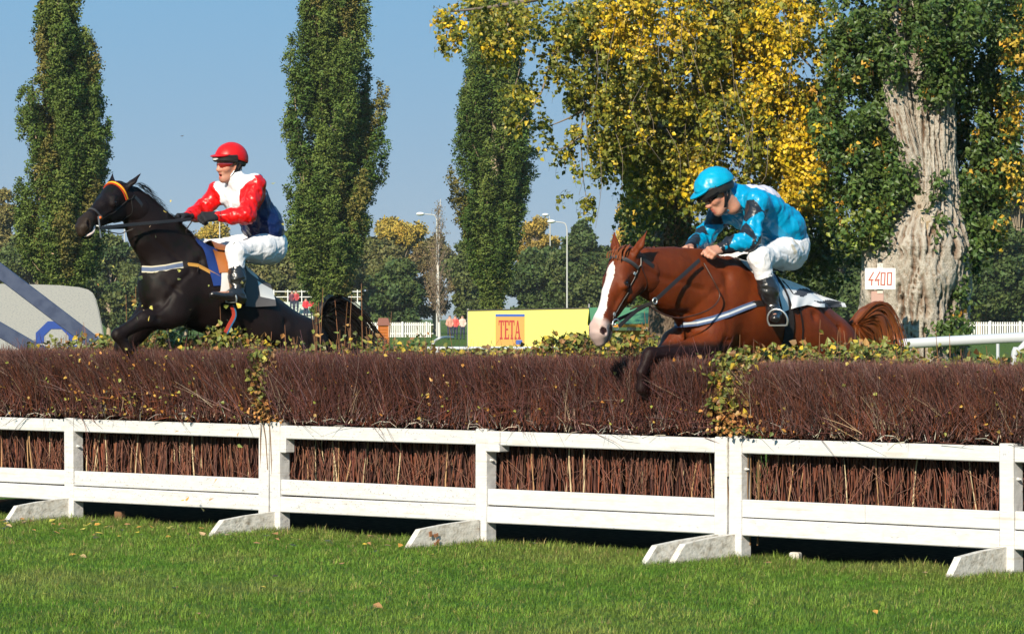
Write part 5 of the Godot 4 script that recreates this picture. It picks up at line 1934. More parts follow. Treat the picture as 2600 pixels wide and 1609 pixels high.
# cloth wrapped over the back: angle a from the top of the back, v along the horse; rear and front give x at an angle
func drape(fields: Array, yc: float, a0: float, a1: float, rear: Array, front: Array, lift: float, color: Callable, flare = null) -> ArrayMesh:
	var na := 40
	var nv := 16
	var P := []
	for i in na + 1:
		var fa := float(i) / na
		var a := lerpf(a0, a1, fa)
		var far := absf(a) / maxf(absf(a0), absf(a1))
		var row_ := []
		for j in nv + 1:
			var v := float(j) / nv
			var x := lerpf(lerpf(rear[0], rear[1], far), lerpf(front[0], front[1], far), v)
			var d := Vector3(0, cos(a), -sin(a))
			var c := Vector3(x, yc, 0)
			var p: Vector3 = touch(fields, c + d * 0.75, c) + d * lift
			if flare != null: p += flare.call(a, v, p)
			row_.append(p)
		P.append(row_)
	var st := begin()
	for side in [1.0, -1.0]:
		for i in na:
			for j in nv:
				var q := [P[i][j], P[i + 1][j], P[i + 1][j + 1], P[i][j + 1]]
				var n: Vector3 = (q[1] - q[0]).cross(q[3] - q[0]).normalized()
				var mid := Vector3((q[0] as Vector3).x, yc, 0)
				if n.dot(q[0] - mid) < 0.0: n = -n
				var col: Color = color.call(lerpf(a0, a1, (i + 0.5) / na), (j + 0.5) / nv)
				var off := Vector3.ZERO if side > 0.0 else -n * 0.006
				var ns := []
				for g in [[i, j], [i + 1, j], [i + 1, j + 1], [i, j + 1]]:
					var u: Vector3 = P[mini(g[0] + 1, na)][g[1]] - P[maxi(g[0] - 1, 0)][g[1]]
					var v2: Vector3 = P[g[0]][mini(g[1] + 1, nv)] - P[g[0]][maxi(g[1] - 1, 0)]
					var nn := u.cross(v2).normalized()
					if nn.dot(n) < 0.0: nn = -nn
					ns.append(nn * side)
				tri(st, [q[0] + off, ns[0]], [q[1] + off, ns[1]], [q[2] + off, ns[2]], col)
				tri(st, [q[0] + off, ns[0]], [q[2] + off, ns[2]], [q[3] + off, ns[3]], col)
	return st.commit()

# a cloth measured on the photograph: its upper and lower edge, laid on the near side of the horse or flying free behind
func near_patch(fields: Array, rig: Rig, top: Array, bot: Array, lift: float, color: Callable) -> ArrayMesh:
	var nu := 44
	var nv := 18
	var P := []
	var n := top.size() - 1
	for i in nu + 1:
		var f := float(i) / nu * n
		var k := mini(int(f), n - 1)
		f -= k
		var l := []
		for j in nv + 1:
			var v := float(j) / nv
			var px := lerpf(lerpf(top[k][0], top[k + 1][0], f), lerpf(bot[k][0], bot[k + 1][0], f), v)
			var py := lerpf(lerpf(top[k][1], top[k + 1][1], f), lerpf(bot[k][1], bot[k + 1][1], f), v)
			var a := rig.p(px, py, 0.75)
			var b := rig.p(px, py, 0.06)
			var h: Vector3 = touch(fields, a, b)
			var u := float(i) / nu
			var wave := 0.016 * sin(u * 17.0 + v * 2.0) * (0.3 + v) + 0.010 * sin(u * 31.0 + v * 5.0) * v
			l.append(h - (b - a).normalized() * (lift + wave + 0.02 * v))
		P.append(l)
	var st := begin()
	for mirror in [1.0, -1.0]:
		for side in [1.0, -1.0]:
			for i in nu:
				for j in nv:
					var m := Vector3(1, 1, mirror)
					var q := []
					for g in [[i, j], [i + 1, j], [i + 1, j + 1], [i, j + 1]]:
						var e: Vector3 = P[mini(g[0] + 1, nu)][g[1]] - P[maxi(g[0] - 1, 0)][g[1]]
						var w: Vector3 = P[g[0]][mini(g[1] + 1, nv)] - P[g[0]][maxi(g[1] - 1, 0)]
						var nn := e.cross(w).normalized()
						if nn.z > 0.0: nn = -nn
						q.append([(P[g[0]][g[1]] + (nn * -0.004 if side < 0.0 else Vector3.ZERO)) * m, nn * side * m])
					var col: Color = color.call((i + 0.5) / nu, (j + 0.5) / nv)
					tri(st, q[0], q[1], q[2], col)
					tri(st, q[0], q[2], q[3], col)
	return st.commit()

func torus_path(c: Vector3, u: Vector3, v: Vector3, ru: float, rv: float, n := 20) -> PackedVector3Array:
	var p := PackedVector3Array()
	for i in n + 1: p.append(c + u * cos(TAU * i / n) * ru + v * sin(TAU * i / n) * rv)
	return p

func eyes_of(x: Transform3D, horse: Node3D) -> void:
	var k := x.basis.x.length()
	for s in [1.0, -1.0]:
		var sp := SphereMesh.new()
		sp.radius = 0.0185 * k
		sp.height = 0.037 * k
		sp.radial_segments = 20
		sp.rings = 12
		part("eye", sp, M.eye, horse, x * Vector3(0.194, 0.067, 0.083 * s))

# muscles: grooves [from, to, depth, width] pressed into the coat's surface
func coat_shift(grooves: Array) -> Callable:
	return func(p: Vector3, n: Vector3) -> float:
		var v := 0.0050 * fur_noise.get_noise_3dv(p * 4.5) + 0.0022 * fur_noise.get_noise_3dv(p * 13.0)
		for g in grooves:
			var d := seg_d(p + Vector3(0.02, 0.02, 0.0) * fur_noise.get_noise_3dv(p * 6.0), g[0], g[1])
			if d < g[3] * 2.5: v -= g[2] * exp(-pow(d / g[3], 2.0))
		return v

func build_riders() -> void:
	fur_noise.frequency = 1.0
	fur_noise.seed = 5
	fold_noise.frequency = 1.0
	fold_noise.seed = 12
	fold_noise.noise_type = FastNoiseLite.TYPE_SIMPLEX
	fold_noise.fractal_type = FastNoiseLite.FRACTAL_RIDGED
	fold_noise.fractal_octaves = 2
	M.eye = mk(Color(0.008, 0.006, 0.005), 0.08, 0.6)
	M.coat = mk(Color(1, 1, 1), 0.52, 0.28, true)
	M.coat.normal_enabled = true
	M.coat.normal_texture = bump_tex(0.13, 61, 7.0)
	M.coat.normal_scale = 0.5
	triplanar(M.coat, Vector3(7.5, 2.0, 7.5), false)
	M.strap = mk(Color(1, 1, 1), 0.45, 0.5, true)
	M.cloth = mk(Color(1, 1, 1), 0.8, 0.3, true)
	M.silk = mk(Color(1, 1, 1), 0.34, 0.42, true)
	M.silk.normal_enabled = true
	M.silk.normal_texture = bump_tex(0.012, 71, 10.0, FastNoiseLite.TYPE_SIMPLEX, 3)
	M.silk.normal_scale = 0.30
	triplanar(M.silk, Vector3(3.4, 2.4, 3.4), false)
	M.breech = mk(Color(1, 1, 1), 0.6, 0.35, true)
	M.breech.normal_enabled = true
	M.breech.normal_texture = bump_tex(0.03, 72, 5.0, FastNoiseLite.TYPE_SIMPLEX, 3)
	M.breech.normal_scale = 0.25
	triplanar(M.breech, Vector3(3.0, 3.0, 3.0), false)
	M.boot = mk(Color(0.012, 0.011, 0.012), 0.28, 0.6)
	M.shell = mk(Color(0.014, 0.014, 0.015), 0.5, 0.4)
	M.lens_dark = mk(Color(0.010, 0.010, 0.012), 0.08, 0.7)
	M.lens_red = mk(Color(0.22, 0.012, 0.010), 0.08, 0.8)
	M.skin = mk(Color(1, 1, 1), 0.5, 0.4, true)
	M.skin.subsurf_scatter_enabled = true
	M.skin.subsurf_scatter_strength = 0.12
	M.rubber = mk(Color(0.10, 0.075, 0.05), 0.8, 0.3)
	chestnut_horse()
	black_horse()

func tack_color(r: float, g: float, b: float) -> Color:
	return Color(r, g, b)

func chestnut_horse() -> void:
	var rig := Rig.new(1930.0, 24.6, 42.0)
	var t := thing("horse", rig.base(), rig.turn(), "chestnut racehorse with white blaze jumping over the brush at the right", "horse")
	var P := rig
	var f := Field.new(0.0135)
	# trunk
	f.bone(P.p(1800, 790), P.p(1895, 795), 0.26, 0.30, 26.0, SIDE, 0.78)
	f.bone(P.p(1895, 797), P.p(2030, 842), 0.30, 0.265, 26.0, SIDE, 0.84)
	f.bone(P.p(2020, 842), P.p(2098, 885), 0.255, 0.225, 30.0, SIDE, 0.95)
	f.bone(P.p(1850, 678), P.p(1950, 735), 0.07, 0.08, 34.0, SIDE, 0.8)
	for s in [1.0, -1.0]:
		f.bone(P.p(1835, 720, 0) + Vector3(0, 0, -0.12 * s), P.p(1790, 850, 0) + Vector3(0, 0, -0.16 * s), 0.11, 0.105, 36.0, SIDE, 0.6)
		f.bone(P.p(2082, 880) + Vector3(0, 0, -0.12 * s), P.p(2080, 970) + Vector3(0, 0, -0.15 * s), 0.20, 0.15, 34.0, SIDE, 0.7)
		var o := Vector3(0, 0, -0.15 * s)
		leg(f, [P.p(2080, 930) + o, P.p(2050, 985) + o, P.p(2150, 1110) + o, P.p(2165, 1215) + o, P.p(2135, 1255) + o], [0.15, 0.11, 0.058, 0.040, 0.042])
		f.bone(P.p(2135, 1255) + o, P.p(2122, 1275) + o, 0.045, 0.058, 80.0)
	# near foreleg folded over the brush, far one tucked beneath the chest
	leg(f, [P.p(1790, 880, 0.11), P.p(1735, 900, 0.13), P.p(1650, 900, 0.15), P.p(1630, 945, 0.15), P.p(1630, 985, 0.14), P.p(1644, 998, 0.13)], [0.115, 0.075, 0.046, 0.032, 0.036, 0.032])
	f.bone(P.p(1644, 998, 0.13), P.p(1656, 1004, 0.13), 0.036, 0.046, 80.0)
	var far := Vector3(0, 0, 0.28)
	leg(f, [P.p(1790, 880, 0.13) + far, P.p(1770, 905, 0.15) + far, P.p(1752, 940, 0.16) + far, P.p(1812, 962, 0.16) + far, P.p(1850, 975, 0.15) + far], [0.12, 0.085, 0.055, 0.036, 0.042])
	f.bone(P.p(1850, 975, 0.15) + far, P.p(1862, 968, 0.15) + far, 0.042, 0.055, 80.0)
	# neck
	f.bone(P.p(1622, 692, 0.05), P.p(1700, 715, 0.03), 0.135, 0.195, 34.0, SIDE, 0.55)
	f.bone(P.p(1700, 715, 0.03), P.p(1800, 755, 0.0), 0.20, 0.28, 30.0, SIDE, 0.58)
	f.bone(P.p(1640, 645, 0.05), P.p(1800, 655, 0.0), 0.035, 0.06, 40.0, SIDE, 0.7)
	f.fill()
	var x := head_frame(P, P.p(1572, 640, 0.06), 47.0, 28.0, 1.03)
	var h := Field.new(0.0065)
	head_bones(h, x, -0.01, false)
	h.bone(x * Vector3(0.03, 0.12, 0), P.p(1640, 700, 0.05), 0.11, 0.13, 40.0, SIDE, 0.7)
	h.fill()
	var inv := x.affine_inverse()
	var paint := func(p: Vector3, n: Vector3) -> Color:
		var c := Color(0.112, 0.0225, 0.0056)
		var v := fur_noise.get_noise_3dv(p * 2.2)
		var v2 := fur_noise.get_noise_3dv(p * 11.0)
		c = c * (1.0 + 0.30 * v + 0.14 * v2 + 0.22 * fur_noise.get_noise_3dv(p * Vector3(30, 7, 30)))
		var q := inv * p
		if q.x > -0.3 and q.x < 0.75 and absf(q.z) < 0.16 and q.y < 0.32 and q.y > -0.1:
			var wob := 0.006 * fur_noise.get_noise_3dv(p * 30.0)
			# white blaze down the face, pink and grey muzzle
			var half := 0.034 if q.x < 0.30 else 0.030 + (q.x - 0.30) * 0.10
			if q.x < 0.13: half = 0.034 * clampf((q.x - 0.075) / 0.05, 0.0, 1.0)
			if q.y < 0.075 and absf(q.z + 0.004 + wob) < half and q.x > 0.07 and q.x < 0.52: c = Color(0.608, 0.568, 0.544)
			if q.x > 0.46:
				var mz := clampf((q.x - 0.46) / 0.035, 0.0, 1.0)
				if q.y < 0.10: c = c.lerp(Color(0.4675, 0.34, 0.306), mz)
				elif q.x > 0.50: c = c.lerp(Color(0.22, 0.15, 0.13), mz)
				if q.x > 0.565: c = c.lerp(Color(0.25, 0.19, 0.18), clampf((q.x - 0.565) / 0.02, 0.0, 1.0) * 0.7)
			for s in [-1.0, 1.0]:
				if Vector3(0.55, 0.048, 0.052 * s).distance_to(q) < 0.026: c = Color(0.03, 0.015, 0.013)
				if Vector3(0.192, 0.066, 0.09 * s).distance_to(q) < 0.027: c = Color(0.03, 0.014, 0.010)
			if absf(q.y - 0.128) < 0.006 and q.x > 0.47 and q.x < 0.62 : c = Color(0.05, 0.03, 0.03)
		elif p.x > 0.45 and p.y < P.p(1640, 868, 0.15).y and p.z < 0.5: c = c.lerp(Color(0.010, 0.007, 0.006), clampf((P.p(1640, 862, 0.15).y - p.y) / 0.05, 0.0, 0.97))  # forelegs blackened: their shade is put into the coat colour
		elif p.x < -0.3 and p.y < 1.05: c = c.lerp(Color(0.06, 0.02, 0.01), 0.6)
		return c
	var gr := []
	for L in [0.3, -0.3]:
		for q in [[1858, 700, 1838, 880, 0.022, 0.030], [1838, 730, 1760, 800, 0.014, 0.022], [1780, 835, 1850, 865, 0.016, 0.022], [1690, 770, 1780, 800, 0.016, 0.024], [1660, 690, 1800, 735, 0.010, 0.022],
				[2060, 800, 2030, 960, 0.022, 0.030], [2125, 830, 2110, 960, 0.016, 0.024], [1900, 890, 2040, 930, 0.012, 0.03], [2085, 790, 2130, 840, 0.010, 0.02]]:
			var g0 := P.p(q[0], q[1], 0.2) * Vector3(1, 1, 0) + Vector3(0, 0, -L * 0.7)
			var g1 := P.p(q[2], q[3], 0.2) * Vector3(1, 1, 0) + Vector3(0, 0, -L * 0.8)
			gr.append([touch([f], g0 - Vector3(0, 0, L * 2.0), g0 * Vector3(1, 1, 0)), touch([f], g1 - Vector3(0, 0, L * 2.0), g1 * Vector3(1, 1, 0)), q[4], q[5]])
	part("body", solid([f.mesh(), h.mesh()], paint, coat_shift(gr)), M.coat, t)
	eyes_of(x, t)
	var both := [f, h]
	# mane lying over the crest, forelock
	rng.seed = 51
	var st := begin()
	for i in 150:
		var v := rf(0, 1)
		var a := P.p(lerpf(1632, 1850, v), lerpf(633, 664, v * v), 0.03 * (1 - v)) + Vector3(rf(-0.02, 0.02), 0.012, rf(-0.012, 0.012))
		var l := rf(0.07, 0.15)
		var z := rf(0.2, 1.0) * (1.0 if rf(0, 1) < 0.75 else -0.8)
		var pts := PackedVector3Array([a, a + Vector3(-0.02, 0.006, z * 0.025), a + Vector3(-0.05, -l * 0.25, z * 0.055), a + Vector3(-0.09, -l * 0.55, z * 0.075)])
		ribbon(st, pts, 0.006, 0.002, Vector3.RIGHT, vary(Color(0.14, 0.038, 0.012), 0.25), vary(Color(0.18, 0.055, 0.018), 0.2))
	for i in 60:
		var a := x * Vector3(rf(-0.03, 0.02), rf(0.01, 0.05), rf(-0.035, 0.035))
		var up_ := x * Vector3(-0.075, 0.0, rf(-0.05, 0.05)) - x.origin
		var down := x * Vector3(rf(0.02, 0.09), -0.018, rf(-0.05, 0.05)) - x.origin
		ribbon(st, spline([a, a + up_ * rf(0.4, 0.9) * 0.7, a + up_ * 0.35 + down * 0.7 - x.basis.y * 0.03, a + down - x.basis.y * 0.02], 3), 0.007, 0.003, x.basis.z, vary(Color(0.13, 0.034, 0.010), 0.25), vary(Color(0.17, 0.05, 0.016), 0.2))
	part("mane", st.commit(), M.hair, t)
	# tail carried high, arching and falling
	st = begin()
	for i in 1000:
		var j := Vector3(rf(-0.6, 0.6), rf(-0.6, 0.6), rf(-1.7, 1.7)) * sqrt(rf(0, 1))
		var k := pow(rf(0.0, 1.0), 1.3)
		var a := P.p(2172, 822) + j * 0.03
		var b2 := P.p(lerpf(2182, 2205, k), lerpf(842, 782, k)) + j * 0.045
		var c := P.p(lerpf(2196, 2236, k), lerpf(862, 771, k)) + j * 0.05
		var d := P.p(lerpf(2198, 2262, k), lerpf(884, 800, k)) + j * 0.045
		var e := P.p(lerpf(2196, 2278, k) + rf(-6, 6), lerpf(900, 850, k) + rf(-20, 30)) + j * 0.05
		var g := e + Vector3(0.01, -rf(0.05, 0.22), 0) + j * 0.04
		ribbon(st, spline([a, b2, c, d, e, g], 3), 0.008, 0.002, (SIDE + j * 0.8).normalized(), vary(Color(0.11, 0.028, 0.008), 0.3), vary(Color(0.19, 0.062, 0.020), 0.3))
	tube(st, spline([P.p(2175, 822), P.p(2196, 803), P.p(2220, 812), P.p(2234, 850), P.p(2236, 890)], 5), 0.03, 0.05, 10, Color(0.15, 0.042, 0.014), 0.085)
	part("tail", st.commit(), M.hair, t)
	# bridle
	var blk := [Color(0.018, 0.014, 0.012)]
	var br := part("bridle", head_strap(both, x, [Vector3(0.03, 0.14, 0.09), Vector3(-0.022, 0.11, 0.05), Vector3(-0.03, 0.10, 0.0), Vector3(-0.022, 0.11, -0.05), Vector3(0.03, 0.14, -0.09)], 0.028, 0.006, blk), M.strap, t)
	part("browband", head_strap(both, x, [Vector3(0.055, 0.125, 0.10), Vector3(0.052, 0.06, 0.10), Vector3(0.048, 0.0, 0.055), Vector3(0.046, -0.02, 0.0), Vector3(0.048, 0.0, -0.055), Vector3(0.052, 0.06, -0.10), Vector3(0.055, 0.125, -0.10)], 0.026, 0.009, [Color(0.02, 0.016, 0.014), Color(0.05, 0.042, 0.040)]), M.strap, br)
	for s in [1.0, -1.0]:
		part("cheekpiece", head_strap(both, x, [Vector3(0.03, 0.13, 0.09 * s), Vector3(0.15, 0.135, 0.085 * s), Vector3(0.30, 0.125, 0.07 * s), Vector3(0.435, 0.118, 0.06 * s)], 0.018, 0.005, blk), M.strap, br)
		part("throat_lash", head_strap(both, x, [Vector3(0.02, 0.14, 0.09 * s), Vector3(0.08, 0.21, 0.07 * s), Vector3(0.15, 0.27, 0.045 * s), Vector3(0.19, 0.30, 0.0)], 0.014, 0.004, blk), M.strap, br)
		for q in [0.10, 0.40]:
			var bk := begin()
			box(bk, Transform3D(Basis(x.basis.x.normalized(), x.basis.y.normalized(), x.basis.z.normalized()), touch(both, x * Vector3(q, 0.132 - 0.02 * q, 0.3 * s), x * Vector3(q, 0.10, 0.0)) + x.basis.z * 0.006 * s), Vector3(0.022, 0.024, 0.008), 0.002)
			part("buckle", bk.commit(), M.metal, br)
		var ring := begin()
		var rc := x * Vector3(0.462, 0.128, 0.066 * s)
		tube(ring, torus_path(rc, x.basis.x.normalized(), x.basis.y.normalized(), 0.036, 0.036), 0.0055, 0.0055, 6)
		tube(ring, PackedVector3Array([rc, x * Vector3(0.47, 0.10, 0.0)]), 0.009, 0.008, 6)
		part("bit_ring", ring.commit(), M.metal, br)
	# reins from the bit to the hands, martingale strap
	var bit := x * Vector3(0.465, 0.15, 0.072)
	var hand := P.p(1776, 660, 0.16)
	var ringp := P.p(1660, 764, 0.20)
	st = begin()
	var rp := spline([bit, P.p(1622, 784, 0.16), ringp, P.p(1718, 712, 0.205), hand], 6)
	var outs := PackedVector3Array()
	for q in rp: outs.append(Vector3(0, 0.1, -1))
	strap(st, rp, outs, 0.026, 0.005, [Color(0.022, 0.018, 0.016), Color(0.016, 0.013, 0.012)])
	part("rein", st.commit(), M.strap, br)
	st = begin()
	var bit2 := x * Vector3(0.465, 0.15, -0.072)
	rp = spline([bit2, P.p(1660, 764, -0.16), P.p(1760, 660, -0.12)], 6)
	outs = PackedVector3Array()
	for q in rp: outs.append(Vector3(0, 0.1, 1))
	strap(st, rp, outs, 0.024, 0.005, [Color(0.018, 0.014, 0.012)])
	part("rein", st.commit(), M.strap, br)
	st = begin()
	tube(st, torus_path(ringp + Vector3(0, 0, -0.012), Vector3.RIGHT, Vector3.UP, 0.020, 0.020, 14), 0.005, 0.005, 5)
	part("rein_ring", st.commit(), M.metal, br)
	st = begin()
	tube(st, spline([P.p(1788, 668, 0.17), P.p(1812, 712, 0.23), P.p(1828, 752, 0.25), P.p(1800, 786, 0.25), P.p(1735, 806, 0.22), P.p(1690, 800, 0.20), P.p(1640, 775, 0.17), P.p(1600, 785, 0.13)], 5), 0.0055, 0.0055, 5, Color(0.045, 0.018, 0.010))
	part("running_rein", st.commit(), M.strap, br)
	# breast strap round the chest
	var breast := [[1680, 812], [1695, 821], [1715, 824], [1738, 822], [1770, 819], [1810, 810], [1850, 797], [1890, 781], [1918, 771]]
	var from := []
	var to := []
	for q in breast:
		from.append(P.p(q[0], q[1], 0.75))
		to.append(P.p(q[0], q[1], -0.3))
	var r := lie(both, from, to, 0.004)
	st = begin()
	strap(st, r[0], r[1], 0.044, 0.007, [Color(0.07, 0.10, 0.19), Color(0.45, 0.48, 0.52), Color(0.07, 0.10, 0.19)])
	part("breast_strap", st.commit(), M.cloth, t)
	from = []
	to = []
	for q in [[1912, 773], [1925, 770], [1950, 770], [1975, 772]]:
		from.append(P.p(q[0], q[1], 0.75))
		to.append(P.p(q[0], q[1], -0.3))
	r = lie(both, from, to, 0.006)
	st = begin()
	strap(st, r[0], r[1], 0.040, 0.008, blk)
	part("strap_end", st.commit(), M.strap, t)
	# girth and surcingle
	for q in [[0.02, 0.09, Color(0.02, 0.018, 0.018)], [-0.12, 0.012, Color(0.012, 0.010, 0.010)]]:
		from = []
		to = []
		for i in 25:
			var a := lerpf(0.4, TAU - 0.4, i / 24.0)
			var xx: float = q[0]
			from.append(Vector3(xx - 0.04 * (1.0 - cos(a)), P.p(1930, 795).y + cos(a) * 0.8, -sin(a) * 0.8))
			to.append(Vector3(xx - 0.04 * (1.0 - cos(a)), P.p(1930, 795).y, 0))
		r = lie(both, from, to, 0.004)
		st = begin()
		strap(st, r[0], r[1], q[1], 0.006, [q[2]])
		part("girth", st.commit(), M.cloth, t)
	# white number cloth with dark stripes, its rear corner flying
	var yc := P.p(1980, 800).y
	var white := func(u: float, v: float) -> Color:      # u from front to rear, v from top to bottom
		var dark := u > 0.30 and absf(fmod(u * 2.3 + v * 1.5 + 0.12 * sin(v * 9.0), 1.0) - 0.5) < 0.20 and v < 0.30 + u * 0.6
		if u > 0.78 and v > 0.42 or u > 0.965: dark = u < 0.965
		return Color(0.05, 0.052, 0.065) if dark else Color(0.60, 0.60, 0.615)
	part("number_cloth", near_patch(both, rig, [[1968, 700], [2006, 712], [2050, 730], [2090, 752], [2146, 769]], [[1990, 792], [2012, 783], [2050, 774], [2090, 780], [2150, 779]], 0.02, white), M.cloth, t)
	var pad := func(a: float, v: float) -> Color: return Color(0.576, 0.576, 0.56) if v > 0.62 else Color(0.03, 0.035, 0.05)
	part("saddle_pad", drape(both, yc, -1.25, 1.25, [0.02, 0.05], [0.24, 0.17], 0.012, pad), M.cloth, t)
	saddle(both, t, yc, -0.13, 0.18, Color(0.02, 0.02, 0.022), Color(0.13, 0.19, 0.30))
	stirrup(t, [P.p(1905, 640, 0.20), P.p(1938, 720, 0.31), P.p(1962, 775, 0.35)], P.p(1975, 812, 0.43), P, 0.068, 0.074, 35.0)
	stirrup(t, [P.p(1905, 640, 0.20) + Vector3(0, 0, 0.40), P.p(1938, 720, 0.31) + Vector3(0, 0, 0.62), P.p(1962, 775, 0.35) + Vector3(0, 0, 0.70)], P.p(1974, 806, 0.35) + Vector3(0, 0, 0.70), P, 0.062, 0.068, 20.0)
	teal_rider(rig)

func saddle(fields: Array, horse: Node3D, yc: float, x0: float, x1: float, seat: Color, under: Color) -> void:
	var one := func(a: float, v: float) -> Color: return seat
	var lift := func(a: float, v: float, p: Vector3) -> Vector3:
		var e := pow(absf(v - 0.5) * 2.0, 3.0) * (0.25 if v > 0.5 else 1.0)
		return Vector3(0, 0.028 * e * clampf(1.0 - absf(a) / 0.5, 0.0, 1.0) + 0.012, 0)
	var s := part("saddle", drape(fields, yc, -0.42, 0.42, [x0 - 0.04, x0 + 0.02], [x1 - 0.04, x1], 0.042, one, lift), mk_leather(seat), horse)
	var fl := func(a: float, v: float) -> Color: return under
	for sd in [1.0, -1.0]:
		part("saddle_flap", drape(fields, yc, 0.40 * sd, 1.02 * sd, [x0 + 0.12, x0 + 0.20], [x1 + 0.02, x1 + 0.02], 0.034, fl), mk_leather(under), s)

func mk_leather(c: Color) -> StandardMaterial3D:
	var m := mk(Color(1, 1, 1), 0.42, 0.5, true)
	m.normal_enabled = true
	m.normal_texture = M.silk.normal_texture
	m.normal_scale = 0.2
	triplanar(m, Vector3(4, 4, 4), false)
	return m

func stirrup(horse: Node3D, leather: Array, c: Vector3, rig: Rig, ru: float, rv: float, turn: float) -> void:
	var st := begin()
	var p := spline(leather, 5)
	var o := PackedVector3Array()
	for q in p: o.append(Vector3(0.1, 0, -1))
	strap(st, p, o, 0.024, 0.006, [Color(0.16, 0.09, 0.045)])
	var l := part("stirrup_leather", st.commit(), M.strap, horse)
	st = begin()
	var u := Vector3(0, 0, 1).rotated(Vector3.UP, deg_to_rad(turn))
	var v := Vector3(0.16, 1, 0).normalized()
	var pts := PackedVector3Array()
	for i in 21:
		var a := lerpf(-0.18 * PI, 1.18 * PI, i / 20.0)
		pts.append(c + u * cos(a) * ru + v * sin(a) * rv)
	tube(st, pts, 0.0075, 0.0075, 7)
	var tread := PackedVector3Array([pts[0], pts[20]])
	strap(st, tread, PackedVector3Array([v, v]), 0.035, 0.010)
	part("stirrup_iron", st.commit(), M.stirrup if M.has("stirrup") else M.metal, l)

func black_horse() -> void:
	var rig := Rig.new(600.0, 27.8, 33.0)
	var t := thing("horse", rig.base(), rig.turn(), "black racehorse with an orange browband rising over the brush at the left", "horse")
	var P := rig
	var f := Field.new(0.0135)
	f.bone(P.p(432, 728), P.p(545, 742), 0.27, 0.30, 26.0, SIDE, 0.78)
	f.bone(P.p(545, 748), P.p(660, 832), 0.30, 0.25, 26.0, SIDE, 0.84)
	f.bone(P.p(655, 830), P.p(765, 882), 0.25, 0.22, 30.0, SIDE, 0.95)
	f.bone(P.p(500, 645), P.p(565, 672), 0.06, 0.05, 34.0, SIDE, 0.8)
	for s in [1.0, -1.0]:
		f.bone(P.p(488, 668) + Vector3(0, 0, -0.12 * s), P.p(425, 790) + Vector3(0, 0, -0.17 * s), 0.11, 0.11, 36.0, SIDE, 0.6)
		f.bone(P.p(752, 875) + Vector3(0, 0, -0.12 * s), P.p(735, 940) + Vector3(0, 0, -0.15 * s), 0.20, 0.15, 34.0, SIDE, 0.7)
		var o := Vector3(0, 0, -0.15 * s)
		leg(f, [P.p(735, 920) + o, P.p(705, 970) + o, P.p(805, 1080) + o, P.p(850, 1170) + o, P.p(840, 1215) + o], [0.15, 0.11, 0.058, 0.040, 0.042])
		f.bone(P.p(840, 1215) + o, P.p(830, 1232) + o, 0.045, 0.058, 80.0)
	leg(f, [P.p(420, 805, 0.12), P.p(365, 812, 0.14), P.p(298, 850, 0.15), P.p(322, 885, 0.16), P.p(345, 912, 0.15), P.p(368, 916, 0.15)], [0.105, 0.066, 0.043, 0.032, 0.036, 0.032])
	f.bone(P.p(368, 916, 0.15), P.p(380, 912, 0.15), 0.042, 0.055, 80.0)
	var far := Vector3(0, 0, 0.30)
	leg(f, [P.p(425, 800, 0.14) + far, P.p(385, 845, 0.16) + far, P.p(355, 880, 0.16) + far, P.p(400, 915, 0.16) + far, P.p(430, 930, 0.15) + far], [0.12, 0.09, 0.058, 0.040, 0.043])
	f.bone(P.p(430, 930, 0.15) + far, P.p(442, 926, 0.15) + far, 0.042, 0.055, 80.0)
	f.bone(P.p(332, 512, 0.04), P.p(382, 592, 0.03), 0.125, 0.172, 34.0, SIDE, 0.55)
	f.bone(P.p(382, 592, 0.03), P.p(450, 680, 0.0), 0.172, 0.265, 30.0, SIDE, 0.58)
	f.bone(P.p(372, 508, 0.04), P.p(470, 600, 0.0), 0.03, 0.05, 40.0, SIDE, 0.7)
	f.fill()
	var x := head_frame(P, P.p(292, 464, 0.06), 60.0, 57.0, 0.955)
	var h := Field.new(0.0065)
	head_bones(h, x, -0.03, true)
	h.bone(x * Vector3(0.03, 0.12, 0), P.p(345, 535, 0.04), 0.11, 0.125, 40.0, SIDE, 0.7)
	h.fill()
	var inv := x.affine_inverse()
	var paint := func(p: Vector3, n: Vector3) -> Color:
		var v := fur_noise.get_noise_3dv(p * 2.6)
		var v2 := fur_noise.get_noise_3dv(p * 13.0)
		var c := Color(0.009075, 0.00605, 0.00495) * (1.0 + 0.35 * v + 0.2 * v2 + 0.3 * fur_noise.get_noise_3dv(p * Vector3(30, 7, 30)))
		var q := inv * p
		if q.x > 0.44 and q.x < 0.75 and absf(q.z) < 0.16 and q.y < 0.3:
			c = c.lerp(Color(0.030, 0.017, 0.014), 0.6)
			for s in [-1.0, 1.0]:
				if Vector3(0.55, 0.048, 0.052 * s).distance_to(q) < 0.024: c = Color(0.004, 0.003, 0.003)
		return c
	var gr := []
	for L in [0.3, -0.3]:
		for q in [[508, 660, 480, 850, 0.022, 0.030], [480, 690, 400, 790, 0.014, 0.022], [400, 810, 480, 840, 0.016, 0.022], [365, 650, 450, 740, 0.016, 0.024], [355, 560, 460, 660, 0.010, 0.022],
				[720, 820, 690, 940, 0.022, 0.030], [785, 850, 770, 950, 0.016, 0.024]]:
			var g0 := P.p(q[0], q[1], 0.2) * Vector3(1, 1, 0) + Vector3(0, 0, -L * 0.7)
			var g1 := P.p(q[2], q[3], 0.2) * Vector3(1, 1, 0) + Vector3(0, 0, -L * 0.8)
			gr.append([touch([f], g0 - Vector3(0, 0, L * 2.0), g0 * Vector3(1, 1, 0)), touch([f], g1 - Vector3(0, 0, L * 2.0), g1 * Vector3(1, 1, 0)), q[4], q[5]])
	part("body", solid([f.mesh(), h.mesh()], paint, coat_shift(gr)), M.coat, t)
	eyes_of(x, t)
	var both := [f, h]
	# pale tongue at the corner of the open mouth
	var st := begin()
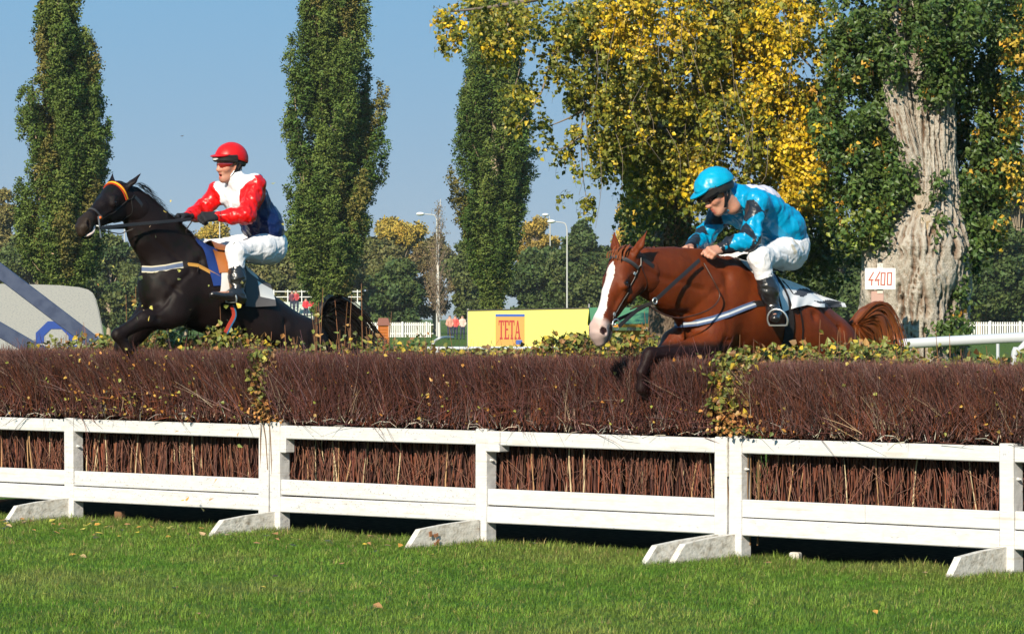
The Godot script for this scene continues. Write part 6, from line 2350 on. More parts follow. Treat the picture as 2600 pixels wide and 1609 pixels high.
	tube(st, spline([x * Vector3(0.47, 0.118, 0.035), x * Vector3(0.52, 0.135, 0.052), x * Vector3(0.575, 0.135, 0.04), x * Vector3(0.605, 0.130, 0.015)], 4), 0.008, 0.006, 7, Color(0.62, 0.50, 0.46), 0.012)
	part("tongue", st.commit(), M.skin, t)
	rng.seed = 52
	st = begin()
	for i in 190:
		var v := rf(0, 1)
		var a: Vector3 = spline([P.p(345, 470, 0.04), P.p(370, 498, 0.04), P.p(428, 556, 0.03), P.p(455, 584, 0.0), P.p(505, 622, 0.0)], 8)[int(v * 31)] + Vector3(rf(-0.02, 0.02), 0.008, rf(-0.014, 0.014))
		var fly := rf(0.0, 1.0)
		var l := rf(0.05, 0.12)
		var z := rf(-0.6, 1.0)
		ribbon(st, PackedVector3Array([a, a + Vector3(-0.03, 0.018 * fly, -z * 0.015), a + Vector3(-0.065, 0.012 * fly - l * 0.2, -z * 0.04), a + Vector3(-0.10, -l * 0.45, -z * 0.06)]), 0.0055, 0.0015, Vector3.FORWARD, Color(0.012, 0.010, 0.010), Color(0.014, 0.012, 0.012))
	for i in 40:
		var a := x * Vector3(rf(-0.03, 0.01), rf(0.01, 0.06), rf(-0.04, 0.04))
		var back := x.basis.y * rf(0.02, 0.10) - x.basis.x * rf(0.03, 0.06)
		ribbon(st, PackedVector3Array([a, a + back * 0.6, a + back + x.basis.z * rf(-0.03, 0.05)]), 0.006, 0.002, x.basis.z, Color(0.011, 0.010, 0.010), Color(0.014, 0.012, 0.012))
	part("mane", st.commit(), M.hair, t)
	st = begin()
	for i in 1000:
		var j := Vector3(rf(-0.7, 0.7), rf(-0.7, 0.7), rf(-2.0, 2.0))
		var k := pow(rf(0.0, 1.0), 1.2)
		var a := P.p(812, 806) + j * 0.025
		var b2 := P.p(lerpf(815, 828, k), lerpf(838, 768, k)) + j * 0.04
		var c := P.p(lerpf(825, 858, k), lerpf(862, 757, k)) + j * 0.045
		var d := P.p(lerpf(835, 900, k), lerpf(880, 790, k)) + j * 0.06
		var e := P.p(lerpf(840, 940, k) + rf(-8, 10), lerpf(905, 845, k) + rf(-10, 15)) + j * 0.06
		var g := e + Vector3(-0.06, -rf(0.06, 0.16), 0) + j * 0.04
		ribbon(st, spline([a, b2, c, d, e, g], 3), 0.0065, 0.002, (SIDE + j * 0.8).normalized(), Color(0.010, 0.009, 0.009), vary(Color(0.015, 0.012, 0.012), 0.2))
	tube(st, spline([P.p(812, 812), P.p(832, 796), P.p(862, 812), P.p(884, 850), P.p(896, 890)], 5), 0.03, 0.05, 10, Color(0.011, 0.009, 0.009), 0.10)
	tube(st, spline([P.p(812, 822), P.p(838, 832), P.p(858, 860), P.p(866, 900)], 5), 0.03, 0.05, 10, Color(0.011, 0.009, 0.009), 0.09)
	part("tail", st.commit(), M.hair, t)
	# bridle with an orange padded browband
	var blk := [Color(0.014, 0.012, 0.012)]
	var br := part("bridle", head_strap(both, x, [Vector3(0.03, 0.14, 0.09), Vector3(-0.022, 0.11, 0.05), Vector3(-0.03, 0.10, 0.0), Vector3(-0.022, 0.11, -0.05), Vector3(0.03, 0.14, -0.09)], 0.028, 0.006, blk), M.strap, t)
	var ob := head_strap(both, x, [Vector3(0.055, 0.125, 0.10), Vector3(0.050, 0.06, 0.10), Vector3(0.042, 0.0, 0.055), Vector3(0.038, -0.02, 0.0), Vector3(0.042, 0.0, -0.055), Vector3(0.050, 0.06, -0.10), Vector3(0.055, 0.125, -0.10)], 0.030, 0.012, [Color(0.42, 0.045, 0.012), Color(0.85, 0.42, 0.02), Color(0.85, 0.36, 0.02), Color(0.42, 0.045, 0.012)])
	tag(part("browband", ob, M.cloth, br), "orange and yellow padded browband")
	part("noseband", head_strap(both, x, [Vector3(0.36, 0.14, 0.06), Vector3(0.375, 0.09, 0.06), Vector3(0.39, 0.02, 0.045), Vector3(0.395, 0.0, 0.0), Vector3(0.39, 0.02, -0.045), Vector3(0.375, 0.09, -0.06), Vector3(0.36, 0.14, -0.06)], 0.018, 0.005, [Color(0.05, 0.04, 0.036)]), M.strap, br)
	for s in [1.0, -1.0]:
		part("cheekpiece", head_strap(both, x, [Vector3(0.03, 0.13, 0.09 * s), Vector3(0.15, 0.145, 0.085 * s), Vector3(0.30, 0.135, 0.07 * s), Vector3(0.43, 0.122, 0.06 * s)], 0.017, 0.005, [Color(0.03, 0.026, 0.024)]), M.strap, br)
		part("throat_lash", head_strap(both, x, [Vector3(0.02, 0.14, 0.09 * s), Vector3(0.08, 0.21, 0.07 * s), Vector3(0.15, 0.27, 0.045 * s), Vector3(0.19, 0.30, 0.0)], 0.013, 0.004, blk), M.strap, br)
		var ring := begin()
		var rc := x * Vector3(0.455, 0.130, 0.070 * s)
		var dv := x.basis.y.normalized() * 0.85 + x.basis.x.normalized() * 0.35
		strap(ring, PackedVector3Array([rc - dv * 0.085, rc, rc + dv * 0.095]), PackedVector3Array([x.basis.z * s, x.basis.z * s, x.basis.z * s]), 0.016, 0.006)
		tube(ring, PackedVector3Array([rc, x * Vector3(0.46, 0.11, 0.0)]), 0.009, 0.008, 6)
		part("bit_cheek", ring.commit(), M.bit if M.has("bit") else M.metal, br)
		var kn := SphereMesh.new()
		kn.radius = 0.013
		kn.height = 0.026
		kn.radial_segments = 12
		kn.rings = 6
		tag(part("bit_guard", kn, mk(Color(0.65, 0.13, 0.02), 0.5), br, touch(both, x * Vector3(0.385, 0.10, 0.3 * s), x * Vector3(0.385, 0.09, 0))), "orange knob on the noseband")
	st = begin()
	var bit := x * Vector3(0.465, 0.14, 0.074)
	var rp := spline([bit, P.p(330, 570, 0.20), P.p(410, 563, 0.20), P.p(484, 556, 0.13)], 6)
	var outs := PackedVector3Array()
	for q in rp: outs.append(Vector3(0, 0.1, -1))
	strap(st, rp, outs, 0.024, 0.005, [Color(0.020, 0.018, 0.017), Color(0.014, 0.012, 0.012)])
	part("rein", st.commit(), M.strap, br)
	st = begin()
	rp = spline([x * Vector3(0.465, 0.14, -0.074), P.p(360, 575, -0.14), P.p(450, 556, -0.06)], 6)
	outs = PackedVector3Array()
	for q in rp: outs.append(Vector3(0, 0.1, 1))
	strap(st, rp, outs, 0.022, 0.005, blk)
	part("rein", st.commit(), M.strap, br)
	st = begin()
	tube(st, spline([P.p(486, 562, 0.10), P.p(470, 590, 0.06), P.p(490, 598, 0.05), P.p(502, 622, 0.07), P.p(506, 660, 0.16), P.p(500, 690, 0.24)], 5), 0.005, 0.005, 5, Color(0.012, 0.011, 0.011))
	tube(st, spline([x * Vector3(0.44, 0.17, 0.04), P.p(300, 593, 0.10), P.p(318, 588, 0.12), P.p(340, 580, 0.16)], 5), 0.0045, 0.0045, 5, Color(0.012, 0.011, 0.011))
	part("loose_strap", st.commit(), M.strap, br)
	# breast strap: blue with pale edges, tan where it nears the girth
	var lay := func(pts: Array, w: float, cols: Array, called: String, lab: String):
		var from := []
		var to := []
		for q in pts:
			from.append(P.p(q[0], q[1], 0.75))
			to.append(P.p(q[0], q[1], -0.3))
		var r := lie(both, from, to, 0.004)
		var s2 := begin()
		strap(s2, r[0], r[1], w, 0.007, cols)
		var o := part(called, s2.commit(), M.cloth, t)
		if lab: tag(o, lab)
	lay.call([[338, 668], [345, 677], [360, 683], [385, 684], [420, 680], [445, 675], [463, 672]], 0.052, [Color(0.50, 0.46, 0.36), Color(0.10, 0.13, 0.22), Color(0.10, 0.13, 0.22), Color(0.10, 0.13, 0.22), Color(0.50, 0.46, 0.36)], "breast_strap", "")
	lay.call([[463, 672], [476, 671]], 0.05, [Color(0.02, 0.018, 0.018)], "strap_loop", "")
	lay.call([[474, 670], [500, 673], [520, 683], [545, 697], [556, 704]], 0.026, [Color(0.40, 0.20, 0.045), Color(0.46, 0.24, 0.06)], "strap_end", "tan leather end of the breast strap")
	lay.call([[556, 704], [575, 711], [600, 718]], 0.024, [Color(0.02, 0.02, 0.025)], "strap_end", "")
	var yc := P.p(560, 745).y
	var blue := func(a: float, v: float) -> Color: return Color(0.0119, 0.0357, 0.1615)
	part("saddle_pad", drape(both, yc, -1.35, 1.35, [0.02, 0.08], [0.40, 0.34], 0.014, blue), M.cloth, t)
	var girth := func(a: float, v: float) -> Color: return Color(0.56, 0.544, 0.528)
	for s in [1.0, -1.0]:
		part("girth", drape(both, yc, 0.75 * s, 1.6 * s, [0.11, 0.15], [0.22, 0.30], 0.03, girth), M.cloth, t)
	var grey := func(a: float, v: float) -> Color:
		if (absf(a) > 0.45 and absf(a) < 0.85 and v < 0.42) or (absf(a) < 0.42 and v > 0.40 and v < 0.75 and absf(a) > 0.16): return Color(0.576, 0.568, 0.56)
		return Color(0.085, 0.082, 0.085)
	var flap := func(a: float, v: float, p: Vector3) -> Vector3:
		var w := clampf((0.6 - v) / 0.6, 0.0, 1.0)
		return Vector3(-0.05 * w, 0.015 * w * sin(a * 7.0), -signf(a) * 0.02 * w * absf(a))
	part("number_cloth", drape(both, P.p(660, 815).y, -1.15, 1.15, [-0.22, -0.16], [0.06, 0.06], 0.014, grey, flap), M.cloth, t)
	saddle(both, t, yc, -0.06, 0.27, Color(0.30, 0.10, 0.026), Color(0.34, 0.115, 0.030))
	stirrup(t, [P.p(577, 660, 0.20), P.p(583, 710, 0.30), P.p(586, 735, 0.34)], P.p(586, 757, 0.34), P, 0.055, 0.064, 20.0)
	stirrup(t, [P.p(577, 660, 0.20) + Vector3(0, 0, 0.40), P.p(583, 710, 0.30) + Vector3(0, 0, 0.60), P.p(586, 735, 0.34) + Vector3(0, 0, 0.68)], P.p(586, 757, 0.34) + Vector3(0, 0, 0.68), P, 0.055, 0.064, 20.0)
	# blue and red tail of the girth strap hanging below the belly
	st = begin()
	var gp := spline([P.p(588, 775, 0.30), P.p(594, 800, 0.30), P.p(582, 825, 0.31), P.p(572, 845, 0.31)], 4)
	outs = PackedVector3Array()
	for q in gp: outs.append(Vector3(0, 0, -1))
	strap(st, gp, outs, 0.040, 0.005, [Color(0.03, 0.13, 0.25), Color(0.42, 0.05, 0.03), Color(0.42, 0.05, 0.03)])
	tag(part("girth_tail", st.commit(), M.cloth, t), "blue and red loose end of the girth")
	red_rider(rig)

# ---------------------------------------------------------------- riders
# the face's own frame: x forward, y up, z to the person's left
func face_frame(rig: Rig, c: Vector3, yaw_deg: float, pitch_deg: float, roll_deg: float) -> Transform3D:
	var dl := deg_to_rad(yaw_deg) - rig.th
	var fw := Vector3(cos(dl), 0, -sin(dl))
	var l := Vector3(-sin(dl), 0, -cos(dl))
	var up := Vector3.UP
	fw = fw.rotated(l, -deg_to_rad(pitch_deg))
	up = up.rotated(l, -deg_to_rad(pitch_deg))
	up = up.rotated(fw, deg_to_rad(roll_deg))
	l = l.rotated(fw, deg_to_rad(roll_deg))
	return Transform3D(Basis(fw, up, l), c)

func head_of_person(f: Field, x: Transform3D, open_mouth: bool) -> void:
	var w := x.basis.z
	var b := func(p: Vector3, q: Vector3, r0: float, r1: float, k: float, s: float, both: bool):
		f.bone(x * p, x * q, r0, r1, k, w, s)
		if both: f.bone(x * (p * Vector3(1, 1, -1)), x * (q * Vector3(1, 1, -1)), r0, r1, k, w, s)
	b.call(Vector3(-0.015, 0.035, 0), Vector3(0.015, 0.045, 0), 0.090, 0.085, 70.0, 0.84, false)
	b.call(Vector3(0.035, 0.02, 0), Vector3(0.045, -0.075, 0), 0.062, 0.044, 80.0, 0.92, false)
	b.call(Vector3(-0.005, -0.055, 0.030), Vector3(0.062, -0.100, 0.012), 0.034, 0.022, 90.0, 1.0, true)   # jaw
	b.call(Vector3(0.074, -0.106, 0.008), Vector3(0.076, -0.108, -0.008), 0.019, 0.019, 110.0, 1.0, false)    # chin
	b.call(Vector3(0.062, -0.016, 0.040), Vector3(0.070, -0.022, 0.034), 0.026, 0.024, 100.0, 1.0, true)      # cheekbone
	b.call(Vector3(0.086, 0.032, 0.03), Vector3(0.093, 0.034, 0.008), 0.014, 0.014, 120.0, 1.0, true)         # brow
	b.call(Vector3(0.092, 0.022, 0), Vector3(0.120, -0.026, 0), 0.011, 0.0125, 150.0, 1.0, false)             # nose
	b.call(Vector3(0.108, -0.032, 0.012), Vector3(0.112, -0.032, 0.010), 0.0095, 0.0095, 170.0, 1.0, true)    # nostril wings
	var gap := 0.012 if open_mouth else 0.0
	b.call(Vector3(0.088, -0.060, 0.016), Vector3(0.097, -0.058, 0.0), 0.0085, 0.010, 170.0, 1.0, true)         # lips
	b.call(Vector3(0.082, -0.076 - gap, 0.014), Vector3(0.090, -0.077 - gap, 0.0), 0.0085, 0.010, 170.0, 1.0, true)
	if open_mouth:
		f.bone(x * Vector3(0.112, -0.073, 0.008), x * Vector3(0.080, -0.074, 0.0), 0.009, 0.010, 220.0, w, 1.5, true)
	else:
		f.bone(x * Vector3(0.110, -0.068, 0.012), x * Vector3(0.110, -0.068, -0.012), 0.0035, 0.0035, 300.0, Vector3.ZERO, 1.0, true)
	# ears
	for s in [1.0, -1.0]:
		f.bone(x * Vector3(-0.018, 0.016, 0.078 * s), x * Vector3(-0.010, -0.024, 0.074 * s), 0.020, 0.012, 170.0, w, 0.45)
		f.ball(x * Vector3(-0.008, 0.006, 0.092 * s), 0.009, 250.0, Vector3.ZERO, 1.0, true)
	f.bone(x * Vector3(-0.03, -0.05, 0), x * Vector3(-0.045, -0.13, 0), 0.058, 0.058, 70.0)

func skin_paint(x: Transform3D, p: Vector3) -> Color:
	var q := x.affine_inverse() * p
	var c := Color(0.4368, 0.2142, 0.147)
	c = c * (1.0 + 0.10 * fur_noise.get_noise_3dv(p * 24.0))
	if q.x > 0.0 and q.x < 0.14 and q.y > -0.13 and q.y < 0.12:
		if q.x > 0.078 and absf(q.z) < 0.021 and q.y < -0.050 and q.y > -0.098: c = Color(0.42, 0.13, 0.10)
		if q.x > 0.06 and absf(q.z) < 0.018 and absf(q.y + 0.073) < 0.008 and q.x < 0.094: c = Color(0.05, 0.012, 0.010)
		if q.y > -0.04 and q.y < 0.0: c = c.lerp(Color(0.56, 0.22, 0.15), 0.4)
		if q.y < -0.05 and absf(q.z) > 0.018 or q.y < -0.10: c = c.lerp(Color(0.36, 0.19, 0.14), 0.30)
	return c

# a hand that closes on what it holds; returns nothing, adds bones
func hand_bones(f: Field, wrist: Vector3, dir: Vector3, palm: Vector3, curl: float, k := 1.0) -> void:
	dir = dir.normalized()
	palm = (palm - dir * palm.dot(dir)).normalized()
	var thumb_side := -palm.cross(dir).normalized() if true else Vector3.UP
	if thumb_side.y < 0.0: thumb_side = -thumb_side
	f.bone(wrist - dir * 0.05 * k, wrist + dir * 0.01 * k, 0.027 * k, 0.025 * k, 120.0, palm, 0.8)
	for i in 4:
		var side := thumb_side * (0.030 - i * 0.020) * k
		var kn := wrist + dir * (0.088 - 0.005 * absf(i - 1.0)) * k + side * 1.08
		f.bone(wrist + side * 0.6, kn, 0.0185 * k, 0.0125 * k, 150.0)
		var ln: float = [0.94, 1.04, 0.98, 0.78][i]
		var ang := 0.0
		var p := kn
		var seg := [0.042, 0.027, 0.021]
		var turn := [curl * 0.62, curl * 0.85, curl * 0.55]
		for s in 3:
			ang += turn[s] + 0.04 * i
			var d := dir * cos(ang) + palm * sin(ang)
			var q: Vector3 = p + d * float(seg[s]) * ln * k
			f.bone(p, q, (0.0098 - 0.0008 * s) * k, (0.0092 - 0.0008 * s) * k, 240.0)
			p = q
	var tb := wrist + dir * 0.022 * k + thumb_side * 0.024 * k + palm * 0.012 * k
	var t1 := tb + (dir * 0.7 + thumb_side * 0.55 + palm * 0.35).normalized() * 0.042 * k
	var t2 := t1 + (dir * 0.9 + palm * 0.6 + thumb_side * 0.05).normalized() * 0.030 * k
	var t3 := t2 + (dir * 0.7 + palm * 0.75 - thumb_side * 0.1).normalized() * 0.024 * k
	f.bone(tb, t1, 0.015 * k, 0.0115 * k, 200.0)
	f.bone(t1, t2, 0.011 * k, 0.0098 * k, 240.0)
	f.bone(t2, t3, 0.0098 * k, 0.0088 * k, 240.0)

# helmet shell or silk cap: an ellipsoid cap in the face frame, lower at the back
func cap_mesh(x: Transform3D, c: Vector3, r: Vector3, front: float, back: float, wrinkle: float, sd: float) -> ArrayMesh:
	var nu := 56
	var nv := 22
	var V := []
	for j in nv + 1:
		var l := []
		for i in nu:
			var ph := TAU * i / nu
			var lim := lerpf(front, back, 0.5 - 0.5 * cos(ph))
			var th := lim * j / nv
			var d := Vector3(sin(th) * cos(ph), cos(th), sin(th) * sin(ph))
			var w := 1.0 + wrinkle * (fold_noise.get_noise_3d(d.x * 2.2 + sd, d.y * 1.2, d.z * 2.2 - sd) - 0.2) * (0.4 + 0.6 * j / nv)
			if j == nv: w -= 0.03
			l.append(x * (c + d * r * w))
		V.append(l)
	var st := begin()
	st.set_smooth_group(0)
	for j in nv:
		for i in nu:
			var a: Vector3 = V[j][i]
			var b: Vector3 = V[j][(i + 1) % nu]
			var cc: Vector3 = V[j + 1][(i + 1) % nu]
			var d: Vector3 = V[j + 1][i]
			for q in [a, b, cc, a, cc, d]:
				st.set_color(Color.WHITE)
				st.add_vertex(q)
	st.index()
	st.generate_normals()
	var arr := st.commit_to_arrays()
	return _outward(arr, x * c)

func _outward(arr: Array, c: Vector3) -> ArrayMesh:      # turns every face so that its front looks away from c
	var V: PackedVector3Array = arr[Mesh.ARRAY_VERTEX]
	var I: PackedInt32Array = arr[Mesh.ARRAY_INDEX]
	for i in range(0, I.size(), 3):
		var a := V[I[i]]
		var n := (V[I[i + 1]] - a).cross(V[I[i + 2]] - a)
		if n.dot(a - c) > 0.0:
			var t := I[i + 1]
			I[i + 1] = I[i + 2]
			I[i + 2] = t
	arr[Mesh.ARRAY_INDEX] = I
	arr[Mesh.ARRAY_NORMAL] = Field.normals(V, I)
	var am := ArrayMesh.new()
	am.add_surface_from_arrays(Mesh.PRIMITIVE_TRIANGLES, arr)
	return am

# a curved plate round the front of the head: peak, goggles, band. rows give [height, out, angle half] from one edge to the other
func plate(x: Transform3D, c: Vector3, rows: Array, thick: float) -> ArrayMesh:
	var n := 28
	var st := begin()
	var P := []
	for r in rows:
		var l := []
		for i in n + 1:
			var a := lerpf(-1.0, 1.0, float(i) / n)
			var ph: float = a * r[2]
			var taper := 1.0 - pow(absf(a), 6.0) * 0.0
			l.append(c + Vector3(cos(ph) * r[1].x * taper, r[0] + (r[3] if r.size() > 3 else 0.0) * a * a, sin(ph) * r[1].y))
		P.append(l)
	for side in [1.0, -1.0]:
		for j in P.size() - 1:
			for i in n:
				var a: Vector3 = P[j][i]
				var b: Vector3 = P[j][i + 1]
				var cc: Vector3 = P[j + 1][i + 1]
				var d: Vector3 = P[j + 1][i]
				var nn := (b - a).cross(d - a).normalized()
				var ref := (a - c) + Vector3(0, 0.3, 0) * 0.2
				if nn.dot(ref) < 0.0: nn = -nn
				var off: Vector3 = nn * (thick * 0.5 * side)
				_quad(st, x * (a + off), x * (b + off), x * (cc + off), x * (d + off), x.basis * (nn * side), Color.WHITE)
	return st.commit()

func seg_t(p: Vector3, a: Vector3, b: Vector3) -> float:
	return clampf((p - a).dot(b - a) / (b - a).length_squared(), 0.0, 1.0)

func seg_d(p: Vector3, a: Vector3, b: Vector3) -> float:
	return p.distance_to(a.lerp(b, seg_t(p, a, b)))

func fold_shift(amount: float, scale: Vector3) -> Callable:
	return func(p: Vector3, n: Vector3) -> float:
		var q := p * scale
		return amount * (fold_noise.get_noise_3dv(q + Vector3(3.1, 1.7, 0.2) * fur_noise.get_noise_3dv(p * 3.0) * 0.5) - 0.25)

# J holds joints: pelvis waist chest neck, and for near (n) and far (f): sh el wr hip knee ankle toe
func person_body(J: Dictionary, x: Transform3D, open_mouth: bool, bare: Array) -> ArrayMesh:
	var f := Field.new(0.017)
	f.bone(J.pelvis, J.waist, 0.095, 0.085, 40.0, SIDE, 1.25)
	f.bone(J.waist, J.chest, 0.09, 0.10, 40.0, SIDE, 1.2)
	f.bone(J.chest, J.neck, 0.10, 0.06, 40.0, SIDE, 1.1)
	for s in ["n", "f"]:
		f.bone(J["sh" + s], J["el" + s], 0.042, 0.036, 60.0)
		f.bone(J["el" + s], J["wr" + s], 0.036, 0.026, 60.0)
		f.bone(J.chest, J["sh" + s], 0.06, 0.05, 50.0)
		f.bone(J["hip" + s], J["knee" + s], 0.072, 0.048, 50.0)
		f.bone(J["knee" + s], J["ankle" + s], 0.046, 0.030, 60.0)
		f.bone(J["ankle" + s], J["toe" + s], 0.028, 0.022, 60.0)
	f.bone(J.neck, x * Vector3(-0.04, -0.10, 0), 0.056, 0.055, 60.0)
	f.fill()
	var h := Field.new(0.0042)
	head_of_person(h, x, open_mouth)
	h.fill()
	var all := [f.mesh(), h.mesh()]
	for s in bare:
		var g := Field.new(0.0034)
		hand_bones(g, J["wr" + s], J["hd" + s], J["pl" + s], 1.75)
		g.fill()
		all.append(g.mesh())
	var paint := func(p: Vector3, n: Vector3) -> Color: return skin_paint(x, p)
	return solid(all, paint)

func boot_mesh(knee: Vector3, ankle: Vector3, toe: Vector3, top: float) -> ArrayMesh:
	var f := Field.new(0.0075)
	var a := knee.lerp(ankle, top)
	f.bone(a, knee.lerp(ankle, top + 0.28), 0.058, 0.061, 60.0)
	f.bone(knee.lerp(ankle, top + 0.28), ankle, 0.061, 0.043, 60.0)
	var d := (toe - ankle)
	var fl := d.normalized()
	f.bone(ankle + Vector3(0, -0.035, 0) - fl * 0.035, ankle + fl * 0.05, 0.036, 0.04, 80.0)
	f.bone(ankle + Vector3(0, -0.03, 0), toe, 0.042, 0.032, 80.0, Vector3.UP, 0.8)
	f.bone(ankle + Vector3(0, -0.058, 0) - fl * 0.05, ankle + Vector3(0, -0.055, 0) - fl * 0.02, 0.024, 0.024, 120.0)
	var e := (knee - ankle).normalized()
	f.ball(a + e * 0.105, 0.092, 200.0, Vector3.ZERO, 1.0, true)
	f.fill()
	var paint := func(p: Vector3, n: Vector3) -> Color: return Color.WHITE
	var sh := fold_shift(0.004, Vector3(9, 14, 9))
	return solid([f.mesh()], paint, sh)

func breeches_mesh(J: Dictionary, top: float, dirt: Callable) -> ArrayMesh:
	var f := Field.new(0.0088)
	var hips: Vector3 = (J.hipn + J.hipf) * 0.5
	f.bone(J.pelvis, J.pelvis.lerp(J.waist, 0.75), 0.135, 0.115, 45.0, SIDE, 1.2)
	for s in ["n", "f"]:
		f.bone(hips.lerp(J["hip" + s], 0.75), J["hip" + s].lerp(J["knee" + s], 0.3), 0.128, 0.100, 45.0)
		f.bone(J["hip" + s].lerp(J["knee" + s], 0.3), J["knee" + s], 0.100, 0.070, 50.0)
		f.bone(J["knee" + s], J["knee" + s].lerp(J["ankle" + s], top + 0.04), 0.068, 0.060, 55.0)
	f.fill()
	var sh := fold_shift(0.0065, Vector3(4.5, 6.5, 4.5))
	return solid([f.mesh()], dirt, sh)

func jacket_mesh(J: Dictionary, paint: Callable, puff: float, collar: Vector3) -> ArrayMesh:
	var f := Field.new(0.0078)
	f.bone(J.pelvis.lerp(J.waist, 0.45), J.waist, 0.125 + puff * 0.6, 0.128 + puff, 38.0, SIDE, 1.25)
	f.bone(J.waist, J.chest, 0.128 + puff, 0.132 + puff, 38.0, SIDE, 1.28)
	f.bone(J.chest, J.neck, 0.125 + puff * 0.8, 0.07, 42.0, SIDE, 1.2)
	f.bone(J.neck, collar, 0.082, 0.070, 60.0)
	for s in ["n", "f"]:
		f.bone(J.chest.lerp(J["sh" + s], 0.55), J["sh" + s], 0.095, 0.074, 48.0)
		f.bone(J["sh" + s], J["el" + s], 0.072, 0.064, 55.0)
		f.bone(J["el" + s], J["el" + s].lerp(J["wr" + s], 0.45), 0.062, 0.054, 60.0)
		f.bone(J["el" + s].lerp(J["wr" + s], 0.45), J["el" + s].lerp(J["wr" + s], 0.9), 0.054, 0.040, 60.0)
	f.fill()
	var sh := func(p: Vector3, n: Vector3) -> float:
		var w := p + Vector3(0.04, 0.03, 0.04) * fur_noise.get_noise_3dv(p * 4.0)
		var v := 0.0
		for s in ["n", "f"]:
			var e: Vector3 = J["el" + s]
			var near := clampf(1.0 - p.distance_to(e) / 0.16, 0.0, 1.0)
			v += near * 0.005 * sin((p - e).dot((J["wr" + s] - J["sh" + s]).normalized()) * 130.0 + 3.0 * fur_noise.get_noise_3dv(p * 9.0))
		return v + 0.012 * (fold_noise.get_noise_3dv(w * Vector3(4.2, 2.6, 4.2)) - 0.3) + 0.008 * fur_noise.get_noise_3dv(w * 6.0) + 0.006 * (fold_noise.get_noise_3dv(w * Vector3(8, 4.5, 8)) - 0.3)
	return solid([f.mesh()], paint, sh)

func joints(rig: Rig, d: Dictionary) -> Dictionary:
	var J := {}
	for k in d:
		if d[k] is Array: J[k] = rig.p(d[k][0], d[k][1], d[k][2])
		else: J[k] = d[k]
	return J

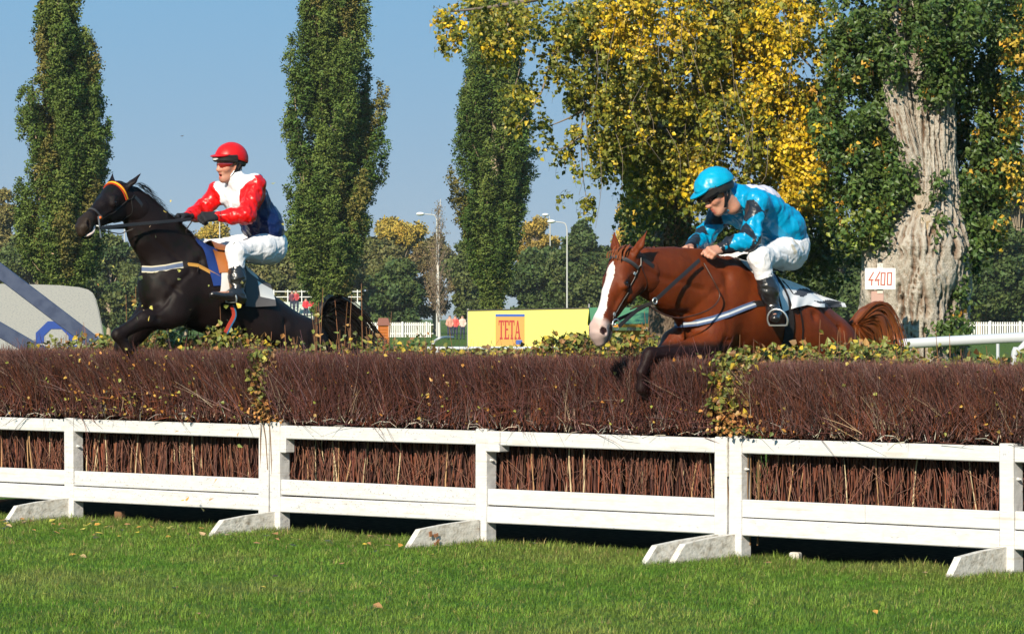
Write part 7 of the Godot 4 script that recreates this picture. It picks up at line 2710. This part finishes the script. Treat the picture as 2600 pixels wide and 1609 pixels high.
func teal_rider(rig: Rig) -> void:
	var J := joints(rig, {
		pelvis = [2002, 618, 0.0], waist = [1972, 578, 0.0], chest = [1918, 528, 0.0], neck = [1872, 497, 0.0],
		shn = [1924, 510, 0.195], eln = [1906, 606, 0.25], wrn = [1826, 633, 0.15],
		shf = [1836, 535, -0.19], elf = [1786, 606, -0.27], wrf = [1750, 630, -0.14],
		hipn = [2012, 640, 0.11], kneen = [1928, 655, 0.27], anklen = [1966, 788, 0.33], toen = [1972, 815, 0.42]})
	for k in ["hip", "knee", "ankle", "toe"]: J[k + "f"] = J[k + "n"] * Vector3(1, 1, -1)
	J.toen = J.anklen + Vector3(0.095, -0.055, -0.10)
	J.toef = J.anklef + Vector3(0.095, -0.055, 0.10)
	J.hdn = rig.p(1772, 646, 0.17) - J.wrn
	J.pln = Vector3(0.15, -0.75, 0.6)
	J.hdf = rig.p(1722, 636, -0.10) - J.wrf
	J.plf = Vector3(0.1, -0.8, -0.5)
	var x := face_frame(rig, rig.p(1824, 492, 0.0), 27.0, -33.0, 4.0)
	var t := thing("person", rig.base() + Vector3(0, 0, 0), rig.turn(), "jockey in turquoise silks with black diamonds crouching on the chestnut horse", "person")
	part("body", person_body(J, x, false, ["n", "f"]), M.skin, t)
	var teal := Color(0, 0.2451, 0.4558)
	var paint := func(p: Vector3, n: Vector3) -> Color:
		var c := teal
		for s in ["n", "f"]:
			var a: Vector3 = J["sh" + s]
			var e: Vector3 = J["el" + s]
			var w: Vector3 = J["wr" + s]
			var d := minf(seg_d(p, a, e), seg_d(p, e, w))
			if d < 0.105 and d - 0.065 < seg_d(p, J.chest, J.waist) - 0.165:
				var tu := seg_t(p, a, e)
				var tl := seg_t(p, e, w)
				var u := tu * 0.55 + tl * 0.5
				if seg_d(p, a, e) < seg_d(p, e, w): u = tu * 0.55
				else: u = 0.55 + tl * 0.5
				var ax := ((w - e) if u > 0.55 else (e - a)).normalized()
				var o := a.lerp(e, tu) if u <= 0.55 else e.lerp(w, tl)
				var r := (p - o) - ax * (p - o).dot(ax)
				var r1 := (Vector3.UP - ax * ax.y).normalized()
				if absf(ax.y) > 0.8: r1 = (Vector3.RIGHT - ax * ax.x).normalized()
				var r2 := ax.cross(r1)
				var ph := atan2(r.dot(r2), r.dot(r1)) / TAU
				var g := u * 2.7
				var h := ph * 2.0
				if posmod(int(floor(g + h)) + int(floor(g - h)), 2) == 0 and u > 0.06: c = Color(0.014, 0.016, 0.024)
				if tl > 0.86: c = Color(0.010, 0.010, 0.013)
				return c
		var q: Vector3 = p - J.chest
		var up := q.y
		# white panel with dark print on the upper back
		var b := p - rig.p(1918, 474, 0.0)
		if n.y > 0.05 and absf(b.z + 0.05) < 0.13 and absf(b.x + 0.02) < 0.15:
			var ee := pow((b.z + 0.05) / 0.12, 2.0) + pow((b.x + 0.02) / 0.14, 2.0)
			if ee < 1.0:
				c = Color(0.5412, 0.5084, 0.574)
				if absf(b.z + 0.06) < 0.014 and absf(b.x) < 0.09 and fmod(absf(b.x) * 40.0, 1.0) < 0.62: c = Color(0.04, 0.06, 0.20)
		return c
	part("jacket", jacket_mesh(J, paint, 0.022, rig.p(1843, 517, 0.0)), M.silk, t)
	var dirt := func(p: Vector3, n: Vector3) -> Color:
		var c := Color(0.64, 0.632, 0.648)
		var v := fur_noise.get_noise_3dv(p * 8.0)
		if p.distance_to(rig.p(2020, 630, 0.22)) < 0.10 and v > 0.12: c = Color(0.50, 0.44, 0.34)
		if p.distance_to(rig.p(1995, 640, 0.22)) < 0.028: c = Color(0.48, 0.42, 0.37)
		return c * (1.0 + 0.04 * v)
	part("breeches", breeches_mesh(J, 0.30, dirt), M.breech, t)
	part("boot", boot_mesh(J.kneen, J.anklen, J.toen, 0.33), M.boot, t)
	part("boot", boot_mesh(J.kneef, J.anklef, J.toef, 0.33), M.boot, t)
	var hel := part("helmet", cap_mesh(x, Vector3(-0.005, 0.040, 0), Vector3(0.136, 0.128, 0.112), 1.62, 2.10, 0.0, 0.0), M.shell, t)
	var silk := mk(Color(0, 0.2838, 0.4644), 0.36, 0.45)
	part("silk_cap", cap_mesh(x, Vector3(-0.005, 0.052, 0), Vector3(0.152, 0.138, 0.126), 1.30, 1.72, 0.045, 4.7), silk, hel)
	part("peak", plate(x, Vector3(-0.005, 0.080, 0), [[0.008, Vector2(0.130, 0.110), 1.05], [0.006, Vector2(0.172, 0.122), 0.95], [-0.003, Vector2(0.196, 0.127), 0.85, 0.004]], 0.006), silk, hel)
	part("goggles", plate(x, Vector3(0, 0.02, 0), [[0.066, Vector2(0.136, 0.106), 1.35], [0.052, Vector2(0.156, 0.116), 1.3], [0.016, Vector2(0.154, 0.115), 1.25], [0.000, Vector2(0.134, 0.104), 1.2]], 0.012), M.shell, hel)
	part("glasses", plate(x, Vector3(0, 0, 0), [[0.040, Vector2(0.112, 0.086), 1.25], [0.020, Vector2(0.118, 0.088), 1.25], [-0.008, Vector2(0.112, 0.084), 1.0, 0.006], [-0.016, Vector2(0.106, 0.080), 0.75, 0.01]], 0.004), M.lens_dark, hel)
	chin_strap(x, hel)

func chin_strap(x: Transform3D, hel: Node3D) -> void:
	var st := begin()
	for s in [1.0, -1.0]:
		var p := spline([x * Vector3(-0.012, 0.03, 0.094 * s), x * Vector3(0.005, -0.03, 0.084 * s), x * Vector3(0.028, -0.085, 0.056 * s), x * Vector3(0.042, -0.122, 0.0)], 5)
		var o := PackedVector3Array()
		for q in p: o.append(q - x * Vector3(0.01, -0.03, 0))
		strap(st, p, o, 0.022, 0.005, [Color(0.014, 0.014, 0.016)])
		p = spline([x * Vector3(-0.055, 0.02, 0.088 * s), x * Vector3(-0.02, -0.04, 0.078 * s), x * Vector3(0.010, -0.065, 0.068 * s)], 4)
		o = PackedVector3Array()
		for q in p: o.append(q - x * Vector3(0.0, -0.03, 0))
		strap(st, p, o, 0.016, 0.004, [Color(0.014, 0.014, 0.016)])
	part("chin_strap", st.commit(), M.cloth, hel)

func red_rider(rig: Rig) -> void:
	var J := joints(rig, {
		pelvis = [681, 618, 0.0], waist = [668, 572, 0.0], chest = [624, 505, 0.02], neck = [602, 465, 0.03],
		shn = [646, 468, 0.17], eln = [624, 546, 0.27], wrn = [545, 549, 0.16],
		shf = [556, 486, -0.17], elf = [512, 536, -0.24], wrf = [470, 551, -0.11],
		hipn = [688, 630, 0.11], kneen = [598, 637, 0.27], anklen = [603, 745, 0.34], toen = [540, 748, 0.36]})
	for k in ["hip", "knee", "ankle", "toe"]: J[k + "f"] = J[k + "n"] * Vector3(1, 1, -1)
	J.kneef += Vector3(0.02, 0.02, 0)
	J.hdn = rig.p(500, 552, 0.15) - J.wrn
	J.pln = Vector3(0.1, -0.6, 0.75)
	J.hdf = rig.p(440, 554, -0.09) - J.wrf
	J.plf = Vector3(0.1, -0.7, -0.6)
	var x := face_frame(rig, rig.p(585, 420, 0.03), 38.0, -4.0, -3.0)
	var t := thing("person", rig.base(), rig.turn(), "jockey in red, white and navy silks and red cap on the black horse", "person")
	part("body", person_body(J, x, true, []), M.skin, t)
	var cdir: Vector3 = ((J.shn + J.shf) * 0.5 - J.chest)
	var across: Vector3 = (J.shn - J.shf).normalized()
	var spine: Vector3 = (J.neck - J.waist).normalized()
	var front := spine.cross(across).normalized()
	if front.x < 0.0: front = -front
	var paint := func(p: Vector3, n: Vector3) -> Color:
		for s in ["n", "f"]:
			var a: Vector3 = J["sh" + s]
			var e: Vector3 = J["el" + s]
			var w: Vector3 = J["wr" + s]
			var d := minf(seg_d(p, a, e), seg_d(p, e, w))
			var out: float = (p - J.chest).dot(across) * (1.0 if s == "n" else -1.0)
			if d < 0.11 and d - 0.066 < seg_d(p, J.chest, J.waist) - 0.150 and (out > 0.205 - 0.5 * seg_t(p, a, e) or seg_t(p, a, e) > 0.30):
				if seg_t(p, e, w) > 0.80 and seg_t(p, e, w) < 0.83: return Color(0.10, 0.004, 0.004)
				return Color(0.527, 0.0068, 0.0051)
		var q: Vector3 = p - J.chest
		var up := q.dot(spine)
		var ff := q.dot(front)
		var aa := absf(q.dot(across))
		if ff > -0.03 - 0.25 * maxf(up - 0.04, 0.0) and up > -0.08 + aa * 0.35: return Color(0.64, 0.64, 0.672)
		return Color(0.005, 0.013, 0.065)
	part("jacket", jacket_mesh(J, paint, 0.010, rig.p(592, 448, 0.035)), M.silk, t)
	var dirt := func(p: Vector3, n: Vector3) -> Color:
		return Color(0.656, 0.648, 0.664) * (1.0 + 0.04 * fur_noise.get_noise_3dv(p * 8.0))
	part("breeches", breeches_mesh(J, 0.34, dirt), M.breech, t)
	part("boot", boot_mesh(J.kneen, J.anklen, J.toen, 0.36), M.boot, t)
	part("boot", boot_mesh(J.kneef, J.anklef, J.toef, 0.36), M.boot, t)
	for s in ["n", "f"]:
		var g := Field.new(0.0040)
		hand_bones(g, J["wr" + s], J["hd" + s], J["pl" + s], 1.6, 1.10)
		g.fill()
		var black := func(p: Vector3, n: Vector3) -> Color: return Color(0.016, 0.017, 0.022)
		part("glove", solid([g.mesh()], black), M.cloth, t)
	var hel := part("helmet", cap_mesh(x, Vector3(-0.005, 0.040, 0), Vector3(0.128, 0.122, 0.106), 1.50, 2.05, 0.0, 0.0), M.shell, t)
	var silk := mk(Color(0.527, 0.0051, 0.0051), 0.42, 0.4)
	part("silk_cap", cap_mesh(x, Vector3(-0.008, 0.050, 0), Vector3(0.140, 0.134, 0.118), 1.30, 1.90, 0.014, 5.0), silk, hel)
	part("peak", plate(x, Vector3(-0.005, 0.080, 0), [[0.010, Vector2(0.126, 0.108), 1.05], [0.004, Vector2(0.158, 0.122), 0.95], [-0.004, Vector2(0.176, 0.128), 0.85, 0.004]], 0.006), silk, hel)
	part("goggle_band", plate(x, Vector3(0, 0.02, 0), [[0.064, Vector2(0.134, 0.110), 1.5], [0.054, Vector2(0.146, 0.118), 1.5], [0.026, Vector2(0.144, 0.117), 1.5], [0.016, Vector2(0.130, 0.108), 1.5]], 0.008), M.shell, hel)
	part("badge", plate(x, Vector3(0, 0.02, 0), [[0.050, Vector2(0.1525, 0.124), 0.16], [0.040, Vector2(0.1535, 0.125), 0.36], [0.030, Vector2(0.1525, 0.124), 0.16]], 0.002), mk(Color(0.62, 0.62, 0.60), 0.5), hel)
	part("glasses", plate(x, Vector3(0, 0, 0), [[0.030, Vector2(0.112, 0.086), 1.25], [0.014, Vector2(0.117, 0.088), 1.25], [-0.010, Vector2(0.112, 0.084), 1.0, 0.008], [-0.018, Vector2(0.106, 0.080), 0.75, 0.012]], 0.004), M.lens_red, hel)
	chin_strap(x, hel)
